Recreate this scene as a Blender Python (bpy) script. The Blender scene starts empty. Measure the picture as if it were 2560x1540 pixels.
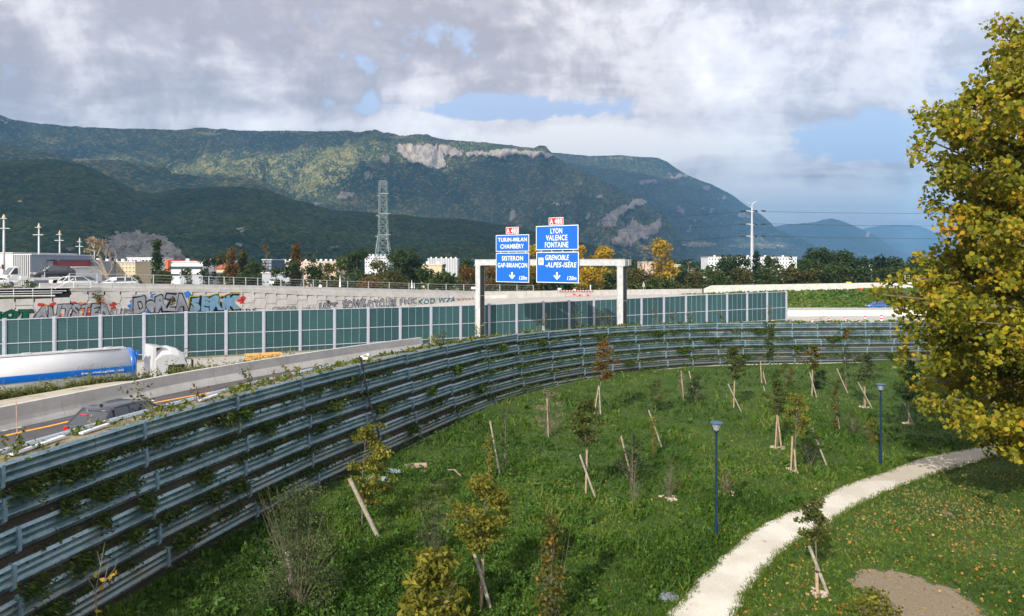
import bpy, math, random
import numpy as np
from mathutils import Vector, Matrix

rng = np.random.default_rng(7)
random.seed(7)
R = math.radians
F, CX, HY, CZ = 1707.0, 1280.0, 655.0, 11.3      # focal length (photo px), centre column, horizon row, camera height (m)

# ------------------------------------------------------------------ camera, world, sun, exposure
scene = bpy.context.scene
COL = scene.collection
cam_d = bpy.data.cameras.new('camera'); cam_d.sensor_width = 36; cam_d.lens = 24.0
cam_d.shift_y = -115 / 2560; cam_d.clip_start = 0.3; cam_d.clip_end = 60000
cam = bpy.data.objects.new('camera', cam_d); COL.objects.link(cam)
cam.location = (0, 0, CZ); cam.rotation_euler = (R(90), 0, 0)
scene.camera = cam
scene.view_settings.view_transform = 'Standard'; scene.view_settings.look = 'None'
scene.view_settings.exposure = 0.27; scene.view_settings.gamma = 1.0; scene.view_settings.use_curve_mapping = False
scene.render.engine = 'CYCLES'
cy = scene.cycles
cy.use_denoising = True; cy.max_bounces = 7; cy.diffuse_bounces = 3; cy.glossy_bounces = 3
cy.transmission_bounces = 4; cy.transparent_max_bounces = 8; cy.volume_bounces = 0; cy.sample_clamp_indirect = 6
cy.use_adaptive_sampling = True; cy.adaptive_threshold = 0.02

SUN_EL, SUN_DIR = R(31), Vector((-0.46, -0.89))   # towards the sun, over the left shoulder
SUN = Vector((SUN_DIR.x * math.cos(SUN_EL), SUN_DIR.y * math.cos(SUN_EL), math.sin(SUN_EL))).normalized()
sl = bpy.data.lights.new('sun', 'SUN'); sl.energy = 5.0; sl.angle = R(0.53); sl.color = (1.0, 0.93, 0.82)
so = bpy.data.objects.new('sun', sl); COL.objects.link(so)
so.rotation_euler = SUN.to_track_quat('Z', 'Y').to_euler(); so.location = (-60, -80, 90)

world = bpy.data.worlds.new('World'); scene.world = world; world.use_nodes = True
nt = world.node_tree; nt.nodes.clear()
class NT:
    """tiny node-tree helper"""
    def __init__(s, t): s.t = t
    def n(s, kind, _in=None, **kw):
        nd = s.t.nodes.new(kind)
        for k, v in kw.items(): setattr(nd, k, v)
        for k, v in (_in or {}).items():
            sock = nd.inputs[k]
            if isinstance(v, bpy.types.NodeSocket): s.t.links.new(v, sock)
            else: sock.default_value = v
        return nd
    def math(s, op, a, b=0.0, c=None, clamp=False):
        i = {0: a, 1: b}
        if c is not None: i[2] = c
        return s.n('ShaderNodeMath', i, operation=op, use_clamp=clamp).outputs[0]
    def mix(s, fac, a, b, blend='MIX'):
        nd = s.n('ShaderNodeMix', None, data_type='RGBA', blend_type=blend)
        for k, v in ((0, fac), (6, a), (7, b)):
            if isinstance(v, bpy.types.NodeSocket): s.t.links.new(v, nd.inputs[k])
            else: nd.inputs[k].default_value = v if k == 0 else (*v[:3], 1)
        return nd.outputs[2]
    def ramp(s, fac, stops, interp='LINEAR'):
        nd = s.n('ShaderNodeValToRGB', {0: fac}); r = nd.color_ramp; r.interpolation = interp
        while len(r.elements) > 1: r.elements.remove(r.elements[-1])
        r.elements[0].position = stops[0][0]; r.elements[0].color = (*stops[0][1], 1)
        for p, c in stops[1:]:
            e = r.elements.new(p); e.color = (*c, 1)
        return nd.outputs[0]
    def rng(s, v, a, b, c=0.0, d=1.0, smooth=True):
        return s.n('ShaderNodeMapRange', {0: v, 1: a, 2: b, 3: c, 4: d}, interpolation_type='SMOOTHSTEP' if smooth else 'LINEAR').outputs[0]
    def noise(s, vec, scale, detail=4, rough=0.55, dist=0.0, out=0, dims='3D'):
        i = {'Scale': scale, 'Detail': detail, 'Roughness': rough, 'Distortion': dist}
        if vec is not None: i['Vector'] = vec
        return s.n('ShaderNodeTexNoise', i, noise_dimensions=dims).outputs[out]
W = NT(nt)
sky = W.n('ShaderNodeTexSky', sky_type='NISHITA', sun_disc=False)
sky.sun_elevation = SUN_EL; sky.sun_rotation = math.atan2(SUN_DIR.x, SUN_DIR.y)
sky.altitude = 250; sky.air_density = 1.0; sky.dust_density = 1.2; sky.ozone_density = 1.2
tc = W.n('ShaderNodeTexCoord').outputs['Generated']
sp = W.n('ShaderNodeSeparateXYZ', {0: tc})
X, Y, Z = sp.outputs
ay = W.math('MAXIMUM', W.math('ABSOLUTE', Y), 0.08)
zz = W.math('ADD', W.math('MAXIMUM', Z, 0.0), 0.10)
u = W.math('DIVIDE', X, zz); v = W.math('DIVIDE', Y, zz)
flat = W.n('ShaderNodeCombineXYZ', {0: W.math('MULTIPLY', u, 0.62), 1: v, 2: 3.7}).outputs[0]
n_cov = W.noise(flat, 0.62, 9, 0.56, 0.25)                      # where there is cloud
n_big = W.noise(W.n('ShaderNodeVectorMath', {0: flat, 1: (11.3, 4.1, 0)}, operation='ADD').outputs[0], 0.55, 7, 0.55, 0.3)
n_puf = W.noise(tc, 9.0, 8, 0.6, 0.35)                           # cumulus puffs low over the mountains
tx = W.math('DIVIDE', X, ay); tz = W.math('DIVIDE', Z, ay)
def blob(cx, cz, rx, rz):                                        # soft hole / bank in the cloud cover, 1 in the middle
    a = W.math('DIVIDE', W.math('SUBTRACT', tx, cx), rx); b = W.math('DIVIDE', W.math('SUBTRACT', tz, cz), rz)
    d = W.math('ADD', W.math('MULTIPLY', a, a), W.math('MULTIPLY', b, b))
    g = W.math('GREATER_THAN', Y, 0.0)
    return W.math('MULTIPLY', W.math('POWER', 2.718, W.math('MULTIPLY', d, -1.0)), g)
gaps = W.math('ADD', W.math('MULTIPLY', blob(-0.02, 0.222, 0.20, 0.020), 0.42), W.math('MULTIPLY', blob(0.50, 0.172, 0.13, 0.042), 0.40))
gaps = W.math('ADD', gaps, W.math('MULTIPLY', blob(0.62, 0.23, 0.10, 0.04), 0.20))
banks = W.math('ADD', W.math('MULTIPLY', blob(0.16, 0.17, 0.22, 0.028), 0.38), W.math('MULTIPLY', blob(0.50, 0.085, 0.24, 0.036), 0.50))
banks = W.math('ADD', banks, W.math('MULTIPLY', blob(-0.30, 0.205, 0.16, 0.016), 0.16))
n_fin = W.noise(tc, 26.0, 6, 0.62, 0.2)
puff = W.math('ADD', W.math('MULTIPLY', W.math('SUBTRACT', n_puf, 0.5), 0.95), W.math('MULTIPLY', W.math('SUBTRACT', n_fin, 0.5), 0.28))
cov = W.math('ADD', W.math('SUBTRACT', W.math('ADD', n_cov, 0.205), gaps), W.math('ADD', W.math('MULTIPLY', banks, 0.6), puff))
cover = W.rng(cov, 0.435, 0.555)
n_med = W.noise(flat, 2.6, 8, 0.62, 0.5)
n_big = W.math('ADD', n_big, W.math('MULTIPLY', W.math('SUBTRACT', n_med, 0.5), 0.55))
lum = W.math('ADD', W.math('ADD', n_big, W.math('MULTIPLY', banks, 0.85)), W.math('MULTIPLY', puff, 1.05))
cloud = W.ramp(W.rng(lum, 0.30, 0.78, smooth=False), [(0.0, (5.9, 5.75, 6.3)), (0.25, (7.6, 7.4, 7.9)), (0.5, (10.8, 10.6, 10.9)), (0.78, (12.9, 12.8, 12.8)), (1.0, (14.6, 14.5, 14.2))])
skyb = W.mix(0.75, sky.outputs[0], (8.0, 9.4, 12.6))
col = W.mix(cover, skyb, W.mix(1.0, cloud, (.97, .93, .92), 'MULTIPLY'))
bg = W.n('ShaderNodeBackground', {0: col, 1: 0.1})
wo = W.n('ShaderNodeOutputWorld', {0: bg.outputs[0]})

# ------------------------------------------------------------------ numpy noise
def _h(ix, iy, iz, seed):
    h = (ix * 374761393 + iy * 668265263 + iz * 2147483647 + seed * 974634777) & 0xffffffff
    h = ((h ^ (h >> 13)) * 1274126177) & 0xffffffff
    return ((h ^ (h >> 16)) & 0xffff) / 65535.0
def vnoise(x, y, z=0.0, seed=0):
    x = np.asarray(x, float); y = np.asarray(y, float); z = np.zeros_like(x) + z
    ix, iy, iz = (np.floor(a).astype(np.int64) for a in (x, y, z))
    fx, fy, fz = x - ix, y - iy, z - iz
    fx, fy, fz = (a * a * (3 - 2 * a) for a in (fx, fy, fz))
    r = 0
    for dx in (0, 1):
        for dy in (0, 1):
            for dz in (0, 1):
                r = r + _h(ix + dx, iy + dy, iz + dz, seed) * (fx if dx else 1 - fx) * (fy if dy else 1 - fy) * (fz if dz else 1 - fz)
    return r
def fbm(x, y, z=0.0, octv=4, seed=0, gain=0.5):
    s, a, t = 0, 1.0, 0
    for k in range(octv):
        s = s + a * vnoise(np.asarray(x) * 2 ** k, np.asarray(y) * 2 ** k, np.asarray(z) * 2 ** k, seed + k); t += a; a *= gain
    return s / t

# ------------------------------------------------------------------ object helpers
def tag(o, label=None, cat=None, group=None, kind=None):
    if label: o['label'] = label
    if cat: o['category'] = cat
    if group: o['group'] = group
    if kind: o['kind'] = kind
    return o
def thing(name, label, cat, loc=(0, 0, 0), rz=0, group=None):
    o = bpy.data.objects.new(name, None); COL.objects.link(o)
    o.location = loc; o.rotation_euler = (0, 0, rz); o.empty_display_size = 0.2
    return tag(o, label, cat, group)
def link(name, me, parent=None, world=False):
    o = bpy.data.objects.new(name, me); COL.objects.link(o)
    if parent is not None:
        o.parent = parent
        if world: o.location = -Vector(parent.location)
    return o
def npmesh(name, verts, faces, mat, smooth=False, attrs=None):
    """verts (n,3), faces (m,k) arrays -> mesh"""
    verts = np.asarray(verts, np.float32); faces = np.asarray(faces, np.int32)
    me = bpy.data.meshes.new(name); k = faces.shape[1]
    me.vertices.add(len(verts)); me.vertices.foreach_set('co', verts.ravel())
    me.loops.add(faces.size); me.loops.foreach_set('vertex_index', faces.ravel())
    me.polygons.add(len(faces)); me.polygons.foreach_set('loop_start', np.arange(0, faces.size, k, dtype=np.int32))
    if smooth: me.polygons.foreach_set('use_smooth', np.ones(len(faces), bool))
    for an, av in (attrs or {}).items():
        a = me.attributes.new(an, 'FLOAT', 'POINT'); a.data.foreach_set('value', np.asarray(av, np.float32).ravel())
    me.update(calc_edges=True); me.validate()
    if mat: me.materials.append(mat)
    return me
class MB:
    """collects primitives into one mesh"""
    def __init__(s): s.v = []; s.f = []; s.m = []; s.mi = 0
    def quad(s, a, b, c, d): s.poly([a, b, c, d])
    def poly(s, ps):
        i = len(s.v); s.v += [tuple(p) for p in ps]; s.f.append(list(range(i, i + len(ps)))); s.m.append(s.mi)
    def box(s, c, d, rz=0, rot=None):
        M = rot if rot is not None else Matrix.Rotation(rz, 3, 'Z')
        i = len(s.v); c = Vector(c)
        for sx in (-.5, .5):
            for sy in (-.5, .5):
                for sz in (-.5, .5): s.v.append(tuple(c + M @ Vector((sx * d[0], sy * d[1], sz * d[2]))))
        for f in ((0, 1, 3, 2), (4, 6, 7, 5), (0, 4, 5, 1), (2, 3, 7, 6), (0, 2, 6, 4), (1, 5, 7, 3)):
            s.f.append([i + k for k in f]); s.m.append(s.mi)
    def tube(s, pts, rad, n=6, cap=True):
        pts = [Vector(p) for p in pts]; rad = rad if hasattr(rad, '__len__') else [rad] * len(pts)
        i0 = len(s.v); up = Vector((0, 0, 1))
        for k, p in enumerate(pts):
            t = (pts[min(k + 1, len(pts) - 1)] - pts[max(k - 1, 0)]).normalized()
            a = t.cross(up)
            if a.length < .05: a = t.cross(Vector((0, 1, 0)))
            a.normalize(); b = t.cross(a)
            for j in range(n):
                q = 2 * math.pi * j / n
                s.v.append(tuple(p + (a * math.cos(q) + b * math.sin(q)) * rad[k]))
        for k in range(len(pts) - 1):
            for j in range(n):
                a = i0 + k * n + j; b = i0 + k * n + (j + 1) % n
                s.f.append([a, b, b + n, a + n]); s.m.append(s.mi)
        if cap:
            s.f.append([i0 + j for j in range(n)][::-1]); s.m.append(s.mi)
            s.f.append([i0 + (len(pts) - 1) * n + j for j in range(n)]); s.m.append(s.mi)
    def prism(s, poly, h0, h1, M=None):
        """poly in (x,z) extruded along y from h0 to h1, then M"""
        M = M or Matrix.Identity(4); n = len(poly); i = len(s.v)
        for y in (h0, h1):
            for p in poly: s.v.append(tuple(M @ Vector((p[0], y, p[1]))))
        s.f.append([i + k for k in range(n)]); s.m.append(s.mi)
        s.f.append([i + n + k for k in range(n)][::-1]); s.m.append(s.mi)
        for k in range(n):
            a, b = i + k, i + (k + 1) % n
            s.f.append([a, a + n, b + n, b]); s.m.append(s.mi)
    def mesh(s, name, mats, smooth=False, fix=False):
        me = bpy.data.meshes.new(name); me.from_pydata(s.v, [], s.f)
        for m in (mats if isinstance(mats, (list, tuple)) else [mats]): me.materials.append(m)
        me.polygons.foreach_set('material_index', s.m)
        if smooth: me.polygons.foreach_set('use_smooth', [True] * len(s.f))
        me.update()
        if fix:
            import bmesh
            bm = bmesh.new(); bm.from_mesh(me); bmesh.ops.remove_doubles(bm, verts=bm.verts, dist=1e-5)
            bmesh.ops.recalc_face_normals(bm, faces=bm.faces); bm.to_mesh(me); bm.free()
        return me
    def obj(s, name, mats, parent=None, world=False, smooth=False, fix=False):
        return link(name, s.mesh(name, mats, smooth, fix), parent, world)
def copytree(o, parent=None):
    c = o.copy(); COL.objects.link(c)
    if parent is not None: c.parent = parent
    for ch in list(o.children): copytree(ch, c)
    return c
def P(px, py, d): return Vector(((px - CX) / F * d, d, CZ - (py - HY) / F * d))
def G(px, py, z=0.0):
    d = (CZ - z) * F / (py - HY); return Vector(((px - CX) / F * d, d, z))
def lerp(x, xs, ys): return float(np.interp(x, xs, ys))

# ------------------------------------------------------------------ materials
MATS = {}
def new_mat(name):
    m = bpy.data.materials.new(name); m.use_nodes = True; m.node_tree.nodes.clear(); MATS[name] = m
    return m, NT(m.node_tree)
def finish(T, bsdf, disp=None):
    o = T.n('ShaderNodeOutputMaterial', {0: bsdf})
def bump(T, h, strength=0.3, dist=0.05):
    return T.n('ShaderNodeBump', {'Height': h, 'Strength': strength, 'Distance': dist}).outputs[0]
def plain(name, col, rough=0.6, metal=0.0, var=0.12, scale=4.0, bstr=0.0, bdist=0.01, spec=0.4, coat=0.0, dirt=None, emit=None):
    """solid colour with mottling, optional grime and bump"""
    m, T = new_mat(name)
    tcn = T.n('ShaderNodeTexCoord').outputs['Object']
    n1 = T.noise(tcn, scale, 6, 0.6)
    c = T.mix(T.rng(n1, 0.3, 0.7), [x * (1 - var) for x in col], [min(1, x * (1 + var)) for x in col])
    if dirt:
        n2 = T.noise(tcn, scale * 0.35, 8, 0.7, 0.6)
        c = T.mix(T.math('MULTIPLY', T.rng(n2, 0.5, 0.75), dirt[1]), c, dirt[0])
    i = {'Base Color': c, 'Roughness': rough, 'Metallic': metal, 'Specular IOR Level': spec, 'Coat Weight': coat}
    if bstr: i['Normal'] = bump(T, T.noise(tcn, scale * 6, 5, 0.65), bstr, bdist)
    if emit: i['Emission Color'] = (*emit[0], 1); i['Emission Strength'] = emit[1]
    b = T.n('ShaderNodeBsdfPrincipled', i)
    finish(T, b.outputs[0]); return m
def leafmat(name, stops, trans=0.35, rough=0.55):
    """leaf colour picked by the per-leaf 'tint' attribute"""
    m, T = new_mat(name)
    t = T.n('ShaderNodeAttribute', attribute_name='tint').outputs['Fac']
    c = T.ramp(t, stops)
    b = T.n('ShaderNodeBsdfPrincipled', {'Base Color': c, 'Roughness': rough, 'Specular IOR Level': 0.25})
    tr = T.n('ShaderNodeBsdfTranslucent', {'Color': T.mix(1.0, c, (1.0, 1.05, 0.55), 'MULTIPLY')})
    mx = T.n('ShaderNodeMixShader', {0: trans, 1: b.outputs[0], 2: tr.outputs[0]})
    finish(T, mx.outputs[0]); return m

# ------------------------------------------------------------------ leaves
def leaves(pts, size, tint, flat=0.0, aspect=1.6, droop=None, cup=0.25):
    """one folded four-point leaf per point -> verts, faces, tint per vertex"""
    n = len(pts); size = np.broadcast_to(size, n)
    a = rng.normal(size=(n, 3)); a[:, 2] *= (1 - flat) * 0.8 + 0.1
    if droop is not None: a += droop
    a /= np.linalg.norm(a, axis=1)[:, None]
    r = rng.normal(size=(n, 3)); r[:, 2] *= (1 - flat) * 0.8 + 0.1
    b = np.cross(a, r); b /= np.linalg.norm(b, axis=1)[:, None] + 1e-9
    b = np.cross(b, a) if False else b
    nn = np.cross(a, b)
    L = (size * aspect * .5)[:, None]; Wd = (size * .5)[:, None]
    v = np.stack([pts - a * L, pts + b * Wd + nn * Wd * cup - a * L * .1, pts + a * L, pts - b * Wd + nn * Wd * cup - a * L * .1], 1).reshape(-1, 3)
    f = np.arange(4 * n).reshape(n, 4)
    return v, f, np.repeat(tint, 4)
def blades(pts, h, w, tint, lean=0.5, dirs=None):
    """one triangle blade per point"""
    n = len(pts); an = rng.uniform(0, 2 * np.pi, n)
    if dirs is not None: an = dirs
    ln = rng.normal(0, lean, n); h = np.broadcast_to(h, n); w = np.broadcast_to(w, n)
    px, py = np.cos(an), np.sin(an); q = rng.uniform(0, 2 * np.pi, n)
    z = np.zeros(n)
    b0 = pts + np.stack([-py * w / 2, px * w / 2, z], 1); b1 = pts - np.stack([-py * w / 2, px * w / 2, z], 1)
    tip = pts + np.stack([np.cos(q) * h * ln, np.sin(q) * h * ln, h], 1)
    v = np.stack([b0, b1, tip], 1).reshape(-1, 3)
    return v, np.arange(3 * n).reshape(n, 3), np.repeat(tint, 3)
def merge(parts):
    V, Fc, T = [], [], []; o = 0
    for v, f, t in parts: V.append(v); Fc.append(f + o); T.append(t); o += len(v)
    return np.concatenate(V), np.concatenate(Fc), np.concatenate(T)
def inball(n, c, r, shell=0.5):
    d = rng.normal(size=(n, 3)); d /= np.linalg.norm(d, axis=1)[:, None]
    rr = rng.uniform(shell ** 3, 1, n) ** (1 / 3)
    return np.asarray(c) + d * rr[:, None] * np.asarray(r)
# ------------------------------------------------------------------ curves of the place
def dense(ctrl, n=12):
    """Catmull-Rom through ctrl points (any dimension)"""
    c = [np.asarray(p, float) for p in ctrl]; c = [2 * c[0] - c[1]] + c + [2 * c[-1] - c[-2]]; out = []
    for i in range(1, len(c) - 2):
        for k in range(n):
            t = k / n; a, b, cc, d = c[i - 1], c[i], c[i + 1], c[i + 2]
            out.append(.5 * ((2 * b) + (cc - a) * t + (2 * a - 5 * b + 4 * cc - d) * t * t + (3 * b - a - 3 * cc + d) * t ** 3))
    out.append(c[-2]); return np.array(out)
def smooth(a, k=9, it=3):
    for _ in range(it):
        p = np.concatenate([np.repeat(a[:1], k, 0), a, np.repeat(a[-1:], k, 0)])
        s = np.stack([np.convolve(p[:, j], np.ones(2 * k + 1) / (2 * k + 1), 'valid') for j in range(a.shape[1])], 1)
        s[0], s[-1] = a[0], a[-1]; a = s
    return a
WT = [(-16.6, -10, 5.6), (-16.3, 0, 5.6), (-15.9, 7, 5.56), (-15.3, 14, 5.55), (-14.6, 19.5, 5.55), (-13.6, 24, 5.55), (-12.1, 29.2, 5.55),
      (-10.9, 33.2, 5.55), (-8.7, 38.6, 5.55), (-4.7, 49, 5.35), (-.97, 57, 5.1), (3.6, 63.4, 4.88), (8.85, 68.7, 4.7), (19.7, 75.4, 4.5), (31.7, 77.2, 4.42),
      (47.1, 78.8, 4.4), (70, 80, 4.4), (100, 80, 4.4)]
wall_top = smooth(dense(WT, 14), 6, 2)
seg = np.linalg.norm(np.diff(wall_top[:, :2], axis=0), axis=1); wall_s = np.concatenate([[0], np.cumsum(seg)])
def wt(s):                      # point on the wall's top edge and the unit vector out of its face, towards the lawn
    p = np.array([np.interp(s, wall_s, wall_top[:, j]) for j in range(3)])
    q = np.array([np.interp(s + .4, wall_s, wall_top[:, j]) for j in range(3)]) - np.array([np.interp(s - .4, wall_s, wall_top[:, j]) for j in range(3)])
    t = q[:2] / np.linalg.norm(q[:2]); return p, np.array([t[1], -t[0]])
wall_px = CX + F * wall_top[:, 0] / np.maximum(wall_top[:, 1], 2.0)
def s_at_px(px):
    m = wall_top[:, 1] > 14
    return float(np.interp(px, wall_px[m], wall_s[m]))
def off(s, o, z=None, dz=0.0):
    p, n = wt(s); q = p[:2] - n * o
    return Vector((q[0], q[1], (p[2] if z is None else z) + dz))
S0, S1 = 2.0, float(wall_s[-1]) - 1
NROW, PITCH, STEP, PH = 7, 0.92, 0.17, 0.68

# ------------------------------------------------------------------ setting materials
def ground_mat():
    m, T = new_mat('lawn_ground')
    g = T.n('ShaderNodeTexCoord').outputs['Object']
    dirt = T.n('ShaderNodeAttribute', attribute_name='dirt').outputs['Fac']
    n1 = T.noise(g, 0.35, 6, 0.6); n2 = T.noise(g, 3.0, 8, 0.7); n3 = T.noise(g, 14.0, 6, 0.7)
    grass = T.mix(T.rng(n1, 0.35, 0.65), (0.040, 0.078, 0.014), (0.080, 0.120, 0.026))
    grass = T.mix(T.rng(n2, 0.3, 0.8), grass, (0.030, 0.060, 0.010))
    grass = T.mix(T.math('MULTIPLY', T.rng(n3, 0.58, 0.72), 0.5), grass, (0.14, 0.12, 0.05))
    soil = T.mix(T.rng(n3, 0.3, 0.7), (0.15, 0.115, 0.075), (0.33, 0.27, 0.19))
    soil = T.mix(T.rng(n2, 0.35, 0.7), soil, (0.24, 0.19, 0.125))
    k = T.rng(T.math('ADD', dirt, T.math('MULTIPLY', T.math('SUBTRACT', n2, 0.5), 1.5)), 0.42, 0.58)
    c = T.mix(k, grass, soil)
    b = T.n('ShaderNodeBsdfPrincipled', {'Base Color': c, 'Roughness': 0.95, 'Specular IOR Level': 0.15, 'Normal': bump(T, T.math('ADD', n3, n2), 0.8, 0.06)})
    finish(T, b.outputs[0]); return m
def path_mat():
    m, T = new_mat('compacted_gravel')
    g = T.n('ShaderNodeTexCoord').outputs['Object']
    n1 = T.noise(g, 0.5, 6, 0.6); n2 = T.noise(g, 18, 8, 0.75); vo = T.n('ShaderNodeTexVoronoi', {'Vector': g, 'Scale': 22}).outputs[0]
    c = T.mix(T.rng(n1, 0.35, 0.65), (0.45, 0.41, 0.335), (0.61, 0.575, 0.50))
    c = T.mix(T.rng(n2, 0.35, 0.8), c, (0.66, 0.63, 0.56)); c = T.mix(T.math('MULTIPLY', T.rng(vo, 0.55, 0.2), 0.25), c, (0.36, 0.32, 0.26))
    far = T.rng(T.n('ShaderNodeSeparateXYZ', {0: g}).outputs[1], 34.6, 34.9)      # the older, browner stretch beyond the joint
    c = T.mix(T.math('MULTIPLY', far, 0.55), c, (0.40, 0.34, 0.25))
    b = T.n('ShaderNodeBsdfPrincipled', {'Base Color': c, 'Roughness': 0.95, 'Specular IOR Level': 0.15, 'Normal': bump(T, n2, 0.5, 0.03)})
    finish(T, b.outputs[0]); return m
def gravel_mat(name, a, b_, weed=0.5, sc=1.0):
    m, T = new_mat(name)
    g = T.n('ShaderNodeTexCoord').outputs['Object']
    n1 = T.noise(g, 0.5 * sc, 8, 0.65); n2 = T.noise(g, 16 * sc, 8, 0.75)
    c = T.mix(T.rng(n2, 0.3, 0.7), a, b_)
    c = T.mix(T.math('MULTIPLY', T.rng(n1, 0.55, 0.66), weed), c, (0.10, 0.125, 0.035))
    b = T.n('ShaderNodeBsdfPrincipled', {'Base Color': c, 'Roughness': 0.95, 'Specular IOR Level': 0.15, 'Normal': bump(T, n2, 0.6, 0.04)})
    finish(T, b.outputs[0]); return m
def galv_mat():
    m, T = new_mat('galvanised_steel')
    g = T.n('ShaderNodeTexCoord').outputs['Object']; gw = T.n('ShaderNodeNewGeometry').outputs['Position']
    vo = T.n('ShaderNodeTexVoronoi', {'Vector': gw, 'Scale': 16}).outputs[1]
    n1 = T.noise(gw, 1.3, 8, 0.65); n2 = T.noise(T.n('ShaderNodeMapping', {0: gw, 3: (9, 9, 0.8)}).outputs[0], 1.0, 6, 0.7)
    c = T.mix(T.rng(n1, 0.3, 0.7), (0.19, 0.29, 0.32), (0.35, 0.44, 0.47))
    c = T.mix(0.12, c, vo, 'OVERLAY')
    c = T.mix(T.math('MULTIPLY', T.rng(n2, 0.52, 0.74), 0.75), c, (0.11, 0.10, 0.075))
    z = T.n('ShaderNodeSeparateXYZ', {0: gw}).outputs[2]
    low = T.math('MULTIPLY', T.rng(z, 2.6, 0.6), T.rng(n1, 0.3, 0.6))            # earth splashed on the lowest rows
    c = T.mix(T.math('MULTIPLY', low, 0.7), c, (0.25, 0.22, 0.165))
    b = T.n('ShaderNodeBsdfPrincipled', {'Base Color': c, 'Roughness': T.rng(n1, 0.3, 0.7, 0.38, 0.6), 'Metallic': 0.88, 'Specular IOR Level': 0.5, 'Normal': bump(T, n1, 0.15, 0.03)})
    finish(T, b.outputs[0]); return m
def concrete(name, a, b_, sc=1.0, streak=0.35, dark=(0.10, 0.095, 0.08), rough=0.85):
    m, T = new_mat(name)
    g = T.n('ShaderNodeNewGeometry').outputs['Position']
    n1 = T.noise(g, 0.7 * sc, 8, 0.65); n2 = T.noise(g, 9 * sc, 6, 0.7)
    st = T.noise(T.n('ShaderNodeMapping', {0: g, 3: (2.2 * sc, 2.2 * sc, 0.22 * sc)}).outputs[0], 1.0, 8, 0.72)
    c = T.mix(T.rng(n1, 0.3, 0.7), a, b_); c = T.mix(T.math('MULTIPLY', T.rng(n2, 0.45, 0.75), 0.3), c, [x * .7 for x in a])
    c = T.mix(T.math('MULTIPLY', T.rng(st, 0.54, 0.74), streak), c, dark)
    b = T.n('ShaderNodeBsdfPrincipled', {'Base Color': c, 'Roughness': rough, 'Specular IOR Level': 0.25, 'Normal': bump(T, n2, 0.25, 0.02)})
    finish(T, b.outputs[0]); return m
M_lawn, M_path, M_galv = ground_mat(), path_mat(), galv_mat()
M_gravel = gravel_mat('verge_gravel', (0.34, 0.30, 0.235), (0.48, 0.435, 0.35), 0.75)
M_soil = gravel_mat('planting_soil', (0.022, 0.020, 0.014), (0.062, 0.055, 0.040), 0.6)
M_topsoil = gravel_mat('dry_soil', (0.17, 0.135, 0.085), (0.36, 0.31, 0.225), 0.6, 1.6)
M_field = gravel_mat('valley_ground', (0.12, 0.12, 0.06), (0.20, 0.18, 0.11), 0.8, 0.02)
M_bank = gravel_mat('bank_turf', (0.055, 0.10, 0.018), (0.095, 0.15, 0.03), 0.5, 0.5)
M_asph = concrete('asphalt', (0.075, 0.072, 0.078), (0.105, 0.10, 0.105), 1.0, 0.25, (0.04, 0.04, 0.042), 0.9)
M_pave = concrete('pale_road_surface', (0.36, 0.345, 0.31), (0.44, 0.42, 0.38), 0.6, 0.3, (0.24, 0.22, 0.19), 0.9)
M_conc = concrete('barrier_concrete', (0.42, 0.41, 0.385), (0.54, 0.525, 0.49), 1.0, 0.3, (0.20, 0.19, 0.17))
M_cpale = concrete('pale_concrete', (0.60, 0.575, 0.53), (0.74, 0.71, 0.66), 0.8, 0.4, (0.20, 0.18, 0.15))
M_white = plain('white_paint', (0.72, 0.73, 0.74), 0.45, var=0.06, dirt=((0.45, 0.43, 0.4), 0.3))
M_orange = plain('orange_marking', (0.80, 0.36, 0.03), 0.7, var=0.1, scale=3, dirt=((0.35, 0.2, 0.08), 0.4))
M_black = plain('black_rubber', (0.02, 0.02, 0.021), 0.8)
M_dark = plain('dark_metal', (0.05, 0.055, 0.06), 0.5, 0.3)
M_zinc = plain('zinc_steel', (0.50, 0.53, 0.55), 0.45, 0.35, var=0.12, scale=3, dirt=((0.28, 0.27, 0.25), 0.3))

def ribbon(name, rows, mat, parent=None, world=False, smooth_=False, kind='structure'):
    """rows: list of polylines of equal length -> a sheet"""
    n = len(rows[0]); V = np.array([tuple(p) for r in rows for p in r]); fs = []
    for i in range(len(rows) - 1):
        for j in range(n - 1):
            a = i * n + j; fs.append((a, a + 1, a + n + 1, a + n))
    o = link(name, npmesh(name, V, fs, mat, smooth_), parent, world)
    if parent is None and kind: o['kind'] = kind
    return o

# valley floor to the horizon
o = link('ground', npmesh('ground', [(-26000, -400, -0.6), (26000, -400, -0.6), (26000, 26000, -0.6), (-26000, 26000, -0.6)], [(0, 1, 2, 3)], M_field)); o['kind'] = 'structure'

# lawn with its bare patches
XA, XB, YA, YB, ST = -24.0, 92.0, 3.0, 84.0, 0.33
nx, ny = int((XB - XA) / ST), int((YB - YA) / ST)
gx, gy = np.meshgrid(np.linspace(XA, XB, nx), np.linspace(YA, YB, ny))
def inpoly(x, y, poly):
    x = np.asarray(x); r = np.zeros(x.shape, bool); n = len(poly)
    for i in range(n):
        x1, y1 = poly[i][:2]; x2, y2 = poly[(i + 1) % n][:2]
        if y1 == y2: continue
        c = ((y1 > y) != (y2 > y)) & (x < (x2 - x1) * (y - y1) / (y2 - y1) + x1); r ^= c
    return r
dirt_px = [(2110, 1438), (2187, 1428), (2273, 1441), (2359, 1471), (2445, 1509), (2500, 1550), (2300, 1600), (2239, 1552), (2187, 1507), (2140, 1468)]
dirt_polys = [[G(*p) for p in dirt_px]]
def lawn_z(x, y):
    z = 0.28 * (fbm(x * .09, y * .09, 0, 3, 5) - .5) + 0.10 * (fbm(x * .6, y * .6, 0, 3, 9) - .5)
    return z * np.clip((np.asarray(y) - 10) / 10, .3, 1)
lz = lawn_z(gx, gy)
dirt = np.zeros_like(gx)
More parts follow.
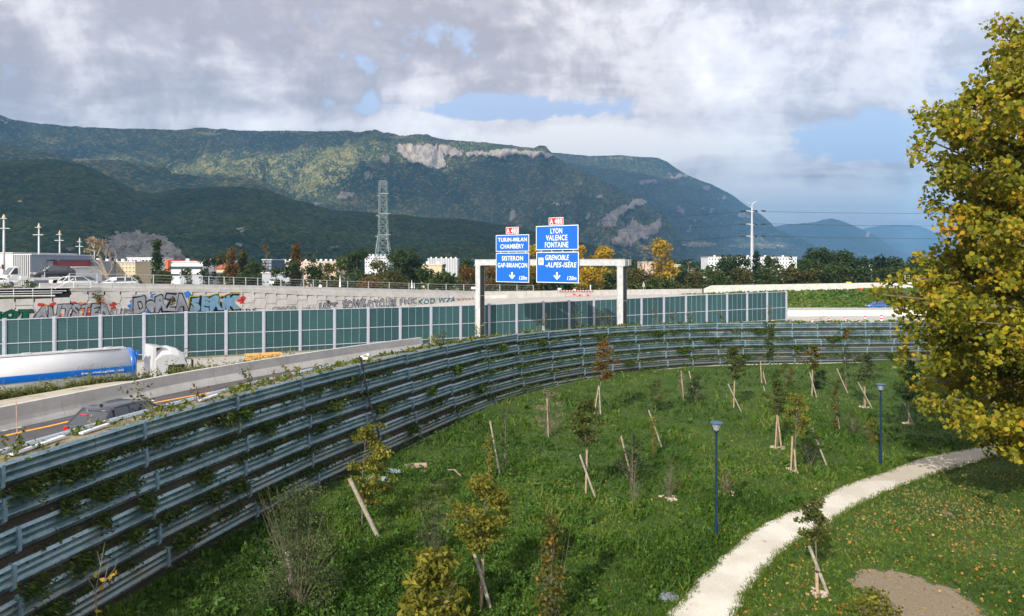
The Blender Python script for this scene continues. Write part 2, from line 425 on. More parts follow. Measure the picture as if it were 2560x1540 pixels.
for p in dirt_polys: dirt[inpoly(gx, gy, p)] = 1.0
for (px, py, r) in ((1500, 1515, .75), (1560, 1530, .7), (1674, 1496, .8), (1905, 1530, .8), (1955, 1545, .8), (1037, 1168, 1.0), (1090, 1215, .7), (1345, 1510, .4), (1040, 1240, .6), (2440, 1385, 1.2), (2400, 1290, .9),
                 (1943, 1122, .35), (1982, 1180, .3), (2043, 1490, .4), (1586, 1268, .35), (1663, 1250, .35)):
    c = G(px, py); dirt = np.maximum(dirt, .60 * np.exp(-(((gx - c.x) / r) ** 2 + ((gy - c.y) / r) ** 2) * .9))
for _ in range(5): dirt[1:-1, 1:-1] = (dirt[1:-1, 1:-1] * 2 + dirt[:-2, 1:-1] + dirt[2:, 1:-1] + dirt[1:-1, :-2] + dirt[1:-1, 2:]) / 6
dirt = dirt + (fbm(gx * 1.3, gy * 1.3, 0, 4, 33) - .5) * 1.1 * np.clip(dirt * 4, 0, 1)
idx = np.arange(nx * ny).reshape(ny, nx)
lf = np.stack([idx[:-1, :-1], idx[:-1, 1:], idx[1:, 1:], idx[1:, :-1]], -1).reshape(-1, 4)
o = link('lawn', npmesh('lawn', np.stack([gx, gy, lz], -1).reshape(-1, 3), lf, M_lawn, True, {'dirt': dirt})); o['kind'] = 'structure'

# footpath
pl = [(1560, 1700), (1676, 1540), (1734, 1468), (1809, 1391), (1887, 1331), (1986, 1279), (2050, 1253), (2102, 1223), (2209, 1185), (2316, 1148), (2458, 1118), (2620, 1090), (2900, 1062)]
pr = [(1755, 1720), (1844, 1540), (1878, 1473), (1930, 1412), (1998, 1357), (2080, 1309), (2130, 1278), (2187, 1249), (2295, 1206), (2402, 1172), (2523, 1137), (2680, 1112), (2960, 1085)]
PL = dense([G(*p) for p in pl], 22); PR = dense([G(*p) for p in pr], 22)
for A, sg in ((PL, 1), (PR, 2)):
    w = (fbm(A[:, 0] * 2.2, A[:, 1] * 2.2, 0, 4, sg) - .5) * .34
    A[:, 0] += w
rows = []
for t in np.linspace(0, 1, 7):
    a = PL * (1 - t) + PR * t; a[:, 2] = lawn_z(a[:, 0], a[:, 1]) + 0.045 + 0.03 * math.sin(math.pi * t); rows.append(a)
ribbon('footpath', rows, M_path, smooth_=True)
path_poly = [tuple(p[:2]) for p in PL] + [tuple(p[:2]) for p in PR[::-1]]

# slip road behind the wall: planting strip, asphalt, markings
ss = np.arange(S0, S1, 1.0)
RW = lambda s: lerp(s, [s_at_px(0), s_at_px(700), s_at_px(1251)], [9.0, 8.2, 6.5])
ROAD_DZ = -1.25
ribbon('slip_road', [[off(s, 1.15, dz=ROAD_DZ) for s in ss], [off(s, RW(s) * .5, dz=ROAD_DZ) for s in ss], [off(s, RW(s) + .3, dz=ROAD_DZ) for s in ss]], M_asph)
def road_pt(px, py, dz=0.0):       # hit of a photo ray with the slip road surface
    k = (px - CX) / F; best = None
    for z in (4.3,):
        for _ in range(6):
            g = G(px, py, z); i = int(np.argmin((wall_top[:, 0] - g.x) ** 2 + (wall_top[:, 1] - g.y) ** 2)); z = wall_top[i, 2] + ROAD_DZ
    return Vector((g.x, g.y, z + dz))
line = dense([road_pt(*p) for p in ((-500, 1245), (-260, 1165), (0, 1093), (120, 1066), (227, 1041), (350, 1014), (500, 986), (580, 971))], 10)
tang = np.gradient(line, axis=0)[:, :2]; tang /= np.linalg.norm(tang, axis=1)[:, None]
nrm = np.stack([tang[:, 1], -tang[:, 0], 0 * tang[:, 0]], 1)
ribbon('orange_lane_marking', [line - nrm * .11 + [0, 0, .006], line + nrm * .11 + [0, 0, .006]], M_orange)
mk = MB()
for px0, px1, y0, y1 in ((0, 16, 1078, 1074), (20, 33, 1073, 1070), (36, 50, 1070, 1067), (372, 384, 1003, 1001)):
    a, b = road_pt(px0, y0, .007), road_pt(px1, y1, .007); d = (b - a).normalized(); n = Vector((d.y, -d.x, 0)) * .16
    mk.quad(a - n, b - n, b + n, a + n)
o = mk.obj('white_lane_marking', M_white); o['kind'] = 'structure'
# earth strip on top of the wall
rows = []
for o_, dz in ((0.02, -.10), (.35, -.03), (.8, -.06), (1.12, -.12), (1.14, -.7), (1.15, ROAD_DZ - .1)):
    rows.append([off(s, o_, dz=dz + (0.05 * (fbm(s * .9, o_ * 3, 0, 3, 3) - .5) if o_ < 1.1 else 0)) for s in ss])
ribbon('planting_strip', rows, M_topsoil)
# soil filling the tiers behind the panels
rows = []
for k in range(NROW):
    o_ = -k * STEP; zt = -k * PITCH
    rows.append([off(s, o_ + .03, dz=zt - .10) for s in ss]); rows.append([off(s, o_ + .03, dz=zt - PH + .0) for s in ss])
    rows.append([off(s, o_ + .02, dz=zt - PH - .05) for s in ss])
    rows.append([off(s, o_ - STEP + .06, dz=zt - PITCH - .06) for s in ss])
soil_rows = rows

# concrete barrier beyond the slip road
def conc_profile(s):
    w = RW(s); e = ROAD_DZ
    return [off(s, w - .22, dz=e), off(s, w - .16, dz=e + .12), off(s, w, dz=e + .40), off(s, w + .07, dz=e + .93), off(s, w + .25, dz=e + .95), off(s, w + .40, dz=e + .40), off(s, w + .55, dz=e - .1)]
bar = thing('slip_road_barrier', 'long low grey concrete barrier curving along far edge of asphalt slip road', 'barrier', tuple(off(s_at_px(300), RW(0), dz=ROAD_DZ)))
sE = s_at_px(1225); sA = S0 + 1
bs = list(np.arange(sA, sE, 4.0))
for i, a in enumerate(bs):
    b = min(a + 3.985, sE); q = np.linspace(a, b, 5)
    pr_ = [conc_profile(x) for x in q]; m = MB()
    n = len(pr_[0])
    for i2 in range(4):
        for j in range(n - 1): m.quad(pr_[i2][j], pr_[i2][j + 1], pr_[i2 + 1][j + 1], pr_[i2 + 1][j])
    m.poly(pr_[0][::-1]); m.poly(pr_[-1])
    m.obj('barrier_segment', M_conc, bar, True)

# ground between the slip road and the motorway: gravel verge, weedy bank, motorway
vs = np.arange(S0, sE + 3, 1.0)
def verge(o_, dz): return [off(s, RW(s) + o_, dz=ROAD_DZ + dz + .12 * (fbm(s * .5, o_, 0, 3, 8) - .5)) for s in vs]
def verge_abs(o_, z): return [off(s, RW(s) + o_, z=z + .1 * (fbm(s * .5, o_, 0, 3, 8) - .5)) for s in vs]
KV = lambda s: lerp(s, [s_at_px(500), s_at_px(800), s_at_px(1000)], [2.05, 1.9, 1.0])
VE = lambda s: [.45, 1.5 * KV(s), 3.0 * KV(s), 4.4 * KV(s), 5.0 * KV(s), 5.4 * KV(s) + .3, 5.4 * KV(s) + 1.6, 5.4 * KV(s) + 3.2]
VZ = [-.15, -.15, -.28, -.42, -.85, -1.6, -3.2, -3.5]
def verge_z(s, e, zt):
    k = VE(s); return max(zt + ROAD_DZ + float(np.interp(e, k, VZ)), .9)
def vrow(j, dz=0.0):
    out = []
    for s in vs:
        e = VE(s)[j]; p, n = wt(s); q = off(s, RW(s) + e, z=verge_z(s, e, p[2]) + dz + (.12 * (fbm(s * .5, e, 0, 3, 8) - .5) if j < 6 else 0)); out.append(q)
    return out
ribbon('gravel_verge', [vrow(j) for j in (0, 1, 2, 3)], M_gravel, smooth_=True)
ribbon('weedy_bank', [vrow(j) for j in (3, 4, 5, 6, 7)], M_bank, smooth_=True)
# ------------------------------------------------------------------ motorway, noise barrier, graffiti wall lines
ZM = 1.0
def dB(px): return F * 4.75 / lerp(px, [-900, 0, 457, 1187, 1966, 2600], [147, 122, 110, 91, 70.6, 57])
def yB_top(px): return lerp(px, [-900, 0, 457, 700, 1187, 1565, 1768, 1966], [829, 799, 780.5, 775, 762.5, 746, 736, 728.5])
def dR(px):
    return 1 / lerp(px, [-900, 0, 1190, 1764, 2300, 3400], [.0176, .0130, .00693, .00581, .00578, .0056])
pxs = np.arange(-900, 3300, 60.0)
ribbon('motorway', [[P(p, HY + (CZ - z) * F / d(p), d(p)) for p in pxs] for d, z in
                    ((lambda p: lerp(p, [-900, 200, 700, 1250, 1700, 3300], [36, 44, 52, 72, 84, 84]), ZM), (lambda p: dB(p) - 2.0, ZM), (lambda p: dR(p) - 1.5 if p < 1500 else dR(p) - 10, ZM - .01))], M_pave)
# edge line on the motorway, grass tufted strip at barrier foot
rowsA = [P(p, HY + (CZ - (ZM + .012)) * F / (dB(p) - 1.3), dB(p) - 1.3) for p in pxs if p < 1990]
rowsB = [P(p, HY + (CZ - (ZM + .012)) * F / (dB(p) + .6), dB(p) + .6) for p in pxs if p < 1990]
ribbon('barrier_foot_strip', [rowsA, rowsB], M_topsoil)

# noise barrier
M_mat = None
def nb_mat():
    m, T = new_mat('green_acoustic_panel')
    g = T.n('ShaderNodeTexCoord').outputs['Object']
    s = T.n('ShaderNodeSeparateXYZ', {0: g})
    def lines(v, per, w): return T.math('LESS_THAN', T.math('FRACT', T.math('MULTIPLY', v, 1 / per)), w)
    k = T.math('MAXIMUM', lines(s.outputs[0], .11, .16), lines(s.outputs[2], .14, .2))
    n1 = T.noise(T.n('ShaderNodeNewGeometry').outputs['Position'], .25, 5, .6)
    rnd = T.n('ShaderNodeObjectInfo').outputs['Random']
    n1 = T.math('ADD', n1, T.math('MULTIPLY', T.math('SUBTRACT', rnd, .5), .35))
    base = T.mix(T.rng(n1, .35, .65), (0.010, 0.040, 0.046), (0.019, 0.062, 0.066))
    c = T.mix(T.math('MULTIPLY', k, .55), base, (0.08, 0.18, 0.20))
    b = T.n('ShaderNodeBsdfPrincipled', {'Base Color': c, 'Roughness': .45, 'Specular IOR Level': .4})
    finish(T, b.outputs[0]); return m
M_nb = nb_mat(); M_post = plain('barrier_post_paint', (0.40, 0.43, 0.50), .5, .1, var=.08); M_wire = plain('panel_wire', (0.30, 0.46, 0.48), .5, .3)
posts = [-390, -240, -110, 11, 136, 251, 360, 465, 565, 659, 750, 836, 920, 1000, 1077, 1151, 1222, 1291, 1358, 1422, 1484, 1544, 1603, 1659, 1714, 1766, 1817, 1867, 1917, 1965]
nb = thing('noise_barrier', 'long green mesh-faced motorway noise barrier with pale grey posts', 'noise barrier', tuple(P(900, 860, dB(900))))
def nbp(px, f=0.0):      # f 0 top .. 1 foot
    d = dB(px); t = P(px, yB_top(px), d); return Vector((t.x, t.y, t.z * (1 - f) + (ZM - .15) * f))
for i, px in enumerate(posts):
    t, b = nbp(px, 0), nbp(px, 1); q = nbp(px + 1, 0) - nbp(px - 1, 0); an = math.atan2(q.y, q.x)
    m = MB(); w = .34
    m.box(((t.x + b.x) / 2, (t.y + b.y) / 2, (t.z + b.z) / 2 + .06), (w, .30, t.z - b.z + .12), an)
    n = Vector((math.sin(an), -math.cos(an), 0))
    m.box(Vector(((t.x + b.x) / 2, (t.y + b.y) / 2, (t.z + b.z) / 2 + .03)) + n * .16, (w * .5, .05, t.z - b.z), an)
    m.obj('post', M_post, nb, True)
    if i + 1 < len(posts):
        px2 = posts[i + 1]; t2, b2 = nbp(px2, 0), nbp(px2, 1)
        ux = (t2 - t); ux.z = 0; L = ux.length; ux.normalize(); H0 = t.z - b.z; H1 = t2.z - b2.z
        M = Matrix(((ux.x, n.x, 0, t.x), (ux.y, n.y, 0, t.y), (0, 0, 1, b.z), (0, 0, 0, 1)))
        def loc_obj(name, mb, mat, par):
            me = mb.mesh(name, mat); o = link(name, me, par)
            return o
        x0, x1 = .17, L - .17; h = (H0 + H1) / 2
        m = MB(); m.mi = 0
        for (a, c) in ((-.04, .04),):
            vs_ = [(x0, a, 0), (x1, a, 0), (x1, a, H1 - .02), (x0, a, H0 - .02), (x0, c, 0), (x1, c, 0), (x1, c, H1 - .02), (x0, c, H0 - .02)]
            m.v = vs_; m.f = [[0, 3, 2, 1], [4, 5, 6, 7], [0, 1, 5, 4], [1, 2, 6, 5], [2, 3, 7, 6], [3, 0, 4, 7]]; m.m = [0] * 6
        pn = link('panel', m.mesh('panel', M_nb), nb); pn.matrix_local = Matrix.Translation(-Vector(nb.location)) @ M
        for f in (.995, .515, .145):       # rails
            z0, z1 = H0 * f, H1 * f; m = MB()
            m.tube([(x0, .09, z0 - .03), (x1, .09, z1 - .03)], .055, 4); link('rail', m.mesh('rail', M_post), pn)
        for k in (.25, .5, .75):
            x = x0 + (x1 - x0) * k; m = MB(); m.box((x, .065, (H0 + H1) / 4), (.035, .03, (H0 + H1) / 2 - .06)); link('grid_bar', m.mesh('grid_bar', M_wire), pn)

# ------------------------------------------------------------------ wall with graffiti, its parapet, the road on top
def yP_top(px): return lerp(px, [-900, 181, 640, 1214, 1568, 1764], [706, 707.6, 714, 729, 724, 722])
def yP_bot(px): return lerp(px, [-900, 181, 640, 900, 1214, 1568, 1764], [718, 719.5, 722.5, 730.5, 739, 734, 733])
def yC_bot(px): return lerp(px, [-900, 181, 640, 775, 1045, 1190, 1220, 1764], [727, 727.5, 731, 738, 744, 747, 747, 742])
def zrel(px, py, d): return CZ - (py - HY) / F * d
def rp(px, z, o_=0.0):
    d = dR(px); a = P(px - 2, HY, dR(px - 2)); b = P(px + 2, HY, dR(px + 2)); t = (b - a).normalized(); n = Vector((t.y, -t.x, 0))
    q = P(px, HY, d); return Vector((q.x, q.y, 0)) + n * o_ + Vector((0, 0, z))
gw = thing('graffiti_wall', 'pale concrete panel retaining wall covered in painted graffiti below road parapet', 'retaining wall', tuple(rp(600, 1.0)))
def wx(px): return rp(px, 0)
# arc length table along the wall
wpx = np.arange(-300, 1760, 4.0); wp = np.array([tuple(rp(p, 0)) for p in wpx]); wsl = np.concatenate([[0], np.cumsum(np.linalg.norm(np.diff(wp, axis=0), axis=1))])
def px_at(s): return float(np.interp(s, wsl, wpx))
def s_of(px): return float(np.interp(px, wpx, wsl))
def wall_top_z(px): return zrel(px, yC_bot(px), dR(px)) if px > 178 else zrel(px, lerp(px, [-900, 90, 132, 178], [746, 746, 745, 727.5]), dR(px))
# backing
q = np.arange(-300, 1240, 20.0)
ribbon('wall_core', [[rp(p, 0, -.22) for p in q], [rp(p, wall_top_z(p) - .02, -.22) for p in q], [rp(p, wall_top_z(p) - .02, -1.4) for p in q]], M_dark, gw, True)
# interlocking cross panels
PWD, PHT = 1.9, 1.55
def cross(w, h, t=.14):
    a, n = w / 2 - .03, h / 2 - .03; k = .14; c = .32
    pts = [(-a + k, -n), (a - k, -n), (a - k, -n + c), (a, -n + c + k * .8), (a, n - c - k * .8), (a - k, n - c), (a - k, n), (-a + k, n), (-a + k, n - c), (-a, n - c - k * .8), (-a, -n + c + k * .8), (-a + k, -n + c)]
    return pts
sA_, sB_ = s_of(-120), s_of(1190); ncol = int((sB_ - sA_) / PWD)
cross_me = None
panels = 0
for ci in range(ncol):
    s = sA_ + (ci + .5) * PWD; p0 = rp(px_at(s), 0); p1 = rp(px_at(s + .5), 0); an = math.atan2(p1.y - p0.y, p1.x - p0.x); top = min(wall_top_z(px_at(s - .8)), wall_top_z(px_at(s + .8)))
    barz = zrel(px_at(s), yB_top(px_at(s)) + 8, dR(px_at(s)))
    for r in range(6):
        zc = top - (r + .5) * PHT + (PHT * .5 if ci % 2 else 0)
        hi = min(zc + PHT / 2, top); lo = zc - PHT / 2
        if hi - lo < .15 or hi < 0.6 or hi < barz - 1.2: continue
        if panels > 290: continue
        if hi - lo > PHT - .01:
            if cross_me is None:
                m = MB(); m.prism(cross(PWD + .14, PHT), -.16, 0); cross_me = m.mesh('concrete_panel', M_cpale)
            me = cross_me
        else:
            m = MB(); hh = hi - lo; m.prism([(-PWD / 2 + .09, -hh / 2 + .03), (PWD / 2 - .09, -hh / 2 + .03), (PWD / 2 - .09, hh / 2 - .03), (-PWD / 2 + .09, hh / 2 - .03)], -.16, 0); me = m.mesh('concrete_panel', M_cpale); zc = (hi + lo) / 2
        o = link('concrete_panel', me, gw); panels += 1
        nv = Vector((math.sin(an), -math.cos(an), 0)) * (.004 * (ci % 3))
        o.matrix_local = Matrix.Translation(Vector((p0.x, p0.y, zc)) + nv - Vector(gw.location)) @ Matrix.Rotation(an + math.pi, 4, 'Z') if False else Matrix.Translation(Vector((p0.x, p0.y, zc)) + nv - Vector(gw.location)) @ Matrix.Rotation(an, 4, 'Z')
# coping and parapet, in lengths
sg = s_of(176); k = 0
while sg < s_of(1225):
    a, b = px_at(sg), px_at(sg + 3.98); m = MB(); pr_ = []
    for p in (a, b):
        d = dR(p); z0, z1 = zrel(p, yC_bot(p), d), zrel(p, yP_bot(p), d)
        pr_.append([rp(p, z0 - .02, .16), rp(p, z1, .2), rp(p, z1, -.5), rp(p, z0 - .02, -.5)])
    for j in range(4): m.quad(pr_[0][j], pr_[0][(j + 1) % 4], pr_[1][(j + 1) % 4], pr_[1][j])
    m.poly(pr_[0][::-1]); m.poly(pr_[1]); m.obj('coping', M_cpale, gw, True); sg += 4.0
pp = thing('road_parapet', 'long pale concrete parapet edging elevated road above graffiti wall', 'parapet', tuple(rp(700, 7.0)))
sg = s_of(100)
while px_at(sg) < 1755:
    a, b = px_at(sg), px_at(sg + 3.94); m = MB(); pr_ = []
    for p in (a, b):
        d = dR(p); z0, z1 = zrel(p, yP_bot(p), d) + .004, zrel(p, yP_top(p), d)
        if p > 1215: z0 -= .6
        pr_.append([rp(p, z0, .12), rp(p, z0 + (z1 - z0) * .4, .02), rp(p, z1, -.05), rp(p, z1, -.28), rp(p, z0, -.42)])
    for j in range(5): m.quad(pr_[0][j], pr_[0][(j + 1) % 5], pr_[1][(j + 1) % 5], pr_[1][j])
    m.poly(pr_[0][::-1]); m.poly(pr_[1]); m.obj('parapet_segment', M_conc, pp, True); sg += 4.0
# elevated road behind the parapet, running down to the right
q = np.arange(-900, 1760, 40.0)
zr = lambda p: zrel(p, yP_bot(p), dR(p)) - .05
ribbon('elevated_road', [[rp(p, zr(p), -.35) for p in q], [rp(p, zr(p), -11) for p in q], [rp(p, zr(p) - .3, -14) for p in q], [rp(p, -.5, -24) for p in q]], M_pave)
# left end: bank behind the white railing
q = np.arange(-900, 181, 20.0)
ribbon('shrub_bank', [[rp(p, wall_top_z(min(p, 120)) - .05, -.1) for p in q], [rp(p, wall_top_z(min(p, 120)) + .05, -1.0) for p in q], [rp(p, zr(p) - .1, -3.2) for p in q], [rp(p, zr(p) + .02, -5) for p in q]], M_bank, smooth_=True)
# pale merging carriageway rising in front of the wall's low end
q = np.arange(930, 1800, 20.0)
def y_m(p): return lerp(p, [930, 988, 1187, 1560, 1800], [785, 770, 747.5, 737, 735])
ribbon('merging_carriageway', [[P(p, HY + (CZ - ZM - .3) * F / (dB(p) + 6), dB(p) + 6) + Vector((0, 0, 0)) for p in q],
                               [P(p, y_m(p) * .55 + yB_top(p) * .45 + 2, dR(p) * .55 + (dB(p) + 6) * .45) for p in q],
                               [rp(p, zrel(p, y_m(p), dR(p)), .25) for p in q], [rp(p, zrel(p, y_m(p), dR(p)), -.5) for p in q]], M_pave)

# right: green bank, high parapet, median barrier, guard rail
q = np.arange(1575, 3300, 25.0)
def yK(p): return lerp(p, [1575, 1700, 1850, 1980, 2280, 3300], [744, 738, 731, 728, 721, 712])
ribbon('green_bank', [[P(p, HY + (CZ - ZM + .05) * F / 150, 150) for p in q], [P(p, (yK(p) + 771) / 2 - 1, 159) for p in q], [P(p, yK(p), 168) for p in q], [P(p, yK(p) - .2, 172) for p in q]], M_bank, smooth_=True)
hp = thing('high_road_parapet', 'long tall pale concrete parapet above green grass bank beyond the motorway', 'parapet', (60, 171, 5))
def yH(p): return lerp(p, [1764, 1779, 2262, 3300], [722, 713.6, 705.5, 700])
e = [1760, 1779] + list(range(1830, 3300, 45))
for a, b in zip(e[:-1], e[1:]):
    m = MB(); pr_ = []
    for p in (a, b - .25):
        t = P(p, yH(p), 171.5); f = P(p, yK(p) + 1.5, 171)
        pr_.append([f, Vector((t.x, t.y, t.z)), Vector((t.x, t.y + .3, t.z)), Vector((f.x, f.y + .7, f.z))])
    for j in range(4): m.quad(pr_[0][j], pr_[0][(j + 1) % 4], pr_[1][(j + 1) % 4], pr_[1][j])
    m.poly(pr_[0][::-1]); m.poly(pr_[1]); m.obj('parapet_segment', M_conc, hp, True)
mb_ = thing('median_barrier', 'low pale concrete barrier running across motorway beyond end of noise barrier', 'barrier', (62, 133, ZM))
for a in range(1969, 3200, 52):
    m = MB(); pr_ = []
    for p in (a, a + 51.3):
        d = 130 + (p - 1969) * .006; c = P(p, HY, d); c.z = ZM - .05
        pr_.append([c + Vector((0, -.3, 0)), c + Vector((0, -.12, .4)), c + Vector((0, -.08, 1.1)), c + Vector((0, .08, 1.1)), c + Vector((0, .3, 0))])
    for j in range(5): m.quad(pr_[0][j], pr_[0][(j + 1) % 5], pr_[1][(j + 1) % 5], pr_[1][j])
    m.poly(pr_[0][::-1]); m.poly(pr_[1]); m.obj('barrier_segment', M_cpale, mb_, True)
gr = thing('median_guard_rail', 'thin steel guard rail on short posts just behind the low median barrier', 'guard rail', (62, 143, ZM))
m = MB(); m.tube([P(p, HY + (CZ - ZM - .72) * F / 141, 141) for p in range(1960, 3200, 60)], .12, 4); m.obj('beam', M_zinc, gr, True)
for p in range(1972, 2700, 19):
    m = MB(); c = P(p, HY, 141); m.box((c.x, c.y + .1, ZM + .33), (.12, .12, .72)); m.obj('post', M_zinc, gr, True)
# ------------------------------------------------------------------ tiered steel wall (the curved planted wall)
cw = thing('crib_wall', 'curved tiered retaining wall of ribbed galvanised steel panels with planted ledges', 'retaining wall', tuple(off(s_at_px(900), -1.2, z=0.0)))
PROF = [(-.05, PH), (0.0, PH), (.07, PH - .09), (-.01, PH - .235), (.07, PH - .295), (-.01, PH - .44), (.07, PH - .50), (.088, PH - .55), (.045, .02), (.03, 0.0), (-.05, 0.0)]
prof = PROF + []
m = MB(); L = 1.0; n = len(PROF)
for x in (0, 1):
    for (o_, z) in PROF: m.v.append((x, -o_, z))
for j in range(n - 1): m.f.append([j, j + 1, n + j + 1, n + j]); m.m.append(0)
m.f.append(list(range(n))); m.m.append(0); m.f.append([n + j for j in range(n)][::-1]); m.m.append(0)
panel_me = m.mesh('steel_panel', M_galv)
m = MB(); bw = .11                                         # curved bracket strap covering each joint
pts = [(-.10, PH + .01), (.09, PH - .03), (.125, PH * .5), (.11, .0), (.02, -.08), (-.10, -.08)]
for x in (-bw / 2, bw / 2):
    for (o_, z) in pts: m.v.append((x, -o_, z))
k_ = len(pts)
for j in range(k_): m.f.append([j, (j + 1) % k_, k_ + (j + 1) % k_, k_ + j]); m.m.append(0)
m.f.append(list(range(k_))); m.m.append(0); m.f.append([k_ + j for j in range(k_)][::-1]); m.m.append(0)
M_brk = plain('bracket_steel', (0.22, 0.33, 0.41), .5, .3, var=.15, scale=2, dirt=((.2, .16, .11), .5))
bracket_me = m.mesh('joint_bracket', M_brk)
jpx = [0, 358, 591, 752, 898, 1015, 1115, 1209, 1292, 1370, 1449, 1520, 1588, 1659, 1723, 1792, 1854, 1917, 1980, 2043, 2103, 2163, 2225, 2290, 2355, 2420, 2490]
joints = [s_at_px(p) for p in jpx]; s = joints[0]
while s > S0 + 6: s -= 5.2; joints.insert(0, s)
s = joints[-1]
while s < S1 - 4: s += 3.1; joints.append(s)
bolts = MB(); npan = 0
jr = random.Random(3)
for r in range(NROW):
    sh = jr.uniform(-.25, .25)
    for i in range(len(joints) - 1):
        a, b = joints[i] + (sh if r else 0), joints[i + 1] + (sh if r else 0)
        o_ = -r * STEP; zt = -r * PITCH - PH
        A, B = off(a, o_, dz=zt), off(b, o_, dz=zt)
        if B.y < 9 and i < len(joints) - 2: continue
        if A.x > 62: continue
        jit = jr.uniform(-.015, .015)
        v = B - A; v2 = Vector((v.x, v.y, 0)); Lh = v2.length; an = math.atan2(v.y, v.x)
        nn = Vector((math.sin(an), -math.cos(an), 0))
        M = Matrix.Identity(4)
        M.col[0] = (v.x * .997, v.y * .997, v.z * .997, 0); M.col[1] = (-nn.x, -nn.y, 0, 0); M.col[2] = (0, 0, 1, 0)
        M.translation = A + Vector((0, 0, jit)) + nn * .012 * (i % 2)
        o = link('steel_panel', panel_me, cw); o.matrix_local = Matrix.Translation(-Vector(cw.location)) @ M; npan += 1
        mm = Matrix.Translation(A - Vector(cw.location) + Vector((0, 0, jr.uniform(-.03, .03)))) @ Matrix.Rotation(an, 4, 'Z') @ Matrix.Rotation(jr.uniform(-.05, .05), 4, 'Y')
        o = link('joint_bracket', bracket_me, cw); o.matrix_local = mm
        if A.y < 46:
            nb_ = int(Lh / .95)
            for k in range(nb_ + 1):
                for z in (PH - .12, .12):
                    c = A + v * ((k + .45) / (nb_ + .9)) + nn * (.085 if z < .3 else .07) + Vector((0, 0, z))
                    bolts.box(c, (.05, .05, .05), an)
bo = bolts.obj('bolt', M_dark, cw, True); bo['kind'] = 'stuff'
so_ = ribbon('soil_fill', soil_rows, M_soil, cw, True)
# footing of rough concrete at the base
m = ribbon('footing', [[off(s, -(NROW - 1) * STEP - .10, z=.02) for s in ss], [off(s, -(NROW - 1) * STEP - .10, z=-.4) for s in ss]], M_conc, cw, True)
# drain pole fixed down the face, with a small camera bracket on top
s = s_at_px(899)
dp = thing('cable_riser', 'thin black cable riser with small white camera bracket down steel wall face', 'cable riser', tuple(off(s, -.2, z=0)))
m = MB(); m.tube([off(s + .02, .0, dz=.45), off(s + .05, -.16, dz=-.2), off(s + .12, -.5, dz=-1.9), off(s + .3, -.95, dz=-3.6), off(s + .38, -1.2, dz=-4.7)], .06, 6); m.obj('conduit', M_black, dp, True)
m = MB(); m.tube([off(s + .02, .0, dz=.42), off(s - .05, -.35, dz=.36)], .035, 6); m.tube([off(s, 0, dz=.40), off(s + .45, -.2, dz=.46)], .03, 6)
m.box(off(s - .08, -.42, dz=.33), (.26, .16, .13), .4); m.box(off(s + .5, -.22, dz=.46), (.16, .12, .12), .2); m.obj('camera_bracket', M_white, dp, True)
m = MB()
for f, o_, dz in ((0, -.2, -.5), (.1, -.42, -1.5), (.22, -.8, -2.9), (.34, -1.1, -4.2)): m.box(off(s + .05 + f, o_, dz=dz), (.16, .1, .1), .9)
m.obj('clamp', plain('blue_clamp', (.04, .18, .3), .5), dp, True)

# perforated steel guard rail along the top
M_rail = plain('perforated_rail', (0.40, 0.46, 0.50), .45, .35, var=.25, scale=14)
rail = thing('slip_road_guard_rail', 'galvanised perforated guard rail between planted wall top and slip road', 'guard rail', tuple(off(s_at_px(300), 1.3)))
sa = S0 + 1
while sa < s_at_px(1150):
    m = MB(); q_ = np.linspace(sa, sa + 3.98, 5); pr_ = []
    for x in q_:
        pr_.append([off(x, 1.28, dz=-.32), off(x, 1.22, dz=-.24), off(x, 1.22, dz=-.08), off(x, 1.28, dz=.0), off(x, 1.42, dz=.0), off(x, 1.42, dz=-.32)])
    for i in range(4):
        for j in range(6): m.quad(pr_[i][j], pr_[i][(j + 1) % 6], pr_[i + 1][(j + 1) % 6], pr_[i + 1][j])
    m.poly(pr_[0][::-1]); m.poly(pr_[-1]); m.obj('beam', M_rail, rail, True)
    c = off(sa + .02, 1.36, dz=-.6); m = MB(); m.box(c, (.1, .1, 1.15)); m.obj('post', M_galv, rail, True); sa += 4.0
# low white kerb-like boards lying in the planting strip
for px, lab in ((195, 'short white board lying in planting strip beside the dark car'), (45, 'long white board lying in planting strip at photo left edge'), (497, 'narrow white board lying in planting strip near brown seed heads')):
    s = s_at_px(px); m = MB(); c = off(s + 1.2, .55, dz=.04); p, n_ = wt(s); m.box(c, (2.2 if px < 100 else 1.3, .16, .06), math.atan2(n_[0], -n_[1]) + .12)
    tag(m.obj('white_board', M_white), lab, 'board')
# rod marker at far left
s = s_at_px(60); c = off(s, .5, dz=0); c = G(44, 1113, 5.55)
m = MB(); m.tube([c + Vector((0, 0, -.3)), c + Vector((-.12, .1, 1.35))], .014, 5); tag(m.obj('marker_rod', plain('rusty_rod', (.45, .30, .24), .7)), 'thin bare rod sticking up out of planting strip at far left', 'rod')

